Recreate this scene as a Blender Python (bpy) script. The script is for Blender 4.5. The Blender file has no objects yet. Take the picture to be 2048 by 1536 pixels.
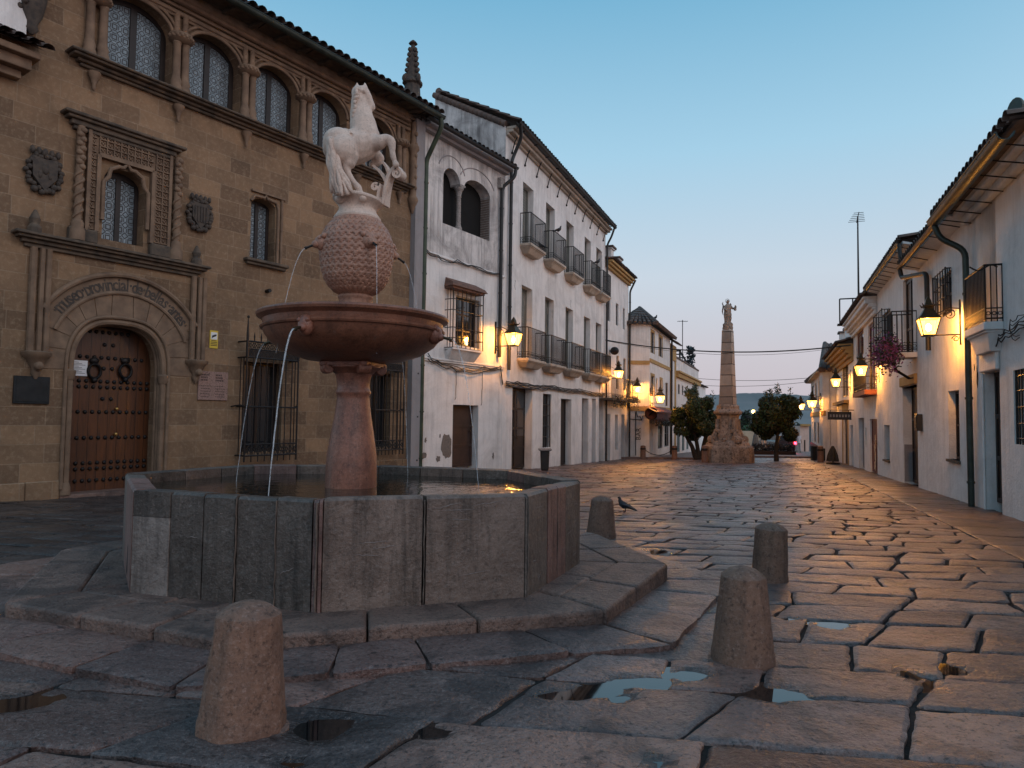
import bpy, math, random
from mathutils import Vector, Matrix, noise
from mathutils.geometry import tessellate_polygon
random.seed(7)
R = math.radians
SC = bpy.context.scene
COL = SC.collection
# tunables: camera light and exposure
SUNEL, SUNROT, SUNLAMPEL = 2.0, 128.0, 34.0
SUNSTR, SUNANG, SUNCOL = 0.44, 25.0, (1.0, .80, .70)
SKYRAMP = [(0.0, (.54, .48, .54)), (.09, (.58, .55, .61)), (.20, (.57, .65, .74)), (.36, (.37, .61, .78)), (.56, (.155, .42, .63)), (1.0, (.08, .27, .46))]
GLOWAZ, GLOW, GLOWCOL = 2.2, 0.30, (1.0, .76, .76)
NISHITA, SKYSTR, EXPO = 0.03, 1.0, 0.0
LAMPW = 235.0

# ---------------------------------------------------------------- camera
PITCH, ROLL, HCAM, FPX = R(2.76), R(0.745), 1.05, 1365.0
_cp, _sp, _cr, _sr = math.cos(PITCH), math.sin(PITCH), math.cos(ROLL), math.sin(ROLL)
_R0, _F, _U0 = Vector((1, 0, 0)), Vector((0, _cp, _sp)), Vector((0, -_sp, _cp))
CR, CU = _R0 * _cr + _U0 * _sr, _U0 * _cr - _R0 * _sr
cam = bpy.data.objects.new('camera', bpy.data.cameras.new('camera'))
COL.objects.link(cam)
cam.matrix_world = Matrix(((CR.x, CU.x, -_F.x, 0), (CR.y, CU.y, -_F.y, 0), (CR.z, CU.z, -_F.z, HCAM), (0, 0, 0, 1)))
cam.data.sensor_width = 36
cam.data.lens = FPX / 2048 * 36
cam.data.clip_start, cam.data.clip_end = 0.05, 6000
SC.camera = cam

# ---------------------------------------------------------------- world
SUN_EL, SUN_ROT = R(SUNEL), R(SUNROT)
world = bpy.data.worlds.new('World'); SC.world = world
world.use_nodes = True
wn = world.node_tree; wn.nodes.clear()
wo = wn.nodes.new('ShaderNodeOutputWorld'); bg = wn.nodes.new('ShaderNodeBackground')
sky = wn.nodes.new('ShaderNodeTexSky'); sky.sky_type = 'NISHITA'; sky.sun_disc = False
sky.sun_elevation = SUN_EL; sky.sun_rotation = SUN_ROT
sky.altitude = 100; sky.air_density = 1.0; sky.dust_density = 1.5; sky.ozone_density = 2.0
tc = wn.nodes.new('ShaderNodeTexCoord'); sep = wn.nodes.new('ShaderNodeSeparateXYZ')
wn.links.new(tc.outputs['Generated'], sep.inputs[0])
ramp = wn.nodes.new('ShaderNodeValToRGB')
wn.links.new(sep.outputs['Z'], ramp.inputs[0])
cr = ramp.color_ramp
for i, (p, c) in enumerate(SKYRAMP):
    e = cr.elements[i] if i < 2 else cr.elements.new(p)
    e.position = p; e.color = (*c, 1)
# afterglow: brighter and warmer toward where the sun went down
dot = wn.nodes.new('ShaderNodeVectorMath'); dot.operation = 'DOT_PRODUCT'
wn.links.new(tc.outputs['Generated'], dot.inputs[0])
dot.inputs[1].default_value = (math.sin(GLOWAZ), math.cos(GLOWAZ), 0.25)
mr = wn.nodes.new('ShaderNodeMapRange'); mr.inputs[1].default_value = 0.0; mr.inputs[2].default_value = 1.0
mr.inputs[3].default_value = 0.0; mr.inputs[4].default_value = GLOW; mr.interpolation_type = 'SMOOTHSTEP'
wn.links.new(dot.outputs['Value'], mr.inputs[0])
gl = wn.nodes.new('ShaderNodeVectorMath'); gl.operation = 'SCALE'; gl.inputs[0].default_value = GLOWCOL
wn.links.new(mr.outputs[0], gl.inputs['Scale'])
ns = wn.nodes.new('ShaderNodeVectorMath'); ns.operation = 'SCALE'; ns.inputs['Scale'].default_value = NISHITA
wn.links.new(sky.outputs[0], ns.inputs[0])
a1 = wn.nodes.new('ShaderNodeVectorMath'); a1.operation = 'ADD'
a2 = wn.nodes.new('ShaderNodeVectorMath'); a2.operation = 'ADD'
wn.links.new(ramp.outputs[0], a1.inputs[0]); wn.links.new(gl.outputs[0], a1.inputs[1])
wn.links.new(a1.outputs[0], a2.inputs[0]); wn.links.new(ns.outputs[0], a2.inputs[1])
wn.links.new(a2.outputs[0], bg.inputs[0]); bg.inputs[1].default_value = SKYSTR
wn.links.new(bg.outputs[0], wo.inputs[0])

sl = bpy.data.lights.new('sun', 'SUN'); sl.energy = SUNSTR; sl.angle = R(SUNANG); sl.color = SUNCOL
so = bpy.data.objects.new('sun', sl); COL.objects.link(so)
_sd = Vector((math.sin(SUN_ROT) * math.cos(R(SUNLAMPEL)), math.cos(SUN_ROT) * math.cos(R(SUNLAMPEL)), math.sin(R(SUNLAMPEL))))
so.rotation_euler = _sd.to_track_quat('Z', 'Y').to_euler()
so.location = (10, -20, 30)
SC.view_settings.view_transform = 'Standard'; SC.view_settings.look = 'None'
SC.view_settings.exposure = EXPO; SC.view_settings.gamma = 1
SC.cycles.max_bounces = 6; SC.cycles.sample_clamp_indirect = 4.0
SC.cycles.caustics_reflective = False; SC.cycles.caustics_refractive = False

# ---------------------------------------------------------------- survey helpers
CAMP = Vector((0, 0, HCAM))
def ray(px, py): return _F * FPX + CR * (px - 1024) - CU * (py - 768)
def gz(y): return -0.03 * y
def on_ground(px, py):
    d = ray(px, py); t = -HCAM / (d.z + 0.03 * d.y); return CAMP + d * t
def on_level(px, py, z):
    d = ray(px, py); return CAMP + d * ((z - HCAM) / d.z)
def on_depth(px, py, Y):
    d = ray(px, py); return CAMP + d * (Y / d.y)

# ---------------------------------------------------------------- object helpers
def tag(o, label=None, cat=None, group=None, kind=None):
    if label: o['label'] = label
    if cat: o['category'] = cat
    if group: o['group'] = group
    if kind: o['kind'] = kind
    return o
def thing(name, label, cat, loc=(0, 0, 0), rz=0, group=None):
    o = bpy.data.objects.new(name, None); COL.objects.link(o)
    o.location = loc; o.rotation_euler = (0, 0, rz); o.empty_display_size = 0.2
    return tag(o, label, cat, group)
def copy_tree(o, parent=None):
    c = o.copy(); COL.objects.link(c)
    if parent is not None: c.parent = parent
    for ch in list(o.children): copy_tree(ch, c)
    return c

class MB:
    def __init__(s): s.v = []; s.f = []; s.c = []; s.col = None; s.xf = None
    def add(s, vs, fs):
        n = len(s.v)
        for p in vs:
            p = Vector(p); s.v.append(s.xf @ p if s.xf else p)
        for f in fs: s.f.append([i + n for i in f]); s.c.append(s.col)
        return s
    def box(s, x0, x1, y0, y1, z0, z1):
        return s.add([(x0,y0,z0),(x1,y0,z0),(x1,y1,z0),(x0,y1,z0),(x0,y0,z1),(x1,y0,z1),(x1,y1,z1),(x0,y1,z1)],
              [(3,2,1,0),(4,5,6,7),(0,1,5,4),(1,2,6,5),(2,3,7,6),(3,0,4,7)])
    def tube(s, pts, r, n=8, closed=False, flat=1.0):
        pts = [Vector(p) for p in pts]; m = len(pts)
        rs = r if isinstance(r, (list, tuple)) else [r] * m
        vs, fs, prev = [], [], None
        for i, p in enumerate(pts):
            if closed: t = pts[(i + 1) % m] - pts[i - 1]
            else: t = pts[min(i + 1, m - 1)] - pts[max(i - 1, 0)]
            if t.length < 1e-9: t = Vector((0, 0, 1))
            t.normalize()
            if prev is None:
                up = Vector((0, 0, 1)) if abs(t.z) < 0.9 else Vector((1, 0, 0))
                a = t.cross(up).normalized()
            else:
                a = prev - t * prev.dot(t)
                a = a.normalized() if a.length > 1e-6 else t.orthogonal().normalized()
            prev = a; b = t.cross(a)
            for k in range(n):
                an = 2 * math.pi * k / n
                vs.append(p + (a * math.cos(an) + b * math.sin(an) * flat) * rs[i])
        for i in range(m if closed else m - 1):
            j = (i + 1) % m
            for k in range(n):
                k2 = (k + 1) % n
                fs.append((i * n + k, i * n + k2, j * n + k2, j * n + k))
        if not closed: fs += [list(range(n))[::-1], [(m - 1) * n + k for k in range(n)]]
        return s.add(vs, fs)
    def lathe(s, prof, n=24, c=(0, 0), a0=0, a1=360, off=0.0, fn=None):
        full = abs(a1 - a0 - 360) < 1e-6
        cols = n if full else n + 1
        vs, fs = [], []
        for (r, z) in prof:
            for k in range(cols):
                a = R(a0 + off + (a1 - a0) * k / n)
                rr, zz = fn(r, z, a) if fn else (r, z)
                vs.append((c[0] + rr * math.cos(a), c[1] + rr * math.sin(a), zz))
        for i in range(len(prof) - 1):
            for k in range(n):
                k2 = (k + 1) % cols
                fs.append((i * cols + k, i * cols + k2, (i + 1) * cols + k2, (i + 1) * cols + k))
        if full:
            if prof[0][0] > 1e-5: fs.append(list(range(cols))[::-1])
            if prof[-1][0] > 1e-5: fs.append([(len(prof) - 1) * cols + k for k in range(cols)])
        return s.add(vs, fs)
    def sphere(s, c, r, n=12, m=8):
        if not isinstance(r, (tuple, list)): r = (r, r, r)
        vs, fs = [], []
        for i in range(m + 1):
            th = math.pi * i / m
            for k in range(n):
                a = 2 * math.pi * k / n
                vs.append((c[0] + r[0] * math.sin(th) * math.cos(a), c[1] + r[1] * math.sin(th) * math.sin(a), c[2] - r[2] * math.cos(th)))
        for i in range(m):
            for k in range(n):
                k2 = (k + 1) % n
                fs.append((i * n + k, i * n + k2, (i + 1) * n + k2, (i + 1) * n + k))
        return s.add(vs, fs)
    def prism(s, outer, holes, y0, y1, axis='y'):
        """polygon in the x-z plane (axis y) or x-y plane (axis z) with holes, given thickness"""
        loops = [list(outer)] + [list(h) for h in holes]
        tri = tessellate_polygon([[Vector((p[0], p[1], 0)) for p in l] for l in loops])
        flat = [p for l in loops for p in l]; n = len(flat)
        mk = (lambda p, w: (p[0], w, p[1])) if axis == 'y' else (lambda p, w: (p[0], p[1], w))
        vs = [mk(p, y0) for p in flat] + [mk(p, y1) for p in flat]
        fs = [t for t in tri] + [(t[2] + n, t[1] + n, t[0] + n) for t in tri]
        st = 0
        for l in loops:
            m = len(l)
            for i in range(m):
                j = (i + 1) % m
                fs.append((st + i, st + j, st + j + n, st + i + n))
            st += m
        return s.add(vs, fs)
    def build(s, name, mat, parent=None, smooth=False, bevel=0, label=None, seg=1, recalc=True):
        me = bpy.data.meshes.new(name)
        me.from_pydata([tuple(p) for p in s.v], [], s.f); me.validate(); me.update()
        if recalc:
            import bmesh
            bm = bmesh.new(); bm.from_mesh(me); bmesh.ops.recalc_face_normals(bm, faces=bm.faces); bm.to_mesh(me); bm.free()
        if any(c is not None for c in s.c) and len(me.polygons) == len(s.c):
            at = me.color_attributes.new('tone', 'FLOAT_COLOR', 'CORNER')
            for p in me.polygons:
                c = s.c[p.index] or (0.5, 0.5, 0.5)
                for li in p.loop_indices: at.data[li].color = c if len(c) == 4 else (*c, 1)
        if smooth:
            for p in me.polygons: p.use_smooth = True
            try: me.set_sharp_from_angle(angle=R(smooth if smooth > 1 else 40))
            except Exception: pass
        o = bpy.data.objects.new(name, me); COL.objects.link(o)
        me.materials.append(mat)
        if bevel:
            b = o.modifiers.new('bevel', 'BEVEL'); b.width = bevel; b.segments = seg; b.limit_method = 'ANGLE'; b.angle_limit = R(35)
        if parent is not None: o.parent = parent
        if label: o['label'] = label
        return o

def arc(cx, cz, rx, rz, a0, a1, n):
    return [(cx + rx * math.cos(R(a0 + (a1 - a0) * i / n)), cz + rz * math.sin(R(a0 + (a1 - a0) * i / n))) for i in range(n + 1)]
def arch_poly(u0, u1, v0, vs, rise, n=18):
    return [(u0, v0), (u1, v0)] + arc((u0 + u1) / 2, vs, (u1 - u0) / 2, rise, 0, 180, n)
def rectp(u0, u1, v0, v1): return [(u0, v0), (u1, v0), (u1, v1), (u0, v1)]

# ---------------------------------------------------------------- materials
def nodes(name):
    m = bpy.data.materials.new(name); m.use_nodes = True
    nt = m.node_tree; b = nt.nodes['Principled BSDF']
    return m, nt, b
def nd(nt, t, **kw):
    n = nt.nodes.new('ShaderNode' + t)
    for k, v in kw.items(): setattr(n, k, v)
    return n
def lk(nt, a, b): nt.links.new(a, b)
def coords(nt, scale=(1, 1, 1), swap=False):
    c = nd(nt, 'TexCoord'); src = c.outputs['Object']
    if swap:
        s = nd(nt, 'SeparateXYZ'); k = nd(nt, 'CombineXYZ'); lk(nt, src, s.inputs[0])
        ad = nd(nt, 'Math', operation='ADD'); lk(nt, s.outputs[0], ad.inputs[0]); lk(nt, s.outputs[1], ad.inputs[1])
        lk(nt, ad.outputs[0], k.inputs[0]); lk(nt, s.outputs[2], k.inputs[1]); src = k.outputs[0]
    mp = nd(nt, 'Mapping'); mp.inputs['Scale'].default_value = scale; lk(nt, src, mp.inputs[0])
    return mp.outputs[0]
def noi(nt, co, scale, detail=5, rough=.55, dist=0):
    n = nd(nt, 'TexNoise'); n.inputs['Scale'].default_value = scale; n.inputs['Detail'].default_value = detail
    n.inputs['Roughness'].default_value = rough; n.inputs['Distortion'].default_value = dist
    lk(nt, co, n.inputs['Vector']); return n.outputs['Fac']
def rmp(nt, fac, p0, p1, c0=(0, 0, 0), c1=(1, 1, 1)):
    r = nd(nt, 'ValToRGB'); e = r.color_ramp.elements
    e[0].position, e[1].position = p0, p1; e[0].color, e[1].color = (*c0, 1), (*c1, 1)
    lk(nt, fac, r.inputs[0]); return r.outputs[0]
def mix(nt, fac, a, b, mode='MIX'):
    m = nd(nt, 'Mix', data_type='RGBA', blend_type=mode)
    for sock, val in ((m.inputs[0], fac), (m.inputs[6], a), (m.inputs[7], b)):
        if isinstance(val, (int, float)): sock.default_value = val
        elif isinstance(val, tuple): sock.default_value = (*val, 1)
        else: lk(nt, val, sock)
    return m.outputs[2]
def bump(nt, b, h, strength, dist=.01, prev=None):
    n = nd(nt, 'Bump'); n.inputs['Strength'].default_value = strength; n.inputs['Distance'].default_value = dist
    lk(nt, h, n.inputs['Height'])
    if prev is not None: lk(nt, prev, n.inputs['Normal'])
    lk(nt, n.outputs[0], b.inputs['Normal']); return n.outputs[0]

def m_simple(name, c1, c2=None, scale=6, rough=.7, bmp=.3, bscale=40, metal=0, spec=.4, dist=.005):
    m, nt, b = nodes(name); co = coords(nt)
    c2 = c2 or tuple(x * .7 for x in c1)
    lk(nt, mix(nt, rmp(nt, noi(nt, co, scale), .35, .68), c1, c2), b.inputs['Base Color'])
    b.inputs['Roughness'].default_value = rough; b.inputs['Metallic'].default_value = metal
    b.inputs['Specular IOR Level'].default_value = spec
    if bmp: bump(nt, b, noi(nt, co, bscale), bmp, dist)
    return m
def m_plaster(name, base, stain, amt=.5, streak=.3, bmp=.5, patch=None):
    m, nt, b = nodes(name); co = coords(nt)
    f1 = rmp(nt, noi(nt, co, .9, 8, .7, .8), .44, .70)
    c = mix(nt, f1, base, stain); c = mix(nt, amt, base, c)
    co2 = coords(nt, (2.6, 2.6, .22))
    f2 = rmp(nt, noi(nt, co2, 1.9, 8, .75), .47, .74)
    sm = nd(nt, 'Math', operation='MULTIPLY'); sm.inputs[1].default_value = streak; lk(nt, f2, sm.inputs[0])
    c = mix(nt, sm.outputs[0], c, tuple(x * .45 for x in stain))
    f3 = rmp(nt, noi(nt, co, 9, 6, .7), .60, .72)
    fm = nd(nt, 'Math', operation='MULTIPLY'); fm.inputs[1].default_value = .22; lk(nt, f3, fm.inputs[0])
    c = mix(nt, fm.outputs[0], c, stain)
    lk(nt, c, b.inputs['Base Color']); b.inputs['Roughness'].default_value = .88
    b.inputs['Specular IOR Level'].default_value = .25
    n1 = bump(nt, b, noi(nt, co, 3.2, 6, .6), bmp, .03)
    bump(nt, b, noi(nt, co, 26, 5, .65), bmp, .012, n1)
    return m
def m_ashlar(name, c1, c2, mortar, bw=.62, bh=.30, rough=.85, bmp=.6, joint=.007):
    m, nt, b = nodes(name); co = coords(nt, (1, 1, 1), True)
    wob = nd(nt, 'TexNoise'); wob.inputs['Scale'].default_value = 1.2; lk(nt, co, wob.inputs['Vector'])
    wm = nd(nt, 'VectorMath', operation='MULTIPLY_ADD'); wm.inputs[1].default_value = (.03, .02, 0); lk(nt, wob.outputs['Color'], wm.inputs[0]); lk(nt, co, wm.inputs[2])
    br = nd(nt, 'TexBrick'); lk(nt, wm.outputs[0], br.inputs['Vector'])
    br.inputs['Scale'].default_value = 1; br.inputs['Brick Width'].default_value = bw; br.inputs['Row Height'].default_value = bh
    br.inputs['Mortar Size'].default_value = joint; br.inputs['Mortar Smooth'].default_value = .3; br.inputs['Bias'].default_value = -.1
    br.inputs['Color1'].default_value = (*c1, 1); br.inputs['Color2'].default_value = (*c2, 1); br.inputs['Mortar'].default_value = (*mortar, 1)
    br.offset_frequency = 2; br.squash = .72; br.squash_frequency = 3
    o3 = coords(nt)
    c = mix(nt, rmp(nt, noi(nt, o3, .8, 7, .7, .5), .4, .75), br.outputs['Color'], mix(nt, .55, br.outputs['Color'], (.05, .035, .024)))
    c = mix(nt, rmp(nt, noi(nt, o3, 14, 6, .7), .5, .8), c, mix(nt, .6, c, (.40, .30, .20)))
    c = mix(nt, rmp(nt, noi(nt, coords(nt, (1.6, 1.6, .25)), 1.5, 6, .7), .58, .85), c, mix(nt, .6, c, (.045, .036, .032)))
    lk(nt, c, b.inputs['Base Color']); b.inputs['Roughness'].default_value = rough; b.inputs['Specular IOR Level'].default_value = .25
    inv = nd(nt, 'Math', operation='SUBTRACT'); inv.inputs[0].default_value = 1; lk(nt, br.outputs['Fac'], inv.inputs[1])
    n1 = bump(nt, b, inv.outputs[0], bmp * .8, .012)
    n2 = bump(nt, b, noi(nt, o3, 5, 7, .7), bmp, .02, n1)
    bump(nt, b, noi(nt, o3, 45, 5, .7), bmp, .008, n2)
    return m
def m_stone(name, c1, c2, c3, scale=3, speck=90, rough=.7, bmp=.5, spec=.35, tone=False, wet=0, dist=.008, drip=0, pits=0, grain=.8):
    """mottled carved stone with fine speckle; tone = per-slab colour"""
    m, nt, b = nodes(name); co = coords(nt)
    base = c1
    if tone:
        at = nd(nt, 'Attribute', attribute_name='tone'); base = at.outputs['Color']
    c = mix(nt, rmp(nt, noi(nt, co, scale, 8, .68, .4), .38, .7), base, mix(nt, 1.0, base, c2, 'MULTIPLY') if tone else c2)
    sp = noi(nt, co, speck, 4, .8)
    c = mix(nt, rmp(nt, sp, .52, .66), c, mix(nt, .75 * grain, c, c3))
    c = mix(nt, rmp(nt, noi(nt, co, speck * .7, 3, .8), .34, .47, (1, 1, 1), (0, 0, 0)), c, mix(nt, grain, c, (.012, .010, .010)))
    if drip:                                                # run-off streaks
        c = mix(nt, rmp(nt, noi(nt, coords(nt, (5, 5, .55)), 2.0, 7, .7, .3), .50, .72), c, mix(nt, drip, c, (.016, .013, .011)))
        c = mix(nt, rmp(nt, noi(nt, coords(nt, (7, 7, 1.2)), 1.7, 6, .7, .6), .60, .78), c, mix(nt, .45, c, (.30, .22, .18)))
    if pits:                                                # damp patches and worn pits
        c = mix(nt, rmp(nt, noi(nt, co, 2.3, 7, .65, .8), .50, .60), c, mix(nt, .55, c, (.020, .016, .016)))
        vo = nd(nt, 'TexVoronoi'); vo.inputs['Scale'].default_value = 5.5; vo.inputs['Randomness'].default_value = 1; lk(nt, co, vo.inputs['Vector'])
        pit = rmp(nt, vo.outputs['Distance'], .05, .13, (1, 1, 1), (0, 0, 0))
        c = mix(nt, pit, c, mix(nt, .8, c, (.010, .009, .009)))
    lk(nt, c, b.inputs['Base Color']); b.inputs['Specular IOR Level'].default_value = spec
    if wet:
        rg = rmp(nt, noi(nt, co, 1.1, 6, .6), .38, .66, (rough - wet,) * 3, (rough,) * 3)
        if tone: rg = mix(nt, at.outputs['Alpha'], (.20,) * 3, rg)   # alpha 0 = standing damp
        lk(nt, rg, b.inputs['Roughness'])
    else: b.inputs['Roughness'].default_value = rough
    n1 = bump(nt, b, noi(nt, co, scale * 3, 7, .65), bmp, dist * 2.5)
    bump(nt, b, noi(nt, co, speck * .6, 4, .7), bmp, dist, n1)
    return m
def m_emit(name, c, s, seethrough=False):
    m, nt, b = nodes(name)
    e = nd(nt, 'Emission'); e.inputs[0].default_value = (*c, 1); e.inputs[1].default_value = s
    out = nt.nodes['Material Output']
    if seethrough:
        t = nd(nt, 'BsdfTransparent'); a = nd(nt, 'AddShader'); lk(nt, e.outputs[0], a.inputs[0]); lk(nt, t.outputs[0], a.inputs[1])
        lk(nt, a.outputs[0], out.inputs[0])
    else: lk(nt, e.outputs[0], out.inputs[0])
    return m
# ---------------------------------------------------------------- ground
M_SLAB = m_stone('paving_stone', None, (.55, .50, .50), (.30, .24, .22), 2.6, 60, .53, .85, .48, True, .24, .014, pits=1)
M_JOINT = m_simple('joint_soil', (.016, .012, .011), (.007, .006, .005), 9, .9, .8, 60)
M_GRANITE = m_stone('pink_granite', (.25, .135, .090), (.14, .078, .058), (.42, .29, .24), 4, 60, .72, .6, .35, drip=.55, grain=.55)
M_KERB = m_stone('kerb_granite', (.235, .145, .112), (.12, .074, .060), (.32, .22, .18), 3, 60, .55, .8, .45, dist=.012, pits=1, grain=.6)
M_PUDDLE = m_simple('puddle_water', (.006, .007, .008), None, 4, .03, 0, spec=.9)

def ground_sheet():
    mb = MB()
    ys = [-12, 0, 20, 36, 60, 90, 130, 400, 2500]
    z = lambda y: (gz(y) if y <= 66 else gz(66)) - .020
    for i in range(len(ys) - 1):
        a, b = ys[i], ys[i + 1]; w = 60 if b < 140 else 3000
        mb.add([(-w, a, z(a)), (w, a, z(a)), (w, b, z(b)), (-w, b, z(b))], [(0, 1, 2, 3)])
    tag(mb.build('ground', M_JOINT), kind='structure')
ground_sheet()

# fountain survey: octagonal plinth and apron corners (x, y)
FC = (-1.19, 5.12)
ZP = -0.01
PLINTH = [(-2.80, 3.84), (-1.35, 3.27), (.535, 3.84), (1.166, 5.085), (.80, 6.35), (-.9, 7.3), (-2.6, 7.0), (-3.45, 5.3)]
def offset_poly(P, d, c=FC):
    out, n = [], len(P)
    for i in range(n):
        a, b, e = Vector(P[i - 1]), Vector(P[i]), Vector(P[(i + 1) % n])
        n1 = (b - a).normalized(); n2 = (e - b).normalized()
        n1, n2 = Vector((n1.y, -n1.x)), Vector((n2.y, -n2.x)); k = (n1 + n2) / (1 + n1.dot(n2))
        out.append(tuple(b + k * d))
    return out
APRON = offset_poly(PLINTH, .42)
def inside(p, P):
    c = False; n = len(P)
    for i in range(n):
        (x1, y1), (x2, y2) = P[i], P[(i + 1) % n]
        if (y1 > p[1]) != (y2 > p[1]) and p[0] < (x2 - x1) * (p[1] - y1) / (y2 - y1) + x1: c = not c
    return c

PUDDLES = []                                               # (x, y, rx, ry) hollows that hold water
def hollow(px, py, w, h):
    c = on_ground(px, py); a = on_ground(px - w / 2, py); n = on_ground(px, py + h / 2)
    PUDDLES.append((c.x, c.y, max(.03, c.x - a.x), max(.03, abs(c.y - n.y))))
for q in ((640, 1450, 150, 52), (1130, 1386, 90, 16), (1200, 1376, 110, 22), (1285, 1360, 120, 22), (1370, 1345, 90, 18), (1548, 1386, 110, 30), (1240, 1392, 60, 14), (20, 1402, 110, 34),
          (862, 1462, 60, 24), (1826, 1350, 48, 42), (1672, 1247, 56, 12), (1586, 1237, 34, 8), (1310, 1101, 30, 8), (1306, 1520, 60, 26), (580, 1522, 60, 22), (1908, 1335, 40, 14)): hollow(*q)
def hollow_at(x, y):
    w = 0
    for (cx, cy, rx, ry) in PUDDLES:
        if abs(x - cx) < rx * 3 and abs(y - cy) < ry * 3:
            k = 1 + .55 * noise.noise(Vector((x * 8, y * 8, 2.2))) + .3 * noise.noise(Vector((x * 23, y * 23, 5.2)))
            w = max(w, math.exp(-(((x - cx) / rx) ** 2 + ((y - cy) / ry) ** 2) * k * .9))
    return w
TONES = [(.260, .150, .122), (.200, .120, .102), (.290, .164, .130), (.185, .130, .116), (.135, .106, .100), (.315, .188, .148), (.145, .088, .074), (.230, .154, .134)]
def slab(mb, quad, z0, tilt, nx, ny, rough, seed, drop=.035, rounding=.05):
    """one worn paving slab: quad corners (x,y) anticlockwise"""
    q = [Vector((*p, 0)) for p in quad]
    ex = max((q[1] - q[0]).length, .05); ey = max((q[3] - q[0]).length, .05)
    vs, fs = [], []
    us = [0, min(.4, rounding / ex)] + [i / nx for i in range(1, nx)] + [1 - min(.4, rounding / ex), 1]
    vv = [0, min(.4, rounding / ey)] + [i / ny for i in range(1, ny)] + [1 - min(.4, rounding / ey), 1]
    us = sorted(set(round(u, 4) for u in us)); vv = sorted(set(round(v, 4) for v in vv))
    nu, nv = len(us), len(vv)
    for j, v in enumerate(vv):
        for i, u in enumerate(us):
            p = (q[0] * (1 - u) + q[1] * u) * (1 - v) + (q[3] * (1 - u) + q[2] * u) * v
            e = i in (0, nu - 1) or j in (0, nv - 1); cn = i in (0, nu - 1) and j in (0, nv - 1)
            w = noise.noise(Vector((p.x * 9 + seed, p.y * 9, 3.1)))
            w2 = noise.noise(Vector((p.x * 9, p.y * 9 + seed, 7.7)))
            ctr = (q[0] + q[2]) / 2
            if e: p = p + (ctr - p).normalized() * ((.003 + .010 * max(-.3, w)) + (.010 if cn else 0)) + Vector((w2, w, 0)) * .006
            h = gz(p.y) + z0 + (u - .5) * tilt[0] + (v - .5) * tilt[1]
            h += rough * noise.noise(Vector((p.x * 4.3, p.y * 4.3, seed))) + rough * .45 * noise.noise(Vector((p.x * 14, p.y * 14, seed)))
            if e: h -= .009 + .005 * w2
            if ctr.y < 10: h -= .030 * hollow_at(p.x, p.y)
            vs.append((p.x, p.y, h))
    for j in range(nv - 1):
        for i in range(nu - 1):
            a = j * nu + i; fs.append((a, a + 1, a + nu + 1, a + nu))
    rim = [i for i in range(nu)] + [j * nu + nu - 1 for j in range(1, nv)] + [(nv - 1) * nu + i for i in range(nu - 2, -1, -1)] + [j * nu for j in range(nv - 2, 0, -1)]
    k = len(vs)
    for i in rim: vs.append((vs[i][0], vs[i][1], vs[i][2] - drop))
    for a in range(len(rim)):
        b = (a + 1) % len(rim); fs.append((rim[b], rim[a], k + a, k + b))
    n0 = len(mb.f); mb.add(vs, fs)
    if q[0].y < 10 and mb.col:
        for fi, f in enumerate(fs):
            cx = sum(vs[v][0] for v in f) / len(f); cy = sum(vs[v][1] for v in f) / len(f); w = min(1, hollow_at(cx, cy) * 2.6)
            if w > .05: mb.c[n0 + fi] = (*(x * (1 - .62 * w) for x in mb.col), 1 - w)

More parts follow.
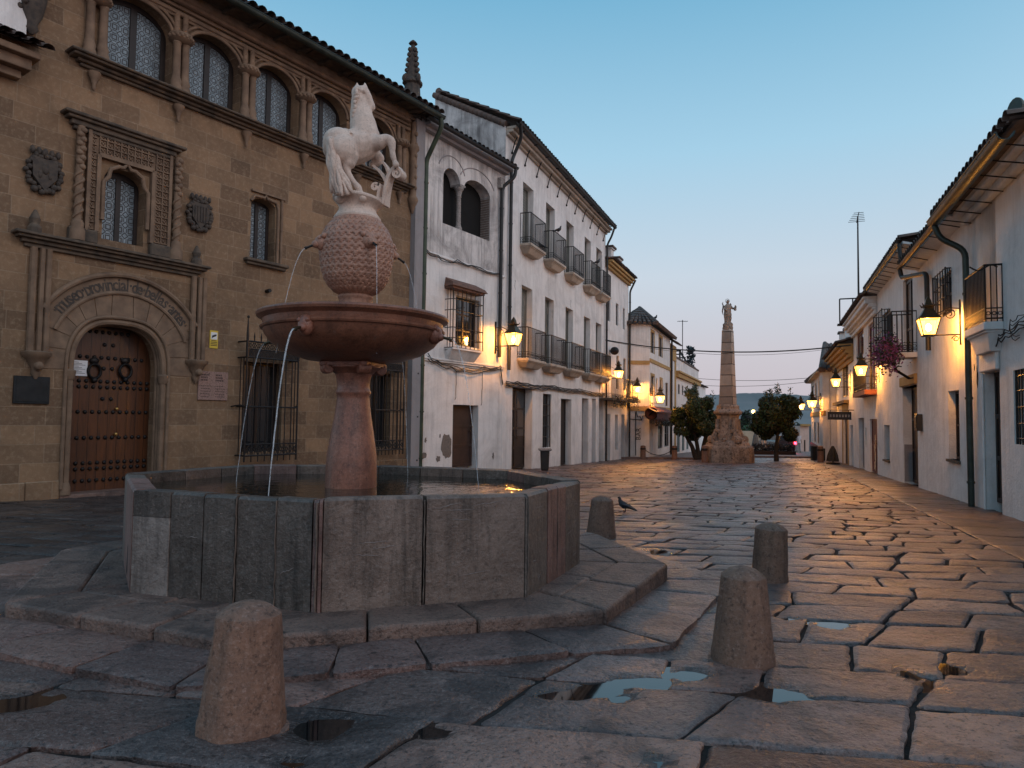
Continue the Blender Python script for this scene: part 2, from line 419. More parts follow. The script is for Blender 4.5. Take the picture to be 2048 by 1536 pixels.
STRIP_P, STRIP_D = Vector((6.9, 9.24)), Vector((math.sin(R(21)), math.cos(R(21))))
def strip_dist(x, y):                                      # metres from the right-hand house fronts
    q = Vector((x, y)) - STRIP_P; return STRIP_D.x * q.y - STRIP_D.y * q.x
def paving():
    mb = MB(); rnd = random.Random(11)
    ca, sa = math.cos(R(-10)), math.sin(R(-10))
    Rr = lambda u, v: ((u + .40 * v) * ca - v * sa, (u + .40 * v) * sa + v * ca)
    core = offset_poly(PLINTH, .12)
    v = .6
    while v < 46:
        h = rnd.uniform(.36, .48) * (1.1 if v < 3 else 1 if v < 4.5 else .82)
        u = -30 + rnd.uniform(0, .5) if v > 3.2 else -6
        lb, lt = 0, 0                                       # shared slanted end joints
        wob = rnd.uniform(-.015, .015)
        while u < 22:
            w = rnd.uniform(.36, .90) * (1.15 if v < 3 else 1 if v < 4.5 else .86)
            sk = rnd.uniform(-.05, .05); rb, rt = sk, -sk + rnd.uniform(-.02, .02)
            cx, cy = Rr(u + w / 2, v + h / 2)
            if cy > .5 and abs(cx) < 1.0 * cy + 2 and cx > -.78 * cy - 1.2 and strip_dist(cx, cy) > .80 and not inside((cx, cy), core):
                fz = 1 if cy < 6 else 1.7 if cy < 14 else 2.4; g, gr = rnd.uniform(.004, .010) * fz, rnd.uniform(.003, .007) * fz; jj = lambda: rnd.uniform(-.005, .005)
                quad = [Rr(u + lb + g, v + gr + jj()), Rr(u + w + rb - g, v + gr + jj() + wob), Rr(u + w + rt - g, v + h - gr + jj() + wob), Rr(u + lt + g, v + h - gr + jj())]
                near = cy < 9
                t = rnd.choice(TONES); k = rnd.uniform(.58, 1.25)
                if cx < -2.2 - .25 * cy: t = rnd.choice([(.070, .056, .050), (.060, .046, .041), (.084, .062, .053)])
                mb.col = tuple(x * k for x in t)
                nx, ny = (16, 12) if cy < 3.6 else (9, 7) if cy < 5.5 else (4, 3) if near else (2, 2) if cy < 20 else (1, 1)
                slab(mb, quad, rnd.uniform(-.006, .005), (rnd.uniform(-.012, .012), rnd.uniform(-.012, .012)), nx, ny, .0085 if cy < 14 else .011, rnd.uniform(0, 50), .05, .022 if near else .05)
            u += w; lb, lt = rb, rt
        v += h
    t = -9.0                                               # long smooth slabs laid along the right-hand houses
    while t < 32:
        L = rnd.uniform(.6, 1.1)
        for (d0, d1) in ((1.05, -.1),):
            dd = rnd.uniform(-.15, .15) if d0 < 1 else 0
            def pt(a, d): q = STRIP_P + STRIP_D * a + Vector((-STRIP_D.y, STRIP_D.x)) * d; return (q.x, q.y)
            q = [pt(t + .006 + dd, d1 + .004), pt(t + .006 + dd, d0 - .004), pt(t + L - .006 + dd, d0 - .004), pt(t + L - .006 + dd, d1 + .004)]
            q = [q[1], q[0], q[3], q[2]]
            k = rnd.uniform(.36, .62); mb.col = tuple(x * k for x in rnd.choice(TONES)); 
            cy = q[0][1]
            if cy > 1: slab(mb, q, .014, (rnd.uniform(-.004, .004), rnd.uniform(-.004, .004)), 5 if cy < 14 else 2, 5 if cy < 14 else 2, .011, rnd.uniform(0, 50), .05, .02)
        t += L
    tag(mb.build('paving', M_SLAB, smooth=55, recalc=False), kind='structure')
paving()

def apron_ring():
    """low raised band of radial slabs round the fountain step"""
    mb = MB(); rnd = random.Random(5)
    n = len(PLINTH); inn = offset_poly(PLINTH, -.02)
    for i in range(n):
        a, b = Vector(inn[i]), Vector(inn[(i + 1) % n]); c, d = Vector(APRON[i]), Vector(APRON[(i + 1) % n])
        L = (d - c).length; k = max(2, round(L / .55))
        cut = [0] + [(j + rnd.uniform(-.18, .18)) / k for j in range(1, k)] + [1]
        for j in range(k):
            t0, t1 = cut[j] + .004 / L, cut[j + 1] - .004 / L
            quad = [tuple(c.lerp(d, t0)), tuple(c.lerp(d, t1)), tuple(a.lerp(b, t1)), tuple(a.lerp(b, t0))]
            kk = rnd.uniform(.85, 1.15); t = rnd.choice(TONES[:4]); mb.col = tuple(x * kk for x in t)
            slab(mb, quad, .030 + rnd.uniform(-.003, .003), (rnd.uniform(-.006, .006), rnd.uniform(-.01, .0)), 6, 4, .007, rnd.uniform(0, 50), .10, .03)
    tag(mb.build('pavement', M_SLAB, smooth=55, recalc=False), kind='structure')
apron_ring()

def puddles():
    for (cx, cy, rx, ry) in PUDDLES:
        pts = [(cx + rx * 1.9 * math.cos(R(a * 10)), cy + ry * 1.9 * math.sin(R(a * 10))) for a in range(36)]
        mb = MB(); z = gz(cy) - .0150; mb.prism(pts, [], z - .012, z, 'z'); tag(mb.build('puddle', M_PUDDLE), kind='structure')
puddles()

# raised pavement across the far end, and hills
def far_pavement():
    mb = MB()
    P = [(5.6, 36.2), (12.3, 36.6), (12.9, 42), (19, 43), (30, 66), (4, 66)]
    vs = [(x, y, gz(min(y, 66)) + .10) for x, y in P]; n = len(P)
    vs += [(x, y, gz(min(y, 66)) - .3) for x, y in P]
    mb.add(vs, [tuple(range(n))] + [(i, i + n, (i + 1) % n + n, (i + 1) % n) for i in range(n)])
    mb.col = None
    tag(mb.build('kerb', M_KERB), kind='structure')
far_pavement()

def hills():
    m = m_simple('dry_hillside', (.27, .245, .23), (.16, .16, .155), .012, .95, 0)
    mb = MB(); rnd = random.Random(3)
    for (Y, base, prof) in ((900, -30, [(900, 812), (1100, 806), (1300, 797), (1398, 790), (1440, 789), (1500, 786), (1545, 786), (1600, 790), (1660, 793), (1750, 800), (1900, 812), (2200, 820)]),
                            (620, -20, [(1100, 822), (1300, 815), (1420, 812), (1480, 806), (1560, 812), (1650, 803), (1800, 815), (2000, 822)])):
        pts = []
        for (a, b) in zip(prof, prof[1:]):
            for k in range(8):
                t = k / 8; pts.append((a[0] + (b[0] - a[0]) * t, a[1] + (b[1] - a[1]) * t + rnd.uniform(-.7, .7)))
        vs = []
        for (px, py) in pts:
            p = on_depth(px, py, Y); vs += [(p.x, Y - 260, base), (p.x, Y - 90, (p.z + base) * .55), (p.x, Y, p.z), (p.x, Y + 200, base)]
        fs = []
        for i in range(len(pts) - 1):
            for k in range(3): a = i * 4 + k; fs.append((a, a + 4, a + 5, a + 1))
        mb.add(vs, fs)
    tag(mb.build('hills', m, smooth=180), kind='structure')
hills()
# ---------------------------------------------------------------- fountain
M_POOL = m_stone('pool_marble', None, (.50, .47, .46), (.34, .28, .26), 2.6, 55, .55, .7, .42, True, .12, .010, drip=.85, grain=.4)
M_RED = m_stone('red_marble', (.34, .135, .085), (.145, .055, .038), (.48, .27, .21), 5, 75, .42, .35, .5, dist=.005, grain=.5, drip=.5)
M_REDL = m_stone('rose_marble', (.47, .255, .175), (.27, .125, .088), (.55, .37, .30), 4, 75, .5, .35, .45, dist=.005, grain=.5, drip=.45)
M_BOWL = m_stone('bowl_marble', (.28, .112, .064), (.14, .054, .033), (.33, .18, .135), 5, 75, .36, .35, .5, dist=.005, grain=.5, drip=.5)
M_PALE = m_stone('pale_limestone', (.74, .57, .47), (.56, .41, .33), (.72, .56, .48), 9, 90, .75, .35, .3, dist=.004, grain=.28, drip=.30)
M_METAL = m_simple('dark_iron', (.022, .022, .024), (.035, .030, .026), 14, .5, .3, 60, .6)
M_BRONZE = m_simple('old_bronze', (.10, .065, .035), (.05, .045, .03), 20, .45, .3, 60, .7)
def m_water():
    m, nt, b = nodes('pool_water'); co = coords(nt)
    b.inputs['Base Color'].default_value = (.020, .016, .011, 1); b.inputs['Roughness'].default_value = .06
    b.inputs['IOR'].default_value = 1.33; b.inputs['Specular IOR Level'].default_value = .5
    n1 = bump(nt, b, noi(nt, co, 9, 3, .5, .4), .22, .02); bump(nt, b, noi(nt, co, 30, 2), .12, .005, n1)
    return m
M_WATER = m_water()
def m_jet():
    m, nt, b = nodes('falling_water'); out = nt.nodes['Material Output']
    b.inputs['Base Color'].default_value = (.85, .88, .92, 1); b.inputs['Roughness'].default_value = .15
    t = nd(nt, 'BsdfTransparent'); mx = nd(nt, 'MixShader'); co = coords(nt)
    lk(nt, rmp(nt, noi(nt, co, 22, 3), .3, .7, (.16,) * 3, (.46,) * 3), mx.inputs[0])
    lk(nt, t.outputs[0], mx.inputs[1]); lk(nt, b.outputs[0], mx.inputs[2]); lk(nt, mx.outputs[0], out.inputs[0])
    return m
M_JET = m_jet()

FX, FY = FC
S = .00379                                               # metres per survey unit at the fountain's axis
fountain = thing('fountain', 'tall red stone fountain with octagonal pool, round bowl and scaly urn', 'fountain', (FX, FY, ZP))
def loc(p): return (p[0] - FX, p[1] - FY)

# stepped plinth with rounded nose
def plinth():
    mb = MB(); rnd = random.Random(2)
    P = [loc(p) for p in PLINTH]; n = len(P)
    inn = [loc(p) for p in offset_poly(PLINTH, -.34)]
    hid = [loc(p) for p in offset_poly(PLINTH, -.75)]
    for i in range(n):
        a, b = Vector(P[i]), Vector(P[(i + 1) % n]); c, d = Vector(inn[i]), Vector(inn[(i + 1) % n]); e, f = Vector(hid[i]), Vector(hid[(i + 1) % n])
        L = (b - a).length; k = max(2, round(L / .62)); cut = [0] + [(j + rnd.uniform(-.15, .15)) / k for j in range(1, k)] + [1]
        for j in range(k):
            t0, t1 = cut[j] + (.004 / L if j else 0), cut[j + 1] - (.004 / L if j < k - 1 else 0)
            kk = rnd.uniform(.85, 1.18); dz = rnd.uniform(-.004, .003)
            q = [a.lerp(b, t0), a.lerp(b, t1), c.lerp(d, t1), c.lerp(d, t0)]
            mb.prism([tuple(x) for x in q], [], -.42, dz, 'z')
        t = [c.lerp(d, .004), c.lerp(d, .996), f, e]
        k2 = 2
        for j in range(k2):
            q = [c.lerp(d, j / k2 + .004), c.lerp(d, (j + 1) / k2 - .004), e.lerp(f, (j + 1) / k2 - .004), e.lerp(f, j / k2 + .004)]
            mb.prism([tuple(x) for x in q], [], -.42, rnd.uniform(-.006, -.002), 'z')
    mb.build('plinth', M_KERB, fountain, smooth=40, bevel=.022, seg=3)
plinth()

# pool: upright slabs of mixed marble, corners surveyed
POOL = [(-2.24, 4.085), (-1.035, 3.72), (.105, 4.10), (.51, 5.05), (.06, 5.98), (-1.2, 6.40), (-2.36, 6.2), (-2.90, 5.16)]
ZR = .60
def veins(mb, a, b, z0, z1, nrm, rnd, k):
    for _ in range(k):
        u = rnd.uniform(.06, .55); z = rnd.uniform(z0 + .05, z1 - .05); pts = []
        L = rnd.uniform(.1, .4); s = rnd.uniform(-.02, .04)
        for i in range(9):
            uu = u + L * i / 8
            p = a.lerp(b, min(uu, .98)) + nrm * .0012
            pts.append((p.x, p.y, z + s * i / 8 + rnd.uniform(-.004, .004)))
        mb.tube(pts, [.0006 + .0016 * math.sin(math.pi * i / 8) for i in range(9)], 4)
def pool():
    mb, vb, gbs = MB(), MB(), []; rnd = random.Random(9)
    P = [Vector(loc(p)) for p in POOL]; n = len(P)
    inn = [Vector(loc(p)) for p in offset_poly(POOL, -.125)]
    D, G, PK, LT, BR = (.108, .084, .070), (.160, .128, .108), (.27, .150, .125), (.30, .245, .215), (.215, .152, .122)
    spec = {0: [(0, .215, LT), (.22, .40, D), (.405, .575, D), (.585, .785, D), (.79, .97, G), (.972, 1, PK)],
            1: [(0, .018, PK), (.02, .475, BR), (.49, .985, BR), (.987, 1, G)],
            2: [(0, .33, G), (.335, .51, PK), (.52, .68, PK), (.69, 1, G)],
            7: [(0, .30, G), (.31, .62, PK), (.63, 1, PK)]}
    for i in range(n):
        a, b, c, d = P[i], P[(i + 1) % n], inn[i], inn[(i + 1) % n]
        t = (b - a).normalized(); nrm = Vector((t.y, -t.x))
        for (t0, t1, colr) in spec.get(i, [(0, .33, G), (.335, .66, BR), (.665, 1, PK if i % 2 else D)]):
            k = rnd.uniform(.9, 1.12); mb.col = tuple(x * k for x in colr)
            e = .0025 / (b - a).length
            o = nrm * rnd.uniform(-.002, .003)
            bt = -.03
            def q(s0, s1):
                return [tuple(a.lerp(b, s0) + o), tuple(a.lerp(b, s1) + o), tuple(c.lerp(d, s1)), tuple(c.lerp(d, s0))]
            top = ZR + rnd.uniform(-.008, .006)
            if colr == LT:
                mb.prism(q(t0 + e, t1 - e), [], bt, ZR * .74, 'z'); mb.col = D
                mb.prism(q(t0 + e, t1 - e), [], ZR * .745, top, 'z')
            else:
                m = max(2, int((t1 - t0) * 7))                      # worn, slightly wavy top edge
                for j in range(m):
                    s0, s1 = t0 + e + (t1 - t0 - 2 * e) * j / m, t0 + e + (t1 - t0 - 2 * e) * (j + 1) / m
                    qq = q(s0, s1); h0 = top - .012 * abs(noise.noise(Vector((s0 * 6, i, 1)))) ; h1 = top - .012 * abs(noise.noise(Vector((s1 * 6, i, 1))))
                    vs = [(*qq[0], bt), (*qq[1], bt), (*qq[2], bt), (*qq[3], bt)]
                    ch = .016
                    iv = (Vector(qq[3]) - Vector(qq[0])).normalized()
                    p0, p1 = Vector(qq[0]), Vector(qq[1])
                    vs += [(*p0, h0 - ch), (*p1, h1 - ch), (*(p0 + iv * ch), h0), (*(p1 + iv * ch), h1), (*qq[2], h1 - .006), (*qq[3], h0 - .006)]
                    fs = [(0, 1, 5, 4), (4, 5, 7, 6), (6, 7, 8, 9), (9, 8, 2, 3)]
                    if j == 0: fs.append((0, 4, 6, 9, 3))
                    if j == m - 1: fs.append((1, 2, 8, 7, 5))
                    mb.add(vs, fs)
            if i in (0, 1, 2) and t1 - t0 > .3:
                veins(vb, a.lerp(b, t0) + o, a.lerp(b, t1) + o, 0, ZR, nrm, rnd, 6 if t0 > .4 else 3)
            elif i in (0, 2): veins(vb, a.lerp(b, t0) + o, a.lerp(b, t1) + o, 0, ZR, nrm, rnd, 1)
        if i in (0, 1, 2):                                          # lime mortar oozing from the joints
            for tt in ([.58, .788, .992] if i == 0 else [.482] if i == 1 else [.005, .515]):
                p = a.lerp(b, tt) + nrm * .001
                w = .013 if tt < .9 or i else .024
                pts = [(p.x + rnd.uniform(-.003, .003), p.y, z) for z in [0 + ZR * .97 * k / 10 for k in range(11)]]
                g1 = MB(); g1.tube(pts, [w * rnd.uniform(.45, 1.1) for _ in pts], 6, flat=.35); gbs.append(g1)
    pw = mb.build('pool_wall', M_POOL, fountain, recalc=True)
    vb.build('vein', m_simple('white_vein', (.30, .245, .22), (.16, .13, .12), 30, .6, 0), pw)
    mm = m_simple('lime_mortar', (.19, .145, .12), (.11, .085, .072), 24, .85, .5)
    for g1 in gbs: g1.build('mortar', mm, pw)
    fl = MB(); fl.prism([tuple(p) for p in inn], [], .01, .03, 'z'); fl.build('pool_floor', M_POOL, fountain)
    wt = MB(); wt.prism([tuple(p * .999) for p in inn], [], .031, .525, 'z'); wt.build('water', M_WATER, fountain)
pool()

def zf(py): return (785 - py) * S + (HCAM - ZP) + 0.0      # survey row -> height above the plinth
# z calibration: the row of the horizon at the fountain's distance
def zrow(py):
    p = on_depth(718, py, FY); return p.z - ZP
def column():
    prof = [(.180, .30), (.188, zrow(968)), (.188, zrow(940)), (.183, zrow(912)), (.158, zrow(870)), (.134, zrow(832)), (.120, zrow(800)), (.118, zrow(792)), (.128, zrow(788)), (.130, zrow(783)), (.120, zrow(779)), (.118, zrow(772)), (.124, zrow(760)), (.142, zrow(745))]
    mb = MB(); mb.lathe(prof, 28, fn=lambda r, z, a: (r + .003 * noise.noise(Vector((math.cos(a) * 3, math.sin(a) * 3, z * 5))), z))
    mb.build('column', M_RED, fountain, smooth=40)
    cb = MB()                                              # capital: four corner scrolls under a square slab
    z0, z1 = zrow(748), zrow(724)
    cb.lathe([(.142, z0 - .002), (.16, z0 + .02), (.20, z1 - .05), (.20, z1 - .03)], 24)
    for k in range(4):
        a = R(45 + 90 * k - 12); c = Vector((math.cos(a), math.sin(a), 0)); t = Vector((-c.y, c.x, 0))
        ctr = c * .205 + Vector((0, 0, z0 + .035))
        for ang in range(1):
            pts = [ctr - t * .045, ctr + t * .045]; cb.tube(pts, .042, 14)
    w = .235; cb.xf = Matrix.Rotation(R(-12), 4, 'Z')
    cb.box(-w * .8, w * .8, -w * .8, w * .8, z1 - .04, z1 - .005); cb.xf = None
    cb.build('capital', M_RED, fountain, smooth=35, bevel=.006)
column()

def bowl():
    b0 = zrow(724)
    zt = zrow(633)
    Rr = .700
    prof = [(.20, b0 - .01), (.36, b0 + .012), (.50, b0 + .058), (.60, b0 + .125), (.645, b0 + .185), (.655, b0 + .215), (.672, b0 + .220), (.678, b0 + .232), (.668, b0 + .243), (.655, b0 + .250), (.662, b0 + .285), (.685, b0 + .300), (Rr, b0 + .308), (Rr + .006, b0 + .325), (Rr, zt - .006), (Rr - .02, zt), (.60, zt - .012), (.57, zt - .05), (.40, zt - .09), (.15, zt - .10)]
    mb = MB(); mb.lathe(prof, 72, fn=lambda r, z, a: (r + .003 * noise.noise(Vector((math.cos(a) * 4, math.sin(a) * 4, z * 9))), z))
    bw = mb.build('bowl', M_BOWL, fountain, smooth=35)
    return bw, b0, zt
BW, BB, BT = bowl()
BOWL_SP = []
def bowl_spouts():
    for ang in (-106, -16, 164, 74):                       # masks round the bowl
        a = R(ang); c = Vector((math.cos(a), math.sin(a), 0)); t = Vector((-c.y, c.x, 0)); z = BB + .195
        mk = MB()
        mk.sphere(tuple(c * .648 + Vector((0, 0, z))), (.055, .055, .075), 12, 8)
        mk.sphere(tuple(c * .69 + Vector((0, 0, z - .022))), (.032, .032, .030), 10, 6)
        mk.sphere(tuple(c * .682 + t * .03 + Vector((0, 0, z + .03))), .018, 8, 5); mk.sphere(tuple(c * .682 - t * .03 + Vector((0, 0, z + .03))), .018, 8, 5)
        o = mk.build('mask', M_RED, BW, smooth=60)
        pb = MB(); p0, p1 = c * .70 + Vector((0, 0, z - .02)), c * .785 + Vector((0, 0, z - .045))
        pb.tube([p0, p1], .010, 8); pb.tube([p1 - c * .02, p1], .014, 8); pb.build('spout', M_BRONZE, BW)
        BOWL_SP.append((p1, c))
bowl_spouts()

def urn():
    rows = [(610, 31), (600, 31.5), (598, 34), (594, 34.5), (591, 31), (585, 43), (575, 53), (562, 61.5), (545, 67), (528, 70), (510, 72), (494, 72), (478, 69), (462, 62), (450, 53), (441, 46)]
    prof = []
    from bisect import bisect
    for a, b in zip(rows, rows[1:]):
        k = 1 if a[0] > 590 else 5
        for j in range(k):
            t = j / k; prof.append(((a[1] + (b[1] - a[1]) * t) * S, zrow(a[0] + (b[0] - a[0]) * t)))
    prof.append((rows[-1][1] * S, zrow(rows[-1][0])))
    # scale relief: overlapping pointed rows
    fine = []
    for (r0, z0), (r1, z1) in zip(prof, prof[1:]):
        k = 1 if z0 < zrow(588) else 4
        for j in range(k): t = j / k; fine.append((r0 + (r1 - r0) * t, z0 + (z1 - z0) * t))
    fine.append(prof[-1])
    z0s, z1s = zrow(588), zrow(441)
    def rel(r, z, a):
        if z < z0s or z > z1s - .002: return r, z
        N = 32; h = .048
        ph = a / (2 * math.pi) * N
        w = math.cos(2 * math.pi * ph)
        zz = (z - z0s) / h + .30 * w + .10 * noise.noise(Vector((a * 3, z * 8, 1)))
        f = zz - math.floor(zz)
        d = .0035 * math.sin(math.pi * f) - .0085 * math.exp(-(min(f, 1 - f) / .10) ** 2) + .0025 * math.cos(2 * math.pi * ph)
        return r + d * min(1, (z1s - z) / .03), z
    mb = MB(); mb.lathe(fine, 176, fn=rel)
    ur = mb.build('urn', M_REDL, fountain, smooth=50)
    nb = MB()
    zt = zrow(406)
    nb.lathe([(46 * S, zrow(442)), (46.5 * S, zrow(438)), (42 * S, zrow(432)), (37.5 * S, zrow(425)), (36.5 * S, zrow(420)), (39 * S, zrow(414)), (44 * S, zrow(410)), (48.5 * S, zt + .001), (50 * S, zt + .008), (50 * S, zt + .022), (48 * S, zt + .030), (40 * S, zt + .034), (0, zt + .036)], 40, fn=lambda r, z, a: (r, z - .095 * r * math.cos(a - .5) * min(1, max(0, (z - zrow(436)) / (zt - zrow(436))))))
    nb.build('neck', M_PALE, fountain, smooth=35)
    sp = []
    for ang in (-57, 33, 123, 213):
        a = R(ang); c = Vector((math.cos(a), math.sin(a), 0)); t = Vector((-c.y, c.x, 0)); z = zrow(496)
        mk = MB(); r = 70 * S
        mk.sphere(tuple(c * (r - .005) + Vector((0, 0, z))), (.058, .058, .062), 14, 9)
        mk.sphere(tuple(c * (r + .048) + Vector((0, 0, z - .018))), (.030, .030, .028), 10, 7)
        for s in (1, -1):
            mk.sphere(tuple(c * (r + .03) + t * .03 * s + Vector((0, 0, z + .025))), .017, 8, 5)
            mk.sphere(tuple(c * (r + .005) + t * .052 * s + Vector((0, 0, z + .042))), .022, 8, 5)
        mk.build('mask', M_REDL, ur, smooth=60)
        pb = MB(); p0, p1 = c * (r + .06) + Vector((0, 0, z - .025)), c * (r + .125) + Vector((0, 0, z - .06))
        pb.tube([p0, p1], .0085, 8); pb.tube([p1 - (p1 - p0) * .2, p1], .011, 8); pb.build('spout', M_METAL, ur)
        sp.append((p1, c))
    return sp, zt + .034
URN_SP, NECKZ = urn()

def jets():
    base = Vector((FX, FY, ZP))
    lab_u = ['thin water jet falling from the urn mask that faces the viewer', 'thin water jet arching off the right side of the urn', None, 'thin water jet arching off the left side of the urn']
    lab_b = ['thick water jet falling from the bowl mask at front left', 'fine water jet falling from the bowl mask at right', 'fine water jet falling from the back left of the bowl', 'fine water jet falling behind the bowl at right, beside the column']
    for (src, labs, v0, zend, r) in ((URN_SP, lab_u, .50, BT - .06, .0028), (BOWL_SP, lab_b, .48, .52, .0036)):
        for i, (p, c) in enumerate(src):
            if labs[i] is None: continue
            rnd = random.Random(i * 7 + 3); pts, rr = [], []
            vx = v0 * (1.0 if i != 0 or src is BOWL_SP else .30); vz = -.35 if src is URN_SP else -.10
            T = (-vz - math.sqrt(vz * vz + 2 * 9.8 * (p.z - zend))) / -9.8
            T = abs((vz - math.sqrt(vz * vz + 2 * 9.8 * (p.z - zend))) / 9.8)
            for k in range(25):
                t = T * k / 24
                q = p + c * vx * t + Vector((0, 0, vz * t - 4.9 * t * t))
                q += Vector((rnd.uniform(-1, 1), rnd.uniform(-1, 1), 0)) * .0015 * k / 24
                pts.append(q + base); rr.append(r * (1.15 - .45 * k / 24) * rnd.uniform(.8, 1.15) * (1.5 if src is BOWL_SP and i == 0 else 1))
            mb = MB(); mb.tube(pts, rr, 6)
            tag(mb.build('water_jet', M_JET, smooth=180), labs[i], 'water jet', 'water jets of the fountain')
jets()

# ---------------------------------------------------------------- horse statue
def horse():
    hz = ZP + NECKZ
    st = thing('horse_statue', 'pale stone colt rearing with a scrolled shield on top of the fountain urn', 'statue', (FX, FY, hz))
    k = .2474 * S
    def h(zx, zy, dy): return on_depth(zx * .2474 + 560, zy * .2474 + 140, FY + dy) - Vector((FX, FY, hz))
    mb = MB()
    def limb(pts, n=14):
        P = [h(*p[:3]) for p in pts]; rr = [p[3] for p in pts]
        Q, q = [], []
        for i in range(len(P) - 1):
            p0, p1, p2, p3 = P[max(i - 1, 0)], P[i], P[i + 1], P[min(i + 2, len(P) - 1)]
            for s in range(5):
                t = s / 5
                Q.append(.5 * ((2 * p1) + (p2 - p0) * t + (2 * p0 - 5 * p1 + 4 * p2 - p3) * t * t + (3 * p1 - p0 - 3 * p2 + p3) * t ** 3))
                q.append(rr[i] + (rr[i + 1] - rr[i]) * (t * t * (3 - 2 * t)))
        Q.append(P[-1]); q.append(rr[-1]); mb.tube(Q, q, n)
        mb.sphere(tuple(P[0]), rr[0], 12, 8); mb.sphere(tuple(P[-1]), rr[-1], 12, 8)
    # trunk from croup to chest
    limb([(472, 594, -.10, .118), (502, 620, -.07, .142), (575, 628, -.02, .132), (650, 615, .03, .124), (708, 585, .07, .114), (738, 575, .09, .085)])
    limb([(620, 520, .00, .05), (560, 540, -.03, .055)])
    limb([(470, 555, -.11, .07), (520, 560, -.06, .08)])
    # neck, rising and slightly arched, and head turned to the right
    limb([(690, 555, .06, .118), (674, 455, .07, .104), (658, 365, .08, .088), (646, 280, .085, .070), (638, 208, .085, .055)])
    limb([(632, 186, .085, .054), (668, 188, .085, .056), (696, 222, .09, .047), (720, 260, .095, .037), (738, 288, .10, .031), (744, 302, .10, .028)])
    limb([(665, 225, .085, .036), (690, 255, .09, .030)])
    # hind legs
    limb([(508, 650, -.13, .118), (548, 705, -.13, .086), (556, 752, -.135, .052), (536, 792, -.14, .030), (560, 850, -.14, .0235), (600, 910, -.14, .021), (632, 950, -.14, .027), (648, 985, -.14, .021), (662, 1015, -.14, .030), (668, 1035, -.14, .034)])
    limb([(435, 640, -.03, .085), (440, 720, -.01, .062), (448, 770, .0, .040), (430, 812, .01, .030), (460, 870, .02, .024), (500, 930, .03, .022), (525, 962, .03, .027), (550, 1020, .04, .032)])
    # raised right foreleg
    limb([(748, 590, .02, .072), (800, 585, .0, .058), (850, 562, -.01, .042), (893, 572, -.01, .036), (905, 610, -.01, .030), (908, 660, -.01, .023), (916, 705, -.01, .024), (926, 735, -.01, .019), (938, 765, -.01, .027)])
    # bent left foreleg
    limb([(735, 640, .14, .060), (775, 690, .16, .048), (808, 712, .17, .036), (800, 745, .17, .026), (770, 765, .18, .024), (745, 765, .18, .028)])
    for (x, y) in ((622, 150), (690, 150)):                 # ears
        a, b = h(x, y + 20, .085), h(x + (2 if x < 650 else -4), y - 50, .085); mb.tube([a, (a + b) / 2, b], [.021, .021, .005], 8)
    bod = mb.build('body', M_PALE, st)
    rm = bod.modifiers.new('remesh', 'REMESH'); rm.mode = 'VOXEL'; rm.voxel_size = .0075; rm.use_smooth_shade = True
    sm = bod.modifiers.new('smooth', 'SMOOTH'); sm.factor = .6; sm.iterations = 7
    rnd = random.Random(4)
    tb = MB()                                               # long wavy tail in locks
    for s in range(15):
        o = (s - 7) / 7; pts, rr = [], []
        for i in range(15):
            t = i / 14
            x = 408 + 18 * t + o * (14 + 66 * t ** 1.3) + 84 * t * t + 9 * math.sin(t * 11 + s * 1.7) * t
            y = 552 + 470 * t * (1 - .05 * abs(o)) - 20 * math.sin(t * 3.1)
            pts.append(h(x, y, -.205 - .035 * math.sin(t * 2.6) + .03 * abs(o) + .012 * math.sin(s * 2.3 + t * 7)))
            rr.append(.021 * (1 - .45 * t) + .004 * math.sin(t * 16 + s))
        tb.tube(pts, rr, 8)
    tb.build('tail', M_PALE, bod, smooth=180)
    nb = MB()                                               # mane hanging down the near side of the neck
    for s in range(13):
        t0 = s / 12; x0, y0 = 628 - 22 * t0, 150 + 210 * t0
        pts, rr = [], []
        for i in range(9):
            t = i / 8
            pts.append(h(x0 - 24 * t - 8 * math.sin(t * 8 + s), y0 + 62 * t, .03 - .02 * math.sin(t * 3) + .006 * math.sin(s * 3 + t * 6)))
            rr.append(.017 * (1 - .55 * t))
        nb.tube(pts, rr, 7)
    for i in range(4): nb.tube([h(640 + i * 8, 150, .05), h(655 + i * 8, 165, .035), h(660 + i * 8, 190, .04)], [.012, .011, .004], 6)
    nb.build('mane', M_PALE, bod, smooth=180)
    # scroll-edged shield the forelegs lean on
    sb = MB()
    def ribbon(pts, w, th, dy0):
        P = []
        for (x, y) in pts: P.append(h(x, y, 0))
        n = len(P); vs = []
        for i, p in enumerate(P):
            t = (P[min(i + 1, n - 1)] - P[max(i - 1, 0)]); t.normalize(); nn = Vector((-t.z, 0, t.x)) * th
            for (sg, d) in ((1, 0), (-1, 0), (-1, 1), (1, 1)):
                q = p + nn * sg; vs.append((q.x + d * w * .35, dy0 + d * w, q.z))
        fs = [(0, 1, 2, 3), tuple((n - 1) * 4 + j for j in (3, 2, 1, 0))]
        for i in range(n - 1):
            for j in range(4): j2 = (j + 1) % 4; fs.append((i * 4 + j, i * 4 + j2, i * 4 + 4 + j2, i * 4 + 4 + j))
        sb.add(vs, fs)
    def spiral(cx, cy, r, turns, a0, sgn=1): return [(cx + r * (1 - .75 * i / 24) * math.cos(R(a0 + sgn * 360 * turns * i / 24)), cy + r * (1 - .75 * i / 24) * math.sin(R(a0 + sgn * 360 * turns * i / 24))) for i in range(25)]
    ribbon([(830, 1085), (832, 1030), (838, 980), (846, 930), (856, 880), (872, 835), (893, 800), (915, 778), (938, 772)] + spiral(935, 825, 36, 1.4, -70), .075, .012, .02)
    ribbon([(775, 1075), (780, 1010), (787, 960), (794, 925), (785, 900)] + spiral(757, 925, 30, 1.2, -30, -1), .06, .011, .05)
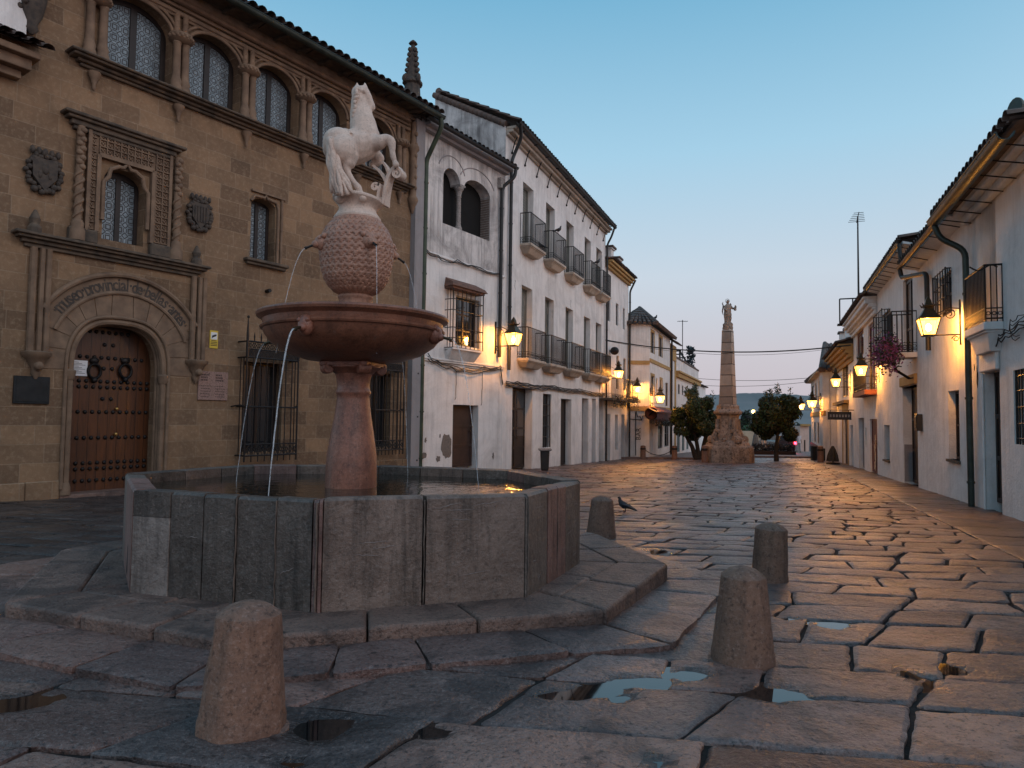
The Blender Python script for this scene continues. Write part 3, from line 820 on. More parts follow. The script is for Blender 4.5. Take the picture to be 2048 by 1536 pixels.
    ribbon([(735, 745), (770, 775), (800, 810), (825, 850), (842, 890)], .05, .008, .06)
    ribbon([(800, 700), (832, 738), (852, 790), (862, 850)], .05, .008, .09)
    sb.sphere(tuple(h(868, 920, .06)), (.022, .035, .075), 14, 10)
    sb.tube([h(830, 1085, .0), h(826, 1040, .0), h(812, 1035, 0), h(808, 1060, 0)], .010, 8)
    sb.build('shield', M_PALE, st, smooth=40, bevel=.002)
    gb = MB()
    gb.sphere((0, 0, -.004), (.15, .15, .020), 24, 8)
    gb.sphere(tuple(h(500, 1045, -.1)), (.055, .05, .035), 12, 8)
    gb.build('base', M_PALE, st, smooth=60)
horse()

# ---------------------------------------------------------------- bollards
def bollard(x, y, h, r0, r1, label, n=10, rot=0):
    b = thing('bollard', label, 'bollard', (x, y, gz(y)), rot, 'stone bollards')
    mb = MB(); hh = h; b.rotation_euler = (R(1.6 * math.sin(x * 7)), R(1.8 * math.cos(y * 5)), rot)
    hh -= .012; side = [(r0 * .965 + (r1 - r0 * .965) * t, .06 + (hh - .112) * t) for t in (0, .12, .25, .38, .5, .62, .75, .88, 1)]
    mb.lathe([(r0 * 1.02, -.06), (r0, .04)] + side + [(r1 * .985, hh - .046), (r1 * .62, hh - .016), (r1 * .3, hh - .004), (0, hh)], n * 4,
             fn=lambda r, z, a: (r * (1 - .035 * (1 - abs(math.cos(a * n / 2)))) + .006 * noise.noise(Vector((math.cos(a) * 3 + x * 9, math.sin(a) * 3, z * 9))) - .012 * max(0, noise.noise(Vector((math.cos(a) * 5 + y * 5, math.sin(a) * 5, z * 14))) - .25), z))
    jt = MB(); jt.lathe([(r0 * 1.10, -.04), (r0 * 1.08, -.002), (r0 * .97, .003)], 26, fn=lambda r, z, a: (r * (1 + .10 * noise.noise(Vector((math.cos(a) * 2, math.sin(a) * 2, x)))), z)); jt.build('mortar_collar', M_KERB, b)
    mb.build('shaft', M_GRANITE, b, smooth=32)
    return b
for (px, py, h, w0, w1, lab) in ((482, 1484, .458, 166, 124, 'stout pink granite bollard in the left foreground, nearest to the viewer'),
                                 (1486, 1336, .46, 122, 86, 'granite bollard in right foreground standing beside the wet gutter'),
                                 (1539, 1168, .45, 70, 62, 'granite bollard behind the right foreground one, on dry slabs'),
                                 (1202, 1078, .455, 60, 44, 'faceted granite bollard between pool corner and pigeon')):
    p = on_ground(px, py); p = p + Vector((p.x, p.y, 0)).normalized() * .0
    s = p.y / FPX
    yy = p.y + w0 * s * .42; x = p.x * yy / p.y
    s = yy / FPX
    bollard(x, yy, h, w0 * s / 2, w1 * s / 2, lab, 9 if px != 1202 else 6, .3)
# ---------------------------------------------------------------- building kit
M_WHITE = m_plaster('white_limewash', (.74, .715, .69), (.42, .40, .385), .6, .40, .6)
M_WHITE2 = m_plaster('fresh_limewash', (.77, .765, .75), (.48, .475, .46), .6, .28, .9)
M_STAINED = m_plaster('stained_limewash', (.63, .60, .575), (.20, .185, .18), 1.0, .95, .6)
M_OCHRE = m_plaster('ochre_plaster', (.42, .27, .11), (.26, .17, .08), .5, .3, .4)
M_CREAM = m_plaster('cream_plaster', (.55, .44, .32), (.34, .26, .19), .6, .4, .4)
M_GREYP = m_plaster('grey_plaster', (.30, .28, .28), (.18, .17, .17), .6, .3, .4)
M_RENDER = m_simple('bare_render', (.20, .165, .14), (.13, .11, .098), 18, .9, .7, 60)
M_TILE = m_simple('roof_tile', (.15, .10, .080), (.050, .045, .042), 3.5, .85, .6, 30)
M_ZINC = m_simple('zinc_gutter', (.055, .070, .062), (.030, .040, .034), 5, .45, .2, 40, .5)
M_PIPE = m_simple('dark_downpipe', (.020, .022, .024), (.035, .034, .032), 6, .5, .2, 40, .3)
M_GREEN = m_simple('green_downpipe', (.055, .075, .045), (.030, .040, .028), 4, .5, .3, 40, .2)
M_IRON = m_simple('black_iron', (.014, .014, .016), (.030, .024, .020), 10, .5, .2, 60, .5)
M_WOOD = m_simple('brown_wood', (.055, .030, .022), (.032, .018, .014), 3, .5, .3, 30)
M_DARKW = m_simple('dark_frame', (.022, .014, .012), (.012, .009, .008), 5, .5, .2, 30)
M_BLIND = m_simple('roller_blind', (.20, .205, .185), (.15, .155, .14), 3, .7, .2, 20)
M_STONE = m_stone('grey_stone_trim', (.34, .31, .29), (.22, .20, .19), (.42, .39, .37), 4, 40, .85, .5, .2)
M_CABLE = m_simple('black_cable', (.018, .017, .017), (.04, .037, .035), 20, .7, .2)
def m_glass():
    m, nt, b = nodes('window_glass'); b.inputs['Base Color'].default_value = (.015, .017, .020, 1)
    b.inputs['Roughness'].default_value = .06; b.inputs['Specular IOR Level'].default_value = .7
    bump(nt, b, noi(nt, coords(nt), 2.5, 2), .12, .02); return m
M_GLASS = m_glass()
M_BLACK = m_simple('painted_dark', (.006, .006, .006), None, 3, .95, 0)  # near-black colour stands in for shade in openings and holes

class Fac:
    """a house front: local x runs along the wall, y into the house, z up"""
    def __init__(s, name, label, cat, X, Y, az, right=False, group=None, kind=None):
        a = R(az); d = Vector((math.sin(a), math.cos(a), 0))
        if right: d = -d
        s.d, s.P, s.n = d, Vector((X, Y, gz(min(Y, 66)))), Vector((-d.y, d.x, 0))
        s.root = thing(name, label, cat, s.P, math.atan2(d.y, d.x), group)
        s.holes = []; s.right = right
    def uv(s, px, py, out=0):
        r = ray(px, py); q = s.P - s.n * out
        t = (q - CAMP).dot(s.n) / r.dot(s.n); h = CAMP + r * t
        return (h - q).dot(s.d), h.z - s.P.z
    def u(s, px, py=800, out=0): return s.uv(px, py, out)[0]
    def rect(s, xl, yt, yb, xr, out=0):
        u0, v1 = s.uv(xl, yt, out); _, v0 = s.uv(xl, yb, out); u1, _ = s.uv(xr, yt, out); return u0, u1, v0, v1
    def world(s, u, y, v): return s.P + s.d * u + s.n * y + Vector((0, 0, v))
    def wall(s, u0, u1, vt, mat, depth=6, v0=-.7, th=.35, top=None, name='wall', solid=True):
        mb = MB(); outer = top if top else rectp(u0, u1, v0, vt)
        mb.prism(outer, s.holes, 0, th)
        o = mb.build(name, mat, s.root)
        if solid:
            b = MB(); b.box(u0 + .01, u1 - .01, th + .03, depth, v0, min(vt, max(p[1] for p in outer)) - .02)
            b.build('side_wall', mat, s.root)
        return o
    def hole(s, poly): s.holes.append(poly)

def frame(F, parent, u0, u1, v0, v1, y=.2, w=.05, mull=1, bars=(), mat=None, name='window', pane=True, panemat=None):
    """rectangular casement: frame with mullions, glass as its sub-part"""
    mb = MB(); d = .05
    mb.box(u0, u0 + w, y, y + d, v0, v1); mb.box(u1 - w, u1, y, y + d, v0, v1)
    mb.box(u0 + w, u1 - w, y, y + d, v1 - w, v1); mb.box(u0 + w, u1 - w, y, y + d, v0, v0 + w)
    for i in range(1, mull + 1):
        c = u0 + (u1 - u0) * i / (mull + 1); mb.box(c - w * .5, c + w * .5, y + .003, y + d, v0 + w, v1 - w)
    for t in bars:
        z = v0 + (v1 - v0) * t; mb.box(u0 + w, u1 - w, y + .008, y + d - .004, z - w * .35, z + w * .35)
    o = mb.build(name, mat or M_DARKW, parent)
    if pane:
        g = MB(); g.box(u0 + w * .5, u1 - w * .5, y + .022, y + .03, v0 + w * .5, v1 - w * .5); g.build('pane', panemat or M_GLASS, o)
    return o
def shutter(F, parent, u0, u1, v0, v1, y=.22, mat=None, leafs=2, name='shutter'):
    mb = MB(); w = (u1 - u0) / leafs
    for i in range(leafs):
        a, b = u0 + i * w + .004, u0 + (i + 1) * w - .004
        mb.box(a, b, y + .02, y + .05, v0, v1)
        n = max(3, int((v1 - v0) / .09))
        for k in range(n):
            z = v0 + (v1 - v0) * (k + .15) / n; mb.box(a + .03, b - .03, y + .004, y + .021, z, z + (v1 - v0) / n * .62)
    o = mb.build(name, mat or M_BLIND, parent)
    return o
def door(F, parent, u0, u1, v0, v1, y=.22, mat=None, leafs=1, panels=3, glass=False, handle=True):
    mb = MB(); w = (u1 - u0) / leafs; p = .07 if w > .5 else .05
    for i in range(leafs):
        a, b = u0 + i * w + .003, u0 + (i + 1) * w - .003
        mb.box(a, b, y + .02, y + .06, v0, v1)
        for k in range(panels + 1):
            z = v0 + (v1 - v0 - p) * k / panels; mb.box(a + p, b - p, y, y + .021, z, z + p)
        mb.box(a, a + p, y, y + .021, v0, v1); mb.box(b - p, b, y, y + .021, v0, v1)
    o = mb.build('door', mat or M_WOOD, parent)
    if glass:
        g = MB()
        for i in range(leafs):
            a, b = u0 + i * w + p, u0 + (i + 1) * w - p; g.box(a, b, y + .012, y + .0185, v0 + (v1 - v0) * .4, v1 - p)
        g.build('pane', M_GLASS, o)
    if handle:
        h = MB(); c = u0 + (u1 - u0) * (.88 if leafs == 1 else .55); h.sphere((c, y - .03, v0 + 1.0), .028, 8, 6); h.tube([(c, y - .03, v0 + 1.0), (c, y + .01, v0 + 1.0)], .012, 6)
        h.build('handle', M_BRONZE, o, smooth=60)
    return o
def rail(parent, path, z0, z1, step=.10, r=.009, deco=True, name='railing', mid=None, parentmat=None):
    """iron railing along a polyline of (x, y)"""
    mb = MB()
    P = [Vector((p[0], p[1], 0)) for p in path]
    for a, b in zip(P, P[1:]):
        L = (b - a).length; n = max(1, round(L / step))
        for z, rr in ((z1, r * 1.7), (z0 + .05, r * 1.3)) + (((z0 + .20, r),) if deco else ()) + tuple((m, r) for m in (mid or ())):
            mb.tube([a + Vector((0, 0, z)), b + Vector((0, 0, z))], rr, 6)
        for i in range(n + 1):
            p = a.lerp(b, i / n); mb.tube([p + Vector((0, 0, z0)), p + Vector((0, 0, z1))], r * (1.5 if i in (0, n) else 1), 5)
            if deco and i < n:
                q = a.lerp(b, (i + .5) / n); t = (b - a).normalized(); rad = L / n * .36
                mb.tube([q + t * rad * math.cos(k * 1.0472) + Vector((0, 0, z0 + .125 + rad * math.sin(k * 1.0472))) for k in range(6)], r * .7, 4, closed=True)
    return mb.build(name, parentmat or M_IRON, parent)
def balcony(F, u0, u1, v, out=.42, h=1.0, slabmat=None, taper=.28, th=.10, deco=True, step=.11):
    sb = MB()
    t1, t2 = v - th, v - th - taper
    sb.box(u0, u1, -out, -.001, t1, v)
    sb.box(u0 + .03, u1 - .03, -out + .03, -.001, t1 - .035, t1)
    i1, i2 = (u1 - u0) * .16, out * .45
    vs = [(u0 + .05, -out + .06, t1 - .035), (u1 - .05, -out + .06, t1 - .035), (u1 - .05, -.001, t1 - .035), (u0 + .05, -.001, t1 - .035),
          (u0 + i1, -out + i2, t2), (u1 - i1, -out + i2, t2), (u1 - i1, -.001, t2), (u0 + i1, -.001, t2)]
    sb.add(vs, [(4, 5, 6, 7), (0, 1, 5, 4), (1, 2, 6, 5), (3, 0, 4, 7)])
    o = sb.build('balcony', slabmat or M_CREAM, F.root, bevel=.012)
    rail(o, [(u0 + .03, -.0), (u0 + .03, -out + .03), (u1 - .03, -out + .03), (u1 - .03, 0)], v, v + h, step, .0095, deco)
    return o
def find_out(F, u, px, py):
    a, b = 0.0, 1.5
    for _ in range(40):
        m = (a + b) / 2
        if F.u(px, py, m) < u: a = m
        else: b = m
    return a
def tiles(F, u0, u1, y0, z0, y1, z1, pitch=.21, row=.42, name='roof', mat=None, ridge=True):
    """barrel-tiled roof slope rising from the eave (y0, z0) to (y1, z1)"""
    mb = MB(); n = max(1, round((u1 - u0) / pitch)); p = (u1 - u0) / n
    L = math.hypot(y1 - y0, z1 - z0); m = max(1, min(9, round(L / row))); dy, dz = (y1 - y0) / L, (z1 - z0) / L
    rnd = random.Random(int(abs(u0 * 31 + z0 * 17)) + 5)
    mb.add([(u0, y0 + .03, z0 - .02), (u1, y0 + .03, z0 - .02), (u1, y1, z1 - .02), (u0, y1, z1 - .02)], [(0, 1, 2, 3)])
    seg = 5; nz = Vector((0, -dz, dy))
    for i in range(n + 1):
        for kind in ((0, 1) if i < n else (0,)):
            cx = u0 + (i + (0 if kind == 0 else .5)) * p
            for j in range(m):
                a, b = L * j / m - (.0 if j else .05 * (kind == 0)), min(L, L * (j + 1) / m + .05)
                jx, jz = rnd.uniform(-.012, .012), rnd.uniform(-.006, .008); vs = []
                for (s, r, lift) in ((a, p * .46, .030), (b, p * .36, .008)):
                    c = Vector((cx + jx, y0 + dy * s, z0 + dz * s)) + nz * (lift + jz)
                    for k in range(seg + 1):
                        t = math.pi * k / seg
                        if kind == 0: vs.append(c + Vector((math.cos(t) * r, 0, 0)) + nz * math.sin(t) * r * .85)
                        else: vs.append(c + Vector((math.cos(t) * r, 0, 0)) - nz * math.sin(t) * r * .5 + nz * .012)
                mb.add(vs, [(k, k + 1, k + seg + 2, k + seg + 1) for k in range(seg)])
    o = mb.build(name, mat or M_TILE, F.root, recalc=False)
    if ridge:
        rb = MB(); k = max(1, round((u1 - u0) / .4)); w = (u1 - u0) / k
        for i in range(k): rb.tube([(u0 + i * w, y1, z1 + .03), (u0 + (i + 1) * w + .03, y1, z1 + .03)], [.115, .095], 10)
        rb.build('ridge', M_TILE, o)
    return o
def gutter(F, u0, u1, y, z, r=.075, mat=None, brackets=0, by=0, bz=0, curved=False):
    mb = MB(); n = 8; vs = []
    for u in (u0, u1):
        for (rr, s) in ((r, 1), (r * .86, -1)):
            for k in range(n + 1):
                a = math.pi + math.pi * (k if s > 0 else n - k) / n; vs.append((u, y + rr * math.cos(a), z + rr * math.sin(a)))
    m = 2 * (n + 1); fs = [(k, (k + 1) % m, m + (k + 1) % m, m + k) for k in range(m)] + [tuple(range(m))[::-1], tuple(range(m, 2 * m))]
    mb.add(vs, fs); mb.tube([(u0, y - r, z), (u1, y - r, z)], .012, 6)
    o = mb.build('gutter', mat or M_ZINC, F.root, smooth=40)
    if brackets:
        for i in range(brackets):
            b = MB(); u = u0 + (u1 - u0) * (i + .5) / brackets
            if curved: b.tube([(u, y, z - r), (u, y + (by - y) * .45, z - r - .02), (u, y + (by - y) * .8, z - r - .10 + (bz - z) * .3), (u, by, bz)], .020, 5); b.sphere((u, by, bz), .045, 6, 4)
            else: b.tube([(u, y - r, z - .02), (u, by, bz)], .010, 5)
            b.build('bracket', M_IRON, o)
    return o
def pipe(F, pts, r=.05, mat=None, clips=True):
    mb = MB(); P = [Vector(p) for p in pts]; Q = [P[0]]
    for i in range(1, len(P) - 1):                        # rounded elbows
        a, b = (P[i - 1] - P[i]), (P[i + 1] - P[i]); k = min(.14, a.length * .45, b.length * .45); a.normalize(); b.normalize()
        for t in (0, .25, .5, .75, 1): Q.append(P[i] + a * k * (1 - t) ** 2 + b * k * t ** 2)
    Q.append(P[-1]); mb.tube(Q, r, 10)
    if clips:
        for p, q in zip(P, P[1:]):
            if abs(p.z - q.z) > 1.2:
                n = int(abs(p.z - q.z) / 1.1)
                for k in range(n): c = p.lerp(q, (k + .5) / n); mb.tube([c - Vector((0, 0, .02)), c + Vector((0, 0, .02))], r * 1.22, 10)
    return mb.build('downpipe', mat or M_PIPE, F.root, smooth=50)
def grille(F, u0, u1, v0, v1, out=.22, nb=7, hb=(.08, .5, .92), parent=None, sides=True, r=.011):
    mb = MB()
    for i in range(nb):
        u = u0 + (u1 - u0) * i / (nb - 1); mb.tube([(u, -out, v0), (u, -out, v1)], r * (1.5 if i in (0, nb - 1) else 1), 5)
    for t in hb:
        z = v0 + (v1 - v0) * t; mb.tube([(u0, -out, z), (u1, -out, z)], r * 1.1, 5)
        if sides:
            for u in (u0, u1): mb.tube([(u, -out, z), (u, .02, z)], r * 1.1, 5)
    if sides:
        for u in (u0, u1):
            for k in range(1, 3): mb.tube([(u, -out + out * k / 3, v0 + (v1 - v0) * hb[0]), (u, -out + out * k / 3, v0 + (v1 - v0) * hb[-1])], r, 5)
    return mb.build('grille', M_IRON, parent or F.root)
def text_mesh(txt, size, ext=.004, align='CENTER', bold=0):
    cu = bpy.data.curves.new('txt', 'FONT'); cu.body = txt; cu.size = size; cu.extrude = ext; cu.align_x = align; cu.align_y = 'CENTER'; cu.resolution_u = 2; cu.offset = bold
    ob = bpy.data.objects.new('txt', cu); COL.objects.link(ob)
    me = bpy.data.meshes.new_from_object(ob.evaluated_get(bpy.context.evaluated_depsgraph_get()))
    vs = [v.co.copy() for v in me.vertices]; fs = [list(p.vertices) for p in me.polygons]
    bpy.data.objects.remove(ob); bpy.data.curves.remove(cu); bpy.data.meshes.remove(me)
    return vs, fs
def wall_text(mb, txt, size, u, v, out=.012, rot=0, sx=1.0, align='CENTER', bold=0):
    vs, fs = text_mesh(txt, size, .005, align, bold); c, s_ = math.cos(rot), math.sin(rot)
    mb.add([(u + (p.x * sx) * c - p.y * s_, -out - p.z, v + (p.x * sx) * s_ + p.y * c) for p in vs], fs)
def blob(cx, cz, rx, rz, seed, n=22, rough=.45):
    rnd = random.Random(seed); out = []
    for i in range(n):
        a = 2 * math.pi * i / n; k = 1 + rough * noise.noise(Vector((math.cos(a) * 2 + seed, math.sin(a) * 2, seed * .37)))
        k += rnd.uniform(-.12, .12); out.append((cx + rx * k * math.cos(a), cz + rz * k * math.sin(a)))
    return out
# ---------------------------------------------------------------- museum
M_ASH = m_ashlar('sandstone_ashlar', (.275, .172, .100), (.140, .088, .055), (.29, .205, .135), .62, .29)
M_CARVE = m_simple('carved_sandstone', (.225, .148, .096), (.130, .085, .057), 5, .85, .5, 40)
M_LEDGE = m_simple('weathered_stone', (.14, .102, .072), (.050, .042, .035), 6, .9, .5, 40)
M_DARKST = m_simple('dark_stone', (.085, .066, .052), (.045, .038, .034), 14, .9, .6, 40)  # darker stone for pinnacle, shields, lettering and bracket
def m_lattice():
    """leaded panes: octagon and square lattice in front of pale glass"""
    m, nt, b = nodes('leaded_glass'); co = coords(nt, (1, 1, 1), True)
    s = nd(nt, 'SeparateXYZ'); lk(nt, co, s.inputs[0])
    def mth(op, a, c=None):
        n = nd(nt, 'Math', operation=op)
        for i, v in enumerate((a, c)):
            if v is None: continue
            if isinstance(v, (int, float)): n.inputs[i].default_value = v
            else: lk(nt, v, n.inputs[i])
        return n.outputs[0]
    P = .185
    def fr(x, off): return mth('ABSOLUTE', mth('SUBTRACT', mth('FRACT', mth('ADD', mth('DIVIDE', x, P), off)), .5))
    x0, y0 = fr(s.outputs[0], 0), fr(s.outputs[1], 0)
    lead = None
    def line(d, w):
        nonlocal lead
        l = mth('LESS_THAN', mth('ABSOLUTE', d), w); lead = l if lead is None else mth('MAXIMUM', lead, l)
    w = .050
    line(mth('SUBTRACT', mth('MAXIMUM', x0, y0), .20), w)                          # small square
    line(mth('SUBTRACT', mth('ADD', x0, y0), .72), w * 1.2)                        # corner diamonds
    inS = mth('LESS_THAN', mth('MINIMUM', x0, y0), .20)
    a = mth('MULTIPLY', mth('LESS_THAN', mth('ABSOLUTE', mth('SUBTRACT', mth('MAXIMUM', x0, y0), .36)), w * .8), inS)
    lead = mth('MAXIMUM', lead, a)
    c = mix(nt, rmp(nt, noi(nt, co, 7, 3), .35, .7), (.215, .265, .295), (.11, .14, .16))
    lk(nt, mix(nt, lead, c, (.012, .010, .012)), b.inputs['Base Color'])
    lk(nt, mix(nt, lead, (.22,) * 3, (.6,) * 3), b.inputs['Roughness']); b.inputs['Specular IOR Level'].default_value = .7
    n1 = bump(nt, b, lead, .5, .01); bump(nt, b, noi(nt, co, 14, 2), .35, .01, n1)
    return m
M_LATT = m_lattice()
def m_doorwood():
    m, nt, b = nodes('varnished_planks'); co = coords(nt)
    s = nd(nt, 'SeparateXYZ'); lk(nt, co, s.inputs[0])
    c2 = coords(nt, (9, 9, .7)); g = noi(nt, c2, 2.2, 7, .7, .3)
    c = mix(nt, rmp(nt, g, .3, .75), (.125, .042, .014), (.040, .015, .007))
    c = mix(nt, rmp(nt, noi(nt, co, 1.1, 4), .4, .7), c, mix(nt, .6, c, (.030, .014, .008)))
    fm = nd(nt, 'Math', operation='FRACT'); dv = nd(nt, 'Math', operation='DIVIDE'); dv.inputs[1].default_value = .155; lk(nt, s.outputs[0], dv.inputs[0]); lk(nt, dv.outputs[0], fm.inputs[0])
    gap = nd(nt, 'Math', operation='LESS_THAN'); gap.inputs[1].default_value = .045; lk(nt, fm.outputs[0], gap.inputs[0])
    lk(nt, mix(nt, gap.outputs[0], c, (.010, .005, .003)), b.inputs['Base Color'])
    b.inputs['Roughness'].default_value = .34; b.inputs['Specular IOR Level'].default_value = .6
    inv = nd(nt, 'Math', operation='SUBTRACT'); inv.inputs[0].default_value = 1; lk(nt, gap.outputs[0], inv.inputs[1])
    n1 = bump(nt, b, inv.outputs[0], .8, .012); bump(nt, b, noi(nt, c2, 3, 5), .35, .006, n1)
    return m
M_DOORW = m_doorwood()

MU = Fac('museum', 'brown sandstone museum front with arched gallery windows and studded portal door', 'museum', -7.07, 10.91, 35)
mr = MU.root
U0, U1 = MU.u(-230, 700), MU.u(832, 700)
VT = (MU.uv(400, 18)[1] + MU.uv(693, 150)[1]) / 2
VG = MU.uv(650, 304, .12)[1]                               # ledge top
gal = []
def barc(cx, cz, rx, rz, a0, a1, n):                     # flattened basket arch
    sp = lambda x: math.copysign(abs(x) ** .74, x)
    return [(cx + rx * sp(math.cos(R(a0 + (a1 - a0) * i / n))), cz + rz * sp(max(0, math.sin(R(a0 + (a1 - a0) * i / n))))) for i in range(n + 1)]
def museum():
    # gallery openings
    cols = [(165, 207, 115), (340, 369, 181), (478, 503, 233), (594, 616, 290), (700, 722, 335), (787, 806, 370)]
    spec = [(207, 115, 347, 47, 2), (369, 181, 482, 119, 62), (503, 233, 597, 177, 125), (615, 290, 694, 225, 184), (722, 335, 786, 270, 233)]
    cu = [(MU.u(a, y) + MU.u(b, y)) / 2 for a, b, y in cols]
    print('museum cols', [round(x, 2) for x in cu], 'VT', round(VT, 2), 'VG', round(VG, 2), 'U', round(U0, 2), round(U1, 2))
    # regularise the bays
    n = len(cu); sl = (cu[-1] - cu[0]) / (n - 1)
    sil = VG + .02
    for i, (xl, ys, xr, yr, yc) in enumerate(spec):
        ul = MU.u(xl, ys); ur = MU.u(xr, yr); vr = MU.uv(xr, yr)[1]; vc = MU.uv((xl + xr) / 2 - 12, yc)[1]
        gal.append((ul, ur, sil, vr, vc)); print('  bay', [round(x, 2) for x in (ul, ur, sil, vr, vc)])
    VR, VC = sum(g[3] for g in gal[1:4]) / 3 - .20, sum(g[4] for g in gal[1:4]) / 3
    global VSPR, VCRN; VSPR, VCRN = VR, VC
    for (ul, ur, *_r) in gal: MU.hole(arch_poly(ul, ur, sil, VR, VC - VR, 20))
    # portal door
    global DR
    d0, d1 = MU.u(146, 700), MU.u(326, 720); db = MU.uv(134, 990)[1]; dc = MU.uv(215, 645)[1]; dsp = MU.uv(324, 752)[1]
    DR = (d0, d1, db, dsp, dc); print('  door', [round(x, 2) for x in DR])
    MU.hole([(d0, -.65), (d1, -.65)] + barc((d0 + d1) / 2, dsp, (d1 - d0) / 2, dc - dsp, 0, 180, 28))
    # ornate window, small window, grilled windows
    global OW, SW, G1, G2
    OW = MU.rect(209, 330, 478, 292); SW = MU.rect(503, 392, 518, 552)
    G1 = MU.rect(487, 722, 905, 566); G2 = MU.rect(742, 745, 895, 782)
    print('  OW', [round(x, 2) for x in OW], 'SW', [round(x, 2) for x in SW], 'G1', [round(x, 2) for x in G1], 'G2', [round(x, 2) for x in G2])
    u0, u1, v0, v1 = OW; MU.hole(arch_poly(u0, u1, v0, v1 - .22, .22, 12))
    u0, u1, v0, v1 = SW; MU.hole(arch_poly(u0, u1, v0, v1 - .12, .12, 10))
    for g in (G1, G2): MU.hole(rectp(*g))
    MU.wall(U0, U1, VT, M_ASH, 7, th=.58)
    # plinth course
    for a, b in ((U0, DR[0] - .12), (DR[1] + .14, U1 - .02)):
        pb = MB(); u = a
        while u < b:
            w = min(random.uniform(.5, .9), b - u); pb.box(u + .004, u + w - .004, -.035 - random.uniform(0, .015), .02, -.65, .30 + random.uniform(-.015, .015)); u += w
        pb.build('base_course', M_ASH, mr, bevel=.012)
    # gallery windows: dark frame, mullion and leaded panes
    for i, (ul, ur, *_r) in enumerate(gal):
        y = .24; mb = MB(); w = .09
        outer = arch_poly(ul - .02, ur + .02, sil, VR, VC - VR + .01, 20)
        hs = []
        c = (ul + ur) / 2
        for a, b in ((ul + w, c - .055), (c + .055, ur - w)):
            pts = [(a, sil + .07), (b, sil + .07)]; k = 10
            for j in range(k + 1):
                x = b + (a - b) * j / k; t = (x - c) / ((ur - ul) / 2 - .01); pts.append((x, VR - .05 + (VC - VR - .04) * math.sqrt(max(0, 1 - t * t))))
            hs.append(pts)
        mb.prism(outer, hs, y, y + .07); wo_ = mb.build('window', M_DARKW, mr)
        g = MB(); g.prism(arch_poly(ul + .02, ur - .02, sil + .02, VR, VC - VR - .03, 20), [], y + .03, y + .045); g.build('pane', M_LATT, wo_)
    # mouldings round the arches
    for (ul, ur, *_r) in gal:
        mb = MB(); c = (ul + ur) / 2
        for (k, r, y) in ((.0, .035, -.02), (.085, .028, -.03)):
            mb.tube([(p[0], y, p[1]) for p in arc(c, VR, (ur - ul) / 2 + k, VC - VR + k, 0, 180, 22)], r, 8)
        mb.build('arch_moulding', M_CARVE, mr, smooth=50)
    # ledge with corbels
    lb = MB(); a, b = MU.u(128, 100), MU.u(816, 376)
    for (o, z0, z1) in ((.29, -.04, 0), (.24, -.08, -.04), (.14, -.13, -.08), (.08, -.18, -.13)): lb.box(a + (.30 - o), b - (.30 - o) * .5, -o, .0, VG + z0, VG + z1)
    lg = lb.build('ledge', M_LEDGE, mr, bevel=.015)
    for c in cu:
        k = MB(); k.lathe([(.01, VG - .52), (.035, VG - .47), (.025, VG - .43), (.05, VG - .36), (.06, VG - .32), (.085, VG - .28), (.10, VG - .22)], 12, (c, -.07)); k.build('corbel', M_CARVE, mr, smooth=50)
    # paired shafts between the bays
    VK = VSPR - .02
    for ci, c in enumerate(cu):
        w = .11 if ci else .14
        for s in (-1, 1):
            k = MB(); x = c + s * w * .72
            k.lathe([(.105, VG + .01), (.105, VG + .10), (.085, VG + .14), (.095, VG + .20), (.075, VG + .26), (.068, VG + .30), (.064, VK - .10), (.078, VK - .08), (.070, VK - .05)], 14, (x, -.09)); k.build('shaft', M_CARVE, mr, smooth=40)
            k = MB(); k.lathe([(.055, VK + .12), (.050, VK + .35), (.050, VT - .42)], 10, (x, -.05))
            k.tube([(x + .045 * math.cos(t * .9), -.05 + .045 * math.sin(t * .9), VK + .15 + (VT - VK - .6) * t / 22) for t in range(23)], .014, 6); k.build('shaft', M_CARVE, mr, smooth=40)
        k = MB(); k.lathe([(.15, VK - .06), (.21, VK), (.20, VK + .03), (.22, VK + .06), (.20, VK + .10), (.12, VK + .14)], 12, (c, -.06)); 
        for q in range(9): a = R(180 + 22.5 * q); k.sphere((c + .2 * math.cos(a), -.06 + .2 * math.sin(a), VK + .03), .035, 6, 5)
        k.build('capital', M_CARVE, mr, smooth=50)
    # rectangular hood mould over the arches and the frieze
    hb = MB()
    for z, r in ((VT - .44, .045), (VT - .33, .03), (VT - .20, .06)): hb.tube([(cu[0] - .35, -.05, z), (cu[-1] + .3, -.05, z)], r, 8)
    for (ul, ur, *_r) in gal: hb.tube([(ul - .03, -.03, VT - .50), (ur + .03, -.03, VT - .50)], .03, 6)
    hb.box(cu[0] - .4, U1 - .005, -.10, .0, VT - .16, VT + .0)
    hb.build('frieze', M_CARVE, mr, smooth=40)
museum()

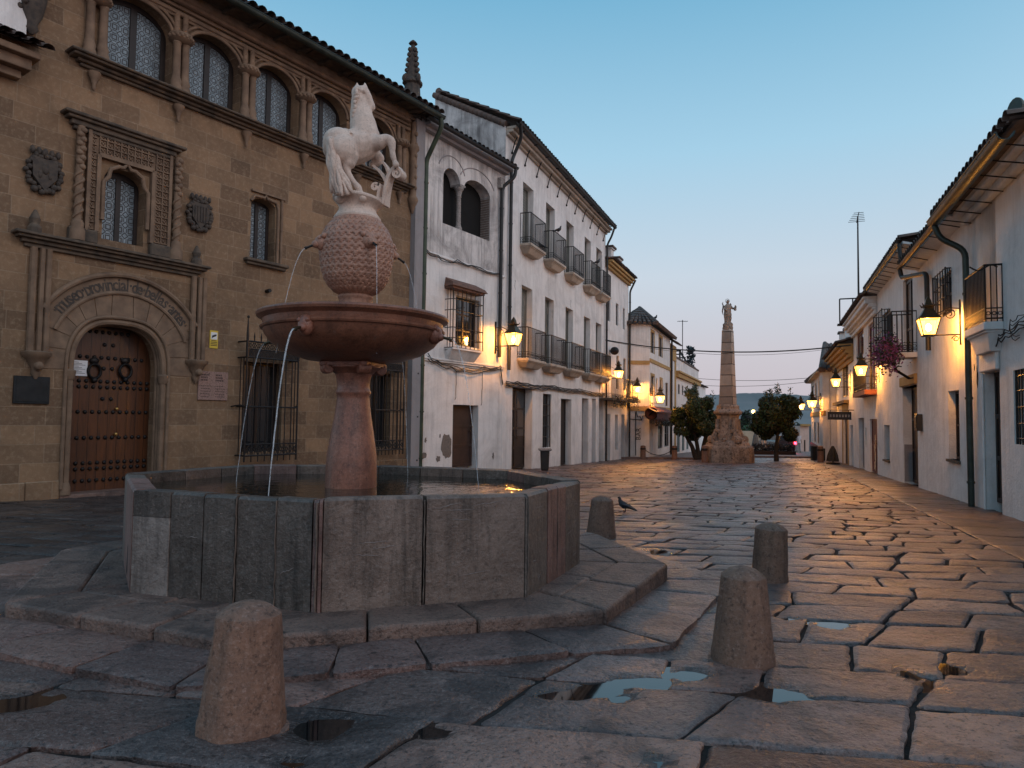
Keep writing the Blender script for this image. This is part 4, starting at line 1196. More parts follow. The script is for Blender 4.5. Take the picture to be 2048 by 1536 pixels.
def museum_roof():
    oy = .62
    e = MU.uv(650, 108, oy)[1]
    print('  eave v', e)
    sb = MB(); sb.add([(U0, -oy, e + .02), (U1, -oy, e + .02), (U1, .02, VT + .02), (U0, .02, VT + .02), (U0, -oy, e + .08), (U1, -oy, e + .08), (U1, .02, VT + .12), (U0, .02, VT + .12)], [(0, 1, 2, 3), (4, 5, 6, 7), (0, 1, 5, 4), (1, 2, 6, 5), (3, 0, 4, 7)])
    n = int((U1 - U0) / .55)
    for i in range(n): u = U0 + (U1 - U0) * i / n; sb.add([(u, -oy + .04, e - .02), (u + .08, -oy + .04, e - .02), (u + .08, .0, VT - .05), (u, .0, VT - .05), (u, -oy + .04, e + .03), (u + .08, -oy + .04, e + .03), (u + .08, .0, VT + .03), (u, .0, VT + .03)], [(0, 1, 2, 3), (0, 1, 5, 4), (1, 2, 6, 5), (3, 0, 4, 7)])
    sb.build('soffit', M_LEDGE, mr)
    gutter(MU, U0, U1 + .12, -oy - .06, e + .02, .085, M_ZINC, 9, -.35, VT - .12)
    tiles(MU, U0, U1 + .05, -oy - .02, e + .12, 3.5, e + 1.6)
    u = U1 + .10
    pipe(MU, [(U1 + .02, -oy - .06, e - .02), (u - .02, -oy - .04, e - .25), (u, -.14, e - 1.0), (u, -.12, -.3)], .062, M_GREEN)
    pipe(MU, [(u - .42, -.12, 3.2), (u - .16, -.10, 3.0), (u - .14, -.10, -.3)], .045, M_PIPE)
    # crocketed pinnacle on the corner, with its corner shaft
    pb = MB(); c = MU.u(824, 200, -.10); y = .10; b0 = VT + .1
    tp = MU.uv(832, 84, -.10)[1]; H = tp - b0
    pb.lathe([(.30, b0 - .2), (.30, b0 + .25), (.22, b0 + .4), (.20, b0 + H * .38), (.26, b0 + H * .40), (.25, b0 + H * .43), (.19, b0 + H * .46), (.05, b0 + H * .93), (.12, b0 + H * .95), (.09, b0 + H * .97), (.02, tp)], 8, (c, y))
    for k in range(6):
        t = .48 + k * .075; r = .19 - (.14) * (t - .46) / .47
        for q in range(4): a = R(45 + 90 * q + 35); pb.sphere((c + (r + .03) * math.cos(a), y + (r + .03) * math.sin(a), b0 + H * t), (.055, .055, .06), 6, 5)
    for q in range(4): a = R(45 + 90 * q + 35); pb.sphere((c + .25 * math.cos(a), y + .25 * math.sin(a), b0 + H * .44), (.07, .07, .10), 6, 5)
    pb.build('pinnacle', M_DARKST, mr, smooth=30)
    kb = MB(); x = U1 - .30
    v0 = MU.uv(806, 395)[1]
    kb.lathe([(.02, v0 - .35), (.10, v0 - .15), (.15, v0), (.13, v0 + .05), (.10, v0 + .1), (.10, VT - 1.0), (.15, VT - .92), (.15, VT - .84), (.08, VT - .75), (.07, VT - .2)], 10, (x, -.06))
    for k in range(6): kb.sphere((x, -.15, v0 + .3 + k * .28), (.05, .04, .07), 6, 5)
    kb.build('corner_shaft', M_CARVE, mr, smooth=40)
museum_roof()

def portal():
    d0, d1, db, dsp, dc = DR; c = (d0 + d1) / 2
    # stepped jamb mouldings following the arch
    mb = MB()
    for (k, r, y) in ((.02, .05, .02), (.0, .035, .10), (-.02, .03, .17), (.10, .03, -.02)):
        pts = [(d0 - k, y, db + (.16 if r > .03 else .1))] + [(p[0], y, p[1]) for p in barc(c, dsp, (d1 - d0) / 2 + k, dc - dsp + k, 180, 0, 28)] + [(d1 + k, y, db + (.16 if r > .03 else .1))]
        mb.tube(pts, r, 8)
    for x in (d0 - .03, d1 + .03):
        mb.lathe([(.07, dsp - .14), (.09, dsp - .08), (.10, dsp), (.06, dsp + .03)], 10, (x, .03)); mb.lathe([(.09, db), (.09, db + .12), (.065, db + .2)], 10, (x, .03))
    mb.build('door_moulding', M_CARVE, mr, smooth=40)
    # voussoirs
    vb = MB(); n = 13; rx, rz = (d1 - d0) / 2 + .13, dc - dsp + .13
    RX, RZ = rx + .52, rz + .55
    for i in range(n):
        a0, a1 = 180 - 180 * i / n - .35, 180 - 180 * (i + 1) / n + .35
        vb.prism(barc(c, dsp, rx, rz, a0, a1, 4) + arc(c, dsp, RX, RZ, a1, a0, 4), [], -.012 - random.uniform(0, .004), .01)
    vb.build('voussoir', M_CARVE, mr)
    # inscription band: arch with raised letters
    oL, oR, oC = MU.uv(84, 610), MU.uv(389, 653), MU.uv(225, 548)
    hb = MB(); base = min(oL[1], oR[1]); hw = (oR[0] - oL[0]) / 2; cc = (oL[0] + oR[0]) / 2; rise = oC[1] - base
    print('  inscription', [round(x, 2) for x in (cc, hw, base, rise)])
    Rc = (hw * hw + rise * rise) / (2 * rise); zc = base + rise - Rc; half = math.degrees(math.asin(min(1, hw / Rc)))
    def cir(r, a0, a1, k): return arc(cc, zc, r, r, a0, a1, k)
    hb.tube([(p[0], -.04, p[1]) for p in cir(Rc, 90 + half, 90 - half, 36)], .045, 8)
    bw = .30
    hb.tube([(p[0], -.02, p[1]) for p in cir(Rc - bw, 90 + half + 9, 90 - half - 9, 36)], .035, 8)
    hb.prism(cir(Rc, 90 + half, 90 - half, 36) + cir(Rc - bw, 90 - half, 90 + half, 36), [], -.012, .01)
    ib = hb.build('inscription_band', M_CARVE, mr, smooth=40)
    tb = MB(); txt = '·museo·provincial·de·bellas·artes·'; m = len(txt); span = half * 2 * .96
    wid = {'m': 1.5, 'i': .55, 'l': .55, '·': .7, 'r': .75, 't': .7}
    tot = sum(wid.get(ch, 1) for ch in txt); acc = 0
    for ch in txt:
        w = wid.get(ch, 1); ang = 90 + span / 2 - span * (acc + w / 2) / tot; acc += w
        r = Rc - bw * .56
        wall_text(tb, ch, .30, cc + r * math.cos(R(ang)), zc + r * math.sin(R(ang)), .016, R(ang - 90), .74, bold=.003)
    tb.build('lettering', M_DARKST, ib)
    # label mould: cornice, side shafts and corbel ends
    pc = MB(); a = MU.u(31, 462, .22); b = MU.u(424, 540, .22); vt = (MU.uv(36, 456, .22)[1] + MU.uv(420, 533, .22)[1]) / 2
    for (o, z0, z1) in ((.23, -.045, 0), (.18, -.09, -.045), (.11, -.15, -.09), (.06, -.21, -.15)): pc.box(a + (.24 - o), b - (.24 - o), -o, .0, vt + z0, vt + z1)
    for x in (a + .28, b - .25): pc.lathe([(.10, vt), (.10, vt + .08), (.06, vt + .14), (.08, vt + .22), (.02, vt + .36)], 8, (x, -.12))
    pc.build('cornice', M_LEDGE, mr, bevel=.014)
    for (xa, yb_) in ((74, 712), (393, 728)):
        x = MU.u(xa, 640); v = MU.uv(xa, yb_)[1]
        k = MB()
        for dx, r in ((-.10, .05), (.02, .04), (.11, .045)): k.tube([(x + dx, -.05, v), (x + dx, -.05, vt - .2)], r, 8)
        k.lathe([(.02, v - .36), (.07, v - .26), (.06, v - .20), (.11, v - .12), (.15, v - .04), (.20, v), (.21, v + .05), (.14, v + .07)], 10, (x, -.04)); k.sphere((x, -.14, v - .16), .07, 8, 6)
        k.build('label_shaft', M_CARVE, mr, smooth=40)
    # planked door with studs, knockers and knobs
    y = .42; lb = MB(); lb.prism([(d0 - .05, -.5), (d1 + .05, -.5)] + barc(c, dsp, (d1 - d0) / 2 + .05, dc - dsp + .05, 0, 180, 28), [], y, y + .06)
    dl = lb.build('door', M_DOORW, mr)
    H = dc - db; sb = MB()
    for t, row in ((.955, 7), (.80, 13), (.655, 13), (.62, 13), (.47, 13), (.315, 13), (.165, 13), (.13, 13), (.06, 13)):
        z = db + H * t; wd = (d1 - d0)
        for i in range(row):
            x = d0 + wd * (i + .5) / row if row == 13 else c + (i - 3) * wd / 14
            if z < dsp or abs(x - c) < wd * .43: sb.sphere((x, y - .004, z), (.036, .03, .036), 8, 5)
    for t in (.88, .735, .55): 
        for s in (-.07, .07): sb.sphere((c + s, y - .004, db + H * t), (.036, .03, .036), 8, 5)
    sb.build('stud', M_IRON, dl, smooth=60)
    for s in (187, 249):
        k = MB(); x, z = MU.uv(s, 738, -.42)
        k.tube([(x + .10 * math.cos(R(q * 20)), y - .04, z - .04 + .12 * math.sin(R(q * 20))) for q in range(18)], .024, 6, closed=True); k.sphere((x, y - .02, z + .14), (.08, .05, .06), 8, 6); k.sphere((x, y - .05, z - .19), (.05, .05, .05), 8, 6)
        k.build('knocker', M_IRON, dl, smooth=60)
    k = MB()
    for t in (.49, .335): k.sphere((c + .16, y - .03, db + H * t), .030, 10, 8)
    k.build('knob', m_simple('brass', (.55, .36, .12), None, 9, .3, 0, metal=.8), dl, smooth=60)
    st = MB(); st.box(d0 - .1, d1 + .1, -.02, .5, -.65, db); st.build('threshold', M_KERB, mr, bevel=.01)
    bk = MB(); bk.box(d0 + .02, d1 - .02, y + .07, y + .1, -.5, dc - .1); bk.build('door_back', M_BLACK, dl)
portal()

def ornate_window():
    u0, u1, v0, v1 = OW
    L0 = MU.u(174, 300); L1 = MU.u(337, 360); vt = (MU.uv(178, 250)[1] + MU.uv(338, 312)[1]) / 2
    # pierced tracery panel round the opening
    mb = MB(); vb = v0 + .08; a0, a1 = u0 - .12, u1 + .10; at = v1 + .12
    outer = rectp(L0, L1, vb, vt)
    hs = [[(a0, vb - .0 + .001), (a1, vb + .001), (a1, at), (a0, at)]]
    mb.prism([(L0, vb), (a0, vb), (a0, at), (a1, at), (a1, vb), (L1, vb), (L1, vt), (L0, vt)], [], -.05, .0)
    P = .115; t = .016
    y0 = -.085
    def cell(x, z, w, h):
        mb.box(x, x + w, y0, -.05, z, z + t); mb.box(x, x + t, y0, -.05, z, z + h)
        mb.sphere((x + w / 2, -.055, z + h / 2), (.022, .03, .022), 6, 4)
        for s in ((.28, .28), (.72, .28), (.28, .72), (.72, .72)): mb.box(x + w * s[0] - .010, x + w * s[0] + .010, y0 + .012, -.05, z + h * s[1] - .010, z + h * s[1] + .010)
    def fill(xa, xb, za, zb):
        nx, nz = max(1, round((xb - xa) / P)), max(1, round((zb - za) / P)); w, h = (xb - xa) / nx, (zb - za) / nz
        for i in range(nx):
            for j in range(nz): cell(xa + i * w, za + j * h, w, h)
    fill(L0 + .03, a0 - .04, vb + .02, vt - .05); fill(a1 + .04, L1 - .03, vb + .02, vt - .05); fill(a0, a1, at + .03, vt - .05)
    mb.build('tracery_panel', M_CARVE, mr)
    fb = MB()
    for x0, x1, z0, z1 in ((L0 - .02, L1 + .02, vt - .05, vt + .04), (a0 - .03, a0 + .03, vb, at), (a1 - .03, a1 + .03, vb, at), (a0, a1, at - .03, at + .03), (L0 - .02, L0 + .03, vb, vt), (L1 - .03, L1 + .02, vb, vt)): fb.box(x0, x1, -.10, .0, z0, z1)
    # flattened ogee hood inside
    cx = (u0 + u1) / 2; w = (u1 - u0) / 2
    pts = [(u0 - .03, -.06, v0 + .3), (u0 - .03, -.06, v1 - .30), (u0 + w * .15, -.06, v1 - .20), (u0 + w * .22, -.06, v1 - .06), (u0 + w * .6, -.06, v1 + .02), (cx - .06, -.06, v1 + .02), (cx, -.06, v1 + .10), (cx + .06, -.06, v1 + .02), (u1 - w * .6, -.06, v1 + .02), (u1 - w * .22, -.06, v1 - .06), (u1 - w * .15, -.06, v1 - .20), (u1 + .03, -.06, v1 - .30), (u1 + .03, -.06, v0 + .3)]
    fb.tube(pts, .035, 8)
    fb.build('window_moulding', M_CARVE, mr, smooth=40)
    for x in (L0 - .13, L1 + .13):
        k = MB()
        k.tube([(x, -.08, vb), (x, -.08, vt - .05)], .060, 8)
        for q in range(2): k.tube([(x + .062 * math.cos(t * .55 + q * 3.14), -.08 + .062 * math.sin(t * .55 + q * 3.14), vb + .15 + (vt - vb - .95) * t / 26) for t in range(27)], .022, 6)
        k.lathe([(.12, vb - .22), (.12, vb - .06), (.09, vb), (.10, vb + .06), (.07, vb + .12)], 8, (x, -.09))
        for q in range(9): k.sphere((x + .022 * (-1) ** q, -.12, vt - .72 + q * .075), (.055, .05, .05), 8, 6)
        k.build('pilaster', M_CARVE, mr, smooth=50)
    cb = MB(); a, b = MU.u(132, 215, .22), MU.u(374, 298, .22); vc = (MU.uv(133, 214, .22)[1] + MU.uv(372, 295, .22)[1]) / 2
    for (o, z0, z1) in ((.24, -.05, 0), (.19, -.10, -.05), (.13, -.18, -.10), (.09, -.24, -.18)): cb.box(a + (.24 - o) * 1.2, b - (.24 - o) * 1.2, -o, .0, vc + z0, vc + z1)
    cb.build('cornice', M_LEDGE, mr, bevel=.012)
    for pa, pb_ in ((L0 - .25, a0 + .02), (a1 - .02, L1 + .25)): sb = MB(); sb.box(pa, pb_, -.12, 0, vb - .22, vb); sb.build('pedestal', M_LEDGE, mr, bevel=.02)
    def casement(o, y=.22):
        a, b, z0, z1 = o; r = .22 if b - a > .6 else .12
        k = MB(); c = (a + b) / 2; w = .06
        hs = []
        for p, q in ((a + w, c - .04), (c + .04, b - w)): hs.append([(p, z0 + .05), (q, z0 + .05), (q, z1 - r * (.75 if q > c + .1 else .45)), (p, z1 - r * (.75 if p < c - .1 else .45))])
        k.prism(arch_poly(a - .02, b + .02, z0, z1 - r, r + .01, 12), hs, y, y + .06); f = k.build('window', M_DARKW, mr)
        g = MB(); g.prism(arch_poly(a, b, z0, z1 - r, r, 12), [], y + .03, y + .04); g.build('pane', M_LATT, f)
    casement(OW); casement(SW)
    # small window frame with ogee head and sill
    a, b, z0, z1 = SW; k = MB()
    k.box(a - .02, b + .20, -.06, .0, z1 + .10, z1 + .14)
    k.tube([(a - .02, -.03, z1 - .1), (a + .06, -.03, z1 + .02), ((a + b) / 2, -.03, z1 + .03), ((a + b) / 2 + .03, -.03, z1 + .09), ((a + b) / 2 + .06, -.03, z1 + .03), (b, -.03, z1 + .0), (b + .05, -.03, z1 - .14), (b + .05, -.03, z0)], .03, 8)
    k.tube([(b + .14, -.02, z0), (b + .14, -.02, z1 + .1)], .03, 8)
    k.build('window_moulding', M_CARVE, mr, smooth=40)
    k = MB(); k.box(a - .14, b + .28, -.14, .02, z0 - .06, z0); k.box(a - .10, b + .24, -.09, .0, z0 - .12, z0 - .06); k.build('sill', M_LEDGE, mr, bevel=.012)
ornate_window()

def shields():
    for (px, py, w, h, seed) in ((86, 348, .52, .66, 1), (397, 431, .50, .64, 2)):
        x, z = MU.uv(px, py); k = MB(); rnd = random.Random(seed)
        k.prism([(x - w * .34, z + h * .36), (x, z + h * .32), (x + w * .34, z + h * .36), (x + w * .32, z - h * .1), (x, z - h * .42), (x - w * .32, z - h * .1)], [], -.09, 0)
        for q in range(30):                                 # scrolled leaf border
            a = 2 * math.pi * q / 30; rr = 1 + .10 * math.sin(q * 2.6)
            k.sphere((x + w * .44 * rr * math.cos(a), -.05, z + h * .43 * rr * math.sin(a)), (rnd.uniform(.035, .055), .05, rnd.uniform(.035, .055)), 7, 5)
        if seed == 1:
            k.sphere((x, -.09, z + .06), (.05, .03, .09), 8, 6); k.sphere((x - .07, -.09, z - .04), (.03, .02, .06), 6, 5); k.sphere((x + .07, -.09, z - .04), (.03, .02, .06), 6, 5)
        else:
            for q in range(-2, 3): k.box(x + q * .055 - .015, x + q * .055 + .015, -.105, -.08, z - .14, z + .15)
        for q in range(5): k.sphere((x + (q - 2) * w * .17, -.06, z + h * .50), (.04, .04, .06), 6, 5)
        k.build('coat_of_arms', M_DARKST, mr, smooth=50)
shields()

def museum_grilles():
    for g in (G1, G2):
        u0, u1, v0, v1 = g
        frame(MU, mr, u0, u1, v0, v1, .20, .06, 1, (.5,), M_DARKW)
        mb = MB(); a, b, o = u0 - .12, u1 + .16, .30; z0, z1 = v0 - .05, v1 + .42; n = 9
        zm, zt = (v0 + v1) / 2, v1 + .06
        for i in range(n):
            u = a + (b - a) * i / (n - 1); thick = .018 if i in (0, n - 1) else .011
            mb.tube([(u, -o, z0 - .12), (u, -o, zt + .12)], thick, 6)
            mb.tube([(u, -o, z1 - .06), (u, -o, z1 + .05), (u, -o, z1 + .14)], [.010, .016, .002], 5)
        for u in (a, b):
            mb.tube([(u, -o, zt), (u, -o, z1 + .1), (u, -o, z1 + .42)], [.028, .026, .006], 6); mb.sphere((u, -o, z1 + .42), .03, 6, 5)
            for q in (1, 2): mb.tube([(u, -o + o * q / 3, z0), (u, -o + o * q / 3, zt)], .011, 5)
            for z in (z0, zm, zt, z1 - .05): mb.tube([(u, -o, z), (u, .03, z)], .016, 5)
        for z, r in ((z0, .018), (z0 + .22, .014), (zm, .016), (zt, .018), (zt + .16, .014), (z1 - .05, .018)): mb.tube([(a, -o, z), (b, -o, z)], r, 6)
        for (za, zb) in ((z0, z0 + .22), (zt, zt + .16), (zt + .16, z1 - .05)):             # pierced bands
            m = 12
            for i in range(m):
                x = a + (b - a) * (i + .5) / m; rr = min((b - a) / m, zb - za) * .46
                mb.tube([(x + rr * math.cos(R(q * 60)), -o, (za + zb) / 2 + rr * math.sin(R(q * 60))) for q in range(6)], .009, 4, closed=True)
                mb.tube([(x - rr, -o, za), (x + rr, -o, zb)], .007, 4); mb.tube([(x + rr, -o, za), (x - rr, -o, zb)], .007, 4)
        mb.box(a, b, -o - .004, -o + .004, zt + .015, zt + .145)
        for u, s in ((a, -1), (b, 1)): mb.tube([(u, -o, zm), (u + s * .06, -o + .1, zm + .03), (u + s * .12, .0, zm)], .014, 5)
        mb.build('grille', M_IRON, mr)
museum_grilles()

def museum_bits():
    x, z = MU.uv(427, 679); w, h = .17, .34
    m_y = m_simple('yellow_sign', (.62, .44, .05), (.55, .38, .04), 5, .45, 0); m_w = m_simple('white_enamel', (.72, .72, .70), (.62, .62, .60), 5, .5, 0); m_k = m_simple('black_print', (.02, .02, .025), None, 5, .6, 0)
    s = thing('security_sign', 'small yellow and white camera warning sign on the museum wall', 'sign', MU.world(x, 0, z), mr.rotation_euler.z)
    k = MB(); k.box(-w / 2, w / 2, -.016, -.002, -h / 2, h / 2); k.build('plate', m_y, s, bevel=.004)
    k = MB(); k.box(-w * .38, w * .38, -.019, -.0161, .0, h * .40); k.build('panel', m_w, s)
    k = MB(); k.xf = Matrix.Translation((0, -.021, h * .2)) @ Matrix.Rotation(R(-25), 4, 'Y'); k.box(-.045, .035, -.002, .002, -.018, .018); k.box(.035, .052, -.002, .002, -.010, .010); k.xf = None
    k.tube([(-.03, -.021, h * .2 + .0), (-.045, -.021, h * .2 - .05)], .006, 5)
    for q in range(4): k.box(-w * (.38 if q else .30), w * (.38 if q else .30), -.0185, -.0161, -.03 - q * .030, -.018 - q * .030)
    k.build('camera_symbol', m_k, s)
    x, z = MU.uv(62, 780)
    k = MB(); k.box(-.24, .24, -.04, -.001, -.21, .21); k.box(-.21, .21, -.046, -.04, -.18, .18)
    o = k.build('wall_plaque', m_simple('dark_bronze', (.028, .030, .032), (.018, .019, .02), 8, .45, .2, metal=.5), bevel=.008); o.location = MU.world(x, 0, z); o.rotation_euler.z = mr.rotation_euler.z
    tag(o, 'dark square bronze plaque beside the studded portal door', 'plaque')
    x, z = MU.uv(425, 772); s = thing('stone_plaque', 'pinkish stone plaque with two columns of faint lettering on museum wall', 'plaque', MU.world(x, 0, z), mr.rotation_euler.z)
    k = MB(); k.box(-.30, .30, -.03, -.001, -.27, .27); k.build('slab', m_stone('rose_plaque', (.30, .185, .15), (.24, .15, .125), (.36, .25, .21), 4, 60, .7, .2), s, bevel=.006)
    k = MB(); rnd = random.Random(8)
    for c_ in (-.25, .04):
        for q in range(9):
            if q in (3,): continue
            uu = c_
            big = q < 3
            while uu < c_ + (.14 if big else .20) * rnd.uniform(.8, 1):
                w_ = rnd.uniform(.02, .045); k.box(uu, uu + w_, -.032, -.0301, .19 - q * .05, .19 - q * .05 + (.03 if big else .014)); uu += w_ + .01
    k.build('lettering', m_simple('faded_letters', (.10, .062, .055), None, 5, .8, 0), s)
    x, z = MU.uv(157, 736, -.40); k = MB(); k.box(-.135, .135, -.006, 0, -.13, .13)
    s = thing('paper_notice', 'white printed notice taped to the left leaf of the portal door', 'notice', MU.world(x, .40, z), mr.rotation_euler.z)
    k.build('sheet', m_simple('white_paper', (.74, .74, .76), (.66, .66, .68), 3, .8, 0), s)
    k = MB()
    for q in range(9): k.box(-.11 + .01 * (q % 3), .0 + .1 * ((q * 7) % 3) / 2, -.0078, -.0062, .095 - q * .023, .102 - q * .023)
    k.build('print', m_k, s)
    x, z = MU.uv(533, 583); k = MB(); k.tube([(x, .05, z), (x, -.12, z + .01)], .04, 8); k.build('drain_spout', M_IRON, mr)
museum_bits()

# wing of a neighbouring house at the far left: tiled eave, wall and carved bracket
def left_wing():
    W = Fac('tiled_porch', 'tiled roof edge of the neighbouring house jutting in at far left', 'house', *MU.world(U0 - .02, -.02, 0)[:2], 35)
    W.P.z = W.root.location.z = MU.P.z
    u1 = W.u(62, 100, .02); u0 = u1 - 1.6; v = W.uv(30, 82, .5)[1]
    v1 = W.uv(30, 58, .5)[1]
    k = MB()
    for (o, z0, z1) in ((.42, -.10, 0), (.30, -.26, -.10), (.16, -.38, -.26)): k.box(u0, u1 - (.42 - o) * .6, -o, 0, v + z0, v + z1)
    k.build('cornice', M_CARVE, W.root, bevel=.01)
    tiles(W, u0, u1 + .04, -.52, v + .05, .3, v + .45, .19, .35, ridge=False)
    k = MB(); k.box(u0, u1 - .1, -.10, -.01, v + .3, v + 1.9); k.build('wall', M_WHITE, W.root)
    x, z = MU.uv(60, 20); k = MB()
    k.lathe([(.03, z - .42), (.09, z - .34), (.07, z - .26), (.14, z - .1), (.18, z + .1), (.20, z + .35), (.26, z + .5), (.26, z + .9)], 12, (x, -.10))
    for q in range(8): k.sphere((x + .17 * math.cos(q * .8 + 3), -.10 - .12 * abs(math.sin(q)), z - .05 + q * .07), .05, 6, 5)
    k.build('carved_bracket', M_DARKST, mr, smooth=50)
left_wing()
# ---------------------------------------------------------------- white houses on the left
A = MU.world(U1, 0, 0)
def twin_arch_house():
    F = Fac('stained_house', 'narrow stained white house with a twin arched window, next to the museum', 'house', A.x + .03, A.y + .04, 32.9)
    r = F.root; e = F.u(1006, 700); vt = F.uv(930, 292)[1]
    print('H1 width', round(e, 2), 'top', round(vt, 2))
    # twin arched window
    w0, w1 = F.u(886, 400), F.u(980, 430); sill = (F.uv(886, 446)[1] + F.uv(973, 480)[1]) / 2; spr = F.uv(928, 374)[1]; cr_ = F.uv(903, 337)[1]
    cm = F.u(924, 400); cw = .10
    rise = max(.25, min(cr_ - spr, (cm - w0) * .62))
    F.hole([(w0, sill), (w1, sill)] + arc((cm + cw + w1) / 2, spr, (w1 - cm - cw) / 2, rise, 0, 180, 14) + arc((w0 + cm - cw) / 2, spr, (cm - cw - w0) / 2, rise, 0, 180, 14))
    gw = F.rect(912, 590, 690, 960); F.hole(rectp(*gw))
    dr = F.rect(906, 809, 936, 957); dr = (dr[0], dr[1], -.6, dr[3]); F.hole(rectp(*dr))
    v1 = F.uv(850, 502)[1]; v2 = F.uv(858, 714)[1]
    # lower storey in fresh limewash, upper stained: two wall skins butted at the string course
    hs = F.holes
    F.holes = [h for h in hs if min(p[1] for p in h) > v1]; F.wall(0, e, vt, M_STAINED, 5, v1, solid=True)
    F.holes = [h for h in hs if max(p[1] for p in h) < v1]; F.wall(0, e, v1 - .001, M_WHITE, 5)
    k = MB(); k.box(0, e, -.05, .0, v1 - .05, v1 + .02); k.build('string_course', M_WHITE, r, bevel=.012); k = MB(); k.box(0, e, -.07, 0, v2 - .06, v2); k.box(0, e, -.05, 0, v2 - .11, v2 - .06); k.build('string_course', M_WHITE, r, bevel=.012)
    k = MB(); k.box(-.34, -.01, -.14, .4, -.6, vt + .25); k.build('quoin_strip', M_GREYP, r)
    # recess and column
    k = MB(); k.box(w0 - .05, w1 + .05, .36, .42, sill - .1, cr_ + .5); k.build('recess', M_BLACK, r)  # back sheet painted near-black as the unlit room
    k = MB(); zt = spr - .02
    k.lathe([(.11, sill), (.11, sill + .07), (.085, sill + .12), (.072, sill + .18), (.066, zt - .30), (.08, zt - .28), (.07, zt - .25), (.10, zt - .10), (.14, zt - .06), (.14, zt + .0)], 14, (cm, .12)); k.box(cm - .13, cm + .13, -.02, .30, zt, zt + .05)
    k.build('column', M_STONE, r, smooth=40)
    for a, b in ((w0, cm - cw), (cm + cw, w1)):
        k = MB(); k.tube([(p[0], -.004, p[1]) for p in arc((a + b) / 2, spr + .12, (b - a) / 2 + .24, rise + .22, 20, 160, 16)], .018, 6); k.build('hood_mould', M_GREYP, r)
    k = MB(); z = sill
    while z < spr + .1:                                       # exposed brick jamb
        k.box(w1 - .012, w1 + .01, .03, .34, z + .008, z + .06); z += .072
    k.build('brick_jamb', m_simple('jamb_brick', (.22, .17, .14), (.13, .10, .085), 14, .9, .6, 50), r)
    # grilled window with tiled canopy
    frame(F, r, *gw, .18, .06, 1, (.33, .66))
    a, b = F.u(906, 640, .28), F.u(966, 640, .28); g0, g1 = F.uv(906, 694, .28)[1], F.uv(906, 572, .28)[1]
    grille(F, a, b, g0, g1, .28, 8, (.0, .16, .33, .62, .80, 1))
    k = MB(); ct = g1 + .02
    k.add([(a - .12, -.36, ct), (b + .12, -.36, ct), (b + .05, 0, ct), (a - .05, 0, ct), (a - .06, -.30, ct + .10), (b + .06, -.30, ct + .10), (b, 0, ct + .26), (a, 0, ct + .26)], [(0, 1, 2, 3), (4, 5, 6, 7), (0, 1, 5, 4), (1, 2, 6, 5), (2, 3, 7, 6), (3, 0, 4, 7)])
    k.box(a - .04, b + .04, -.30, 0, ct - .06, ct); k.build('canopy', m_simple('old_brick_canopy', (.20, .10, .07), (.09, .06, .05), 12, .9, .6, 40), r)
    k = MB(); k.add([(a, 0, g0 - .10), (b, 0, g0 - .10), (b - .05, 0, v2), (a + .05, 0, v2), (a, -.28, g0), (b, -.28, g0), (b - .1, -.07, v2), (a + .1, -.07, v2)], [(0, 1, 2, 3), (4, 5, 6, 7), (0, 1, 5, 4), (1, 2, 6, 5), (3, 0, 4, 7)])
    k.box(a, b, -.29, 0, g0 - .05, g0); k.build('sill', M_WHITE, r)
    gd = F.uv(930, 934)[1]
    dl = (dr[0], dr[0] + (dr[1] - dr[0]) * .99, gd, dr[3]); door(F, r, *dl, .20, M_WOOD, 1, 3)
    for i, (px, py, w_, h_) in enumerate(((893, 892, .44, .62), (848, 911, .22, .16), (876, 918, .16, .16), (851, 880, .08, .14), (986, 912, .10, .2), (880, 872, .06, .1))):
        x, z = F.uv(px, py); k = MB(); k.prism(blob(x, z, w_ / 2, h_ / 2, 3 + i * 5), [], -.004, .002); k.build('peeled_patch', M_RENDER, r)
    ev = F.uv(935, 286, .3)[1]
    tiles(F, -.3, e - .05, -.34, ev + .06, 3.2, ev + 1.25)
    gutter(F, -.3, e + .02, -.42, ev + .02, .065, M_PIPE)
    k = MB(); k.box(0, e, -.30, -.0, ev - .06, ev + .04); k.box(0, e, -.16, 0, ev - .14, ev - .06); k.build('eave', M_GREYP, r)
    x = F.u(1000, 600, .08); pipe(F, [(e - .05, -.42, ev), (e - .08, -.40, ev - .28), (x, -.10, ev - .62), (x, -.09, v2 + .25)], .055, M_PIPE)
    bx = MB(); u_, z_ = F.uv(999, 368); bx.box(u_ - .12, u_ + .10, -.14, 0, z_ - .16, z_ + .16); bx.build('junction_box', M_STONE, r, bevel=.01)
    return F, e, v1, v2
H1, H1E, H1S1, H1S2 = twin_arch_house()

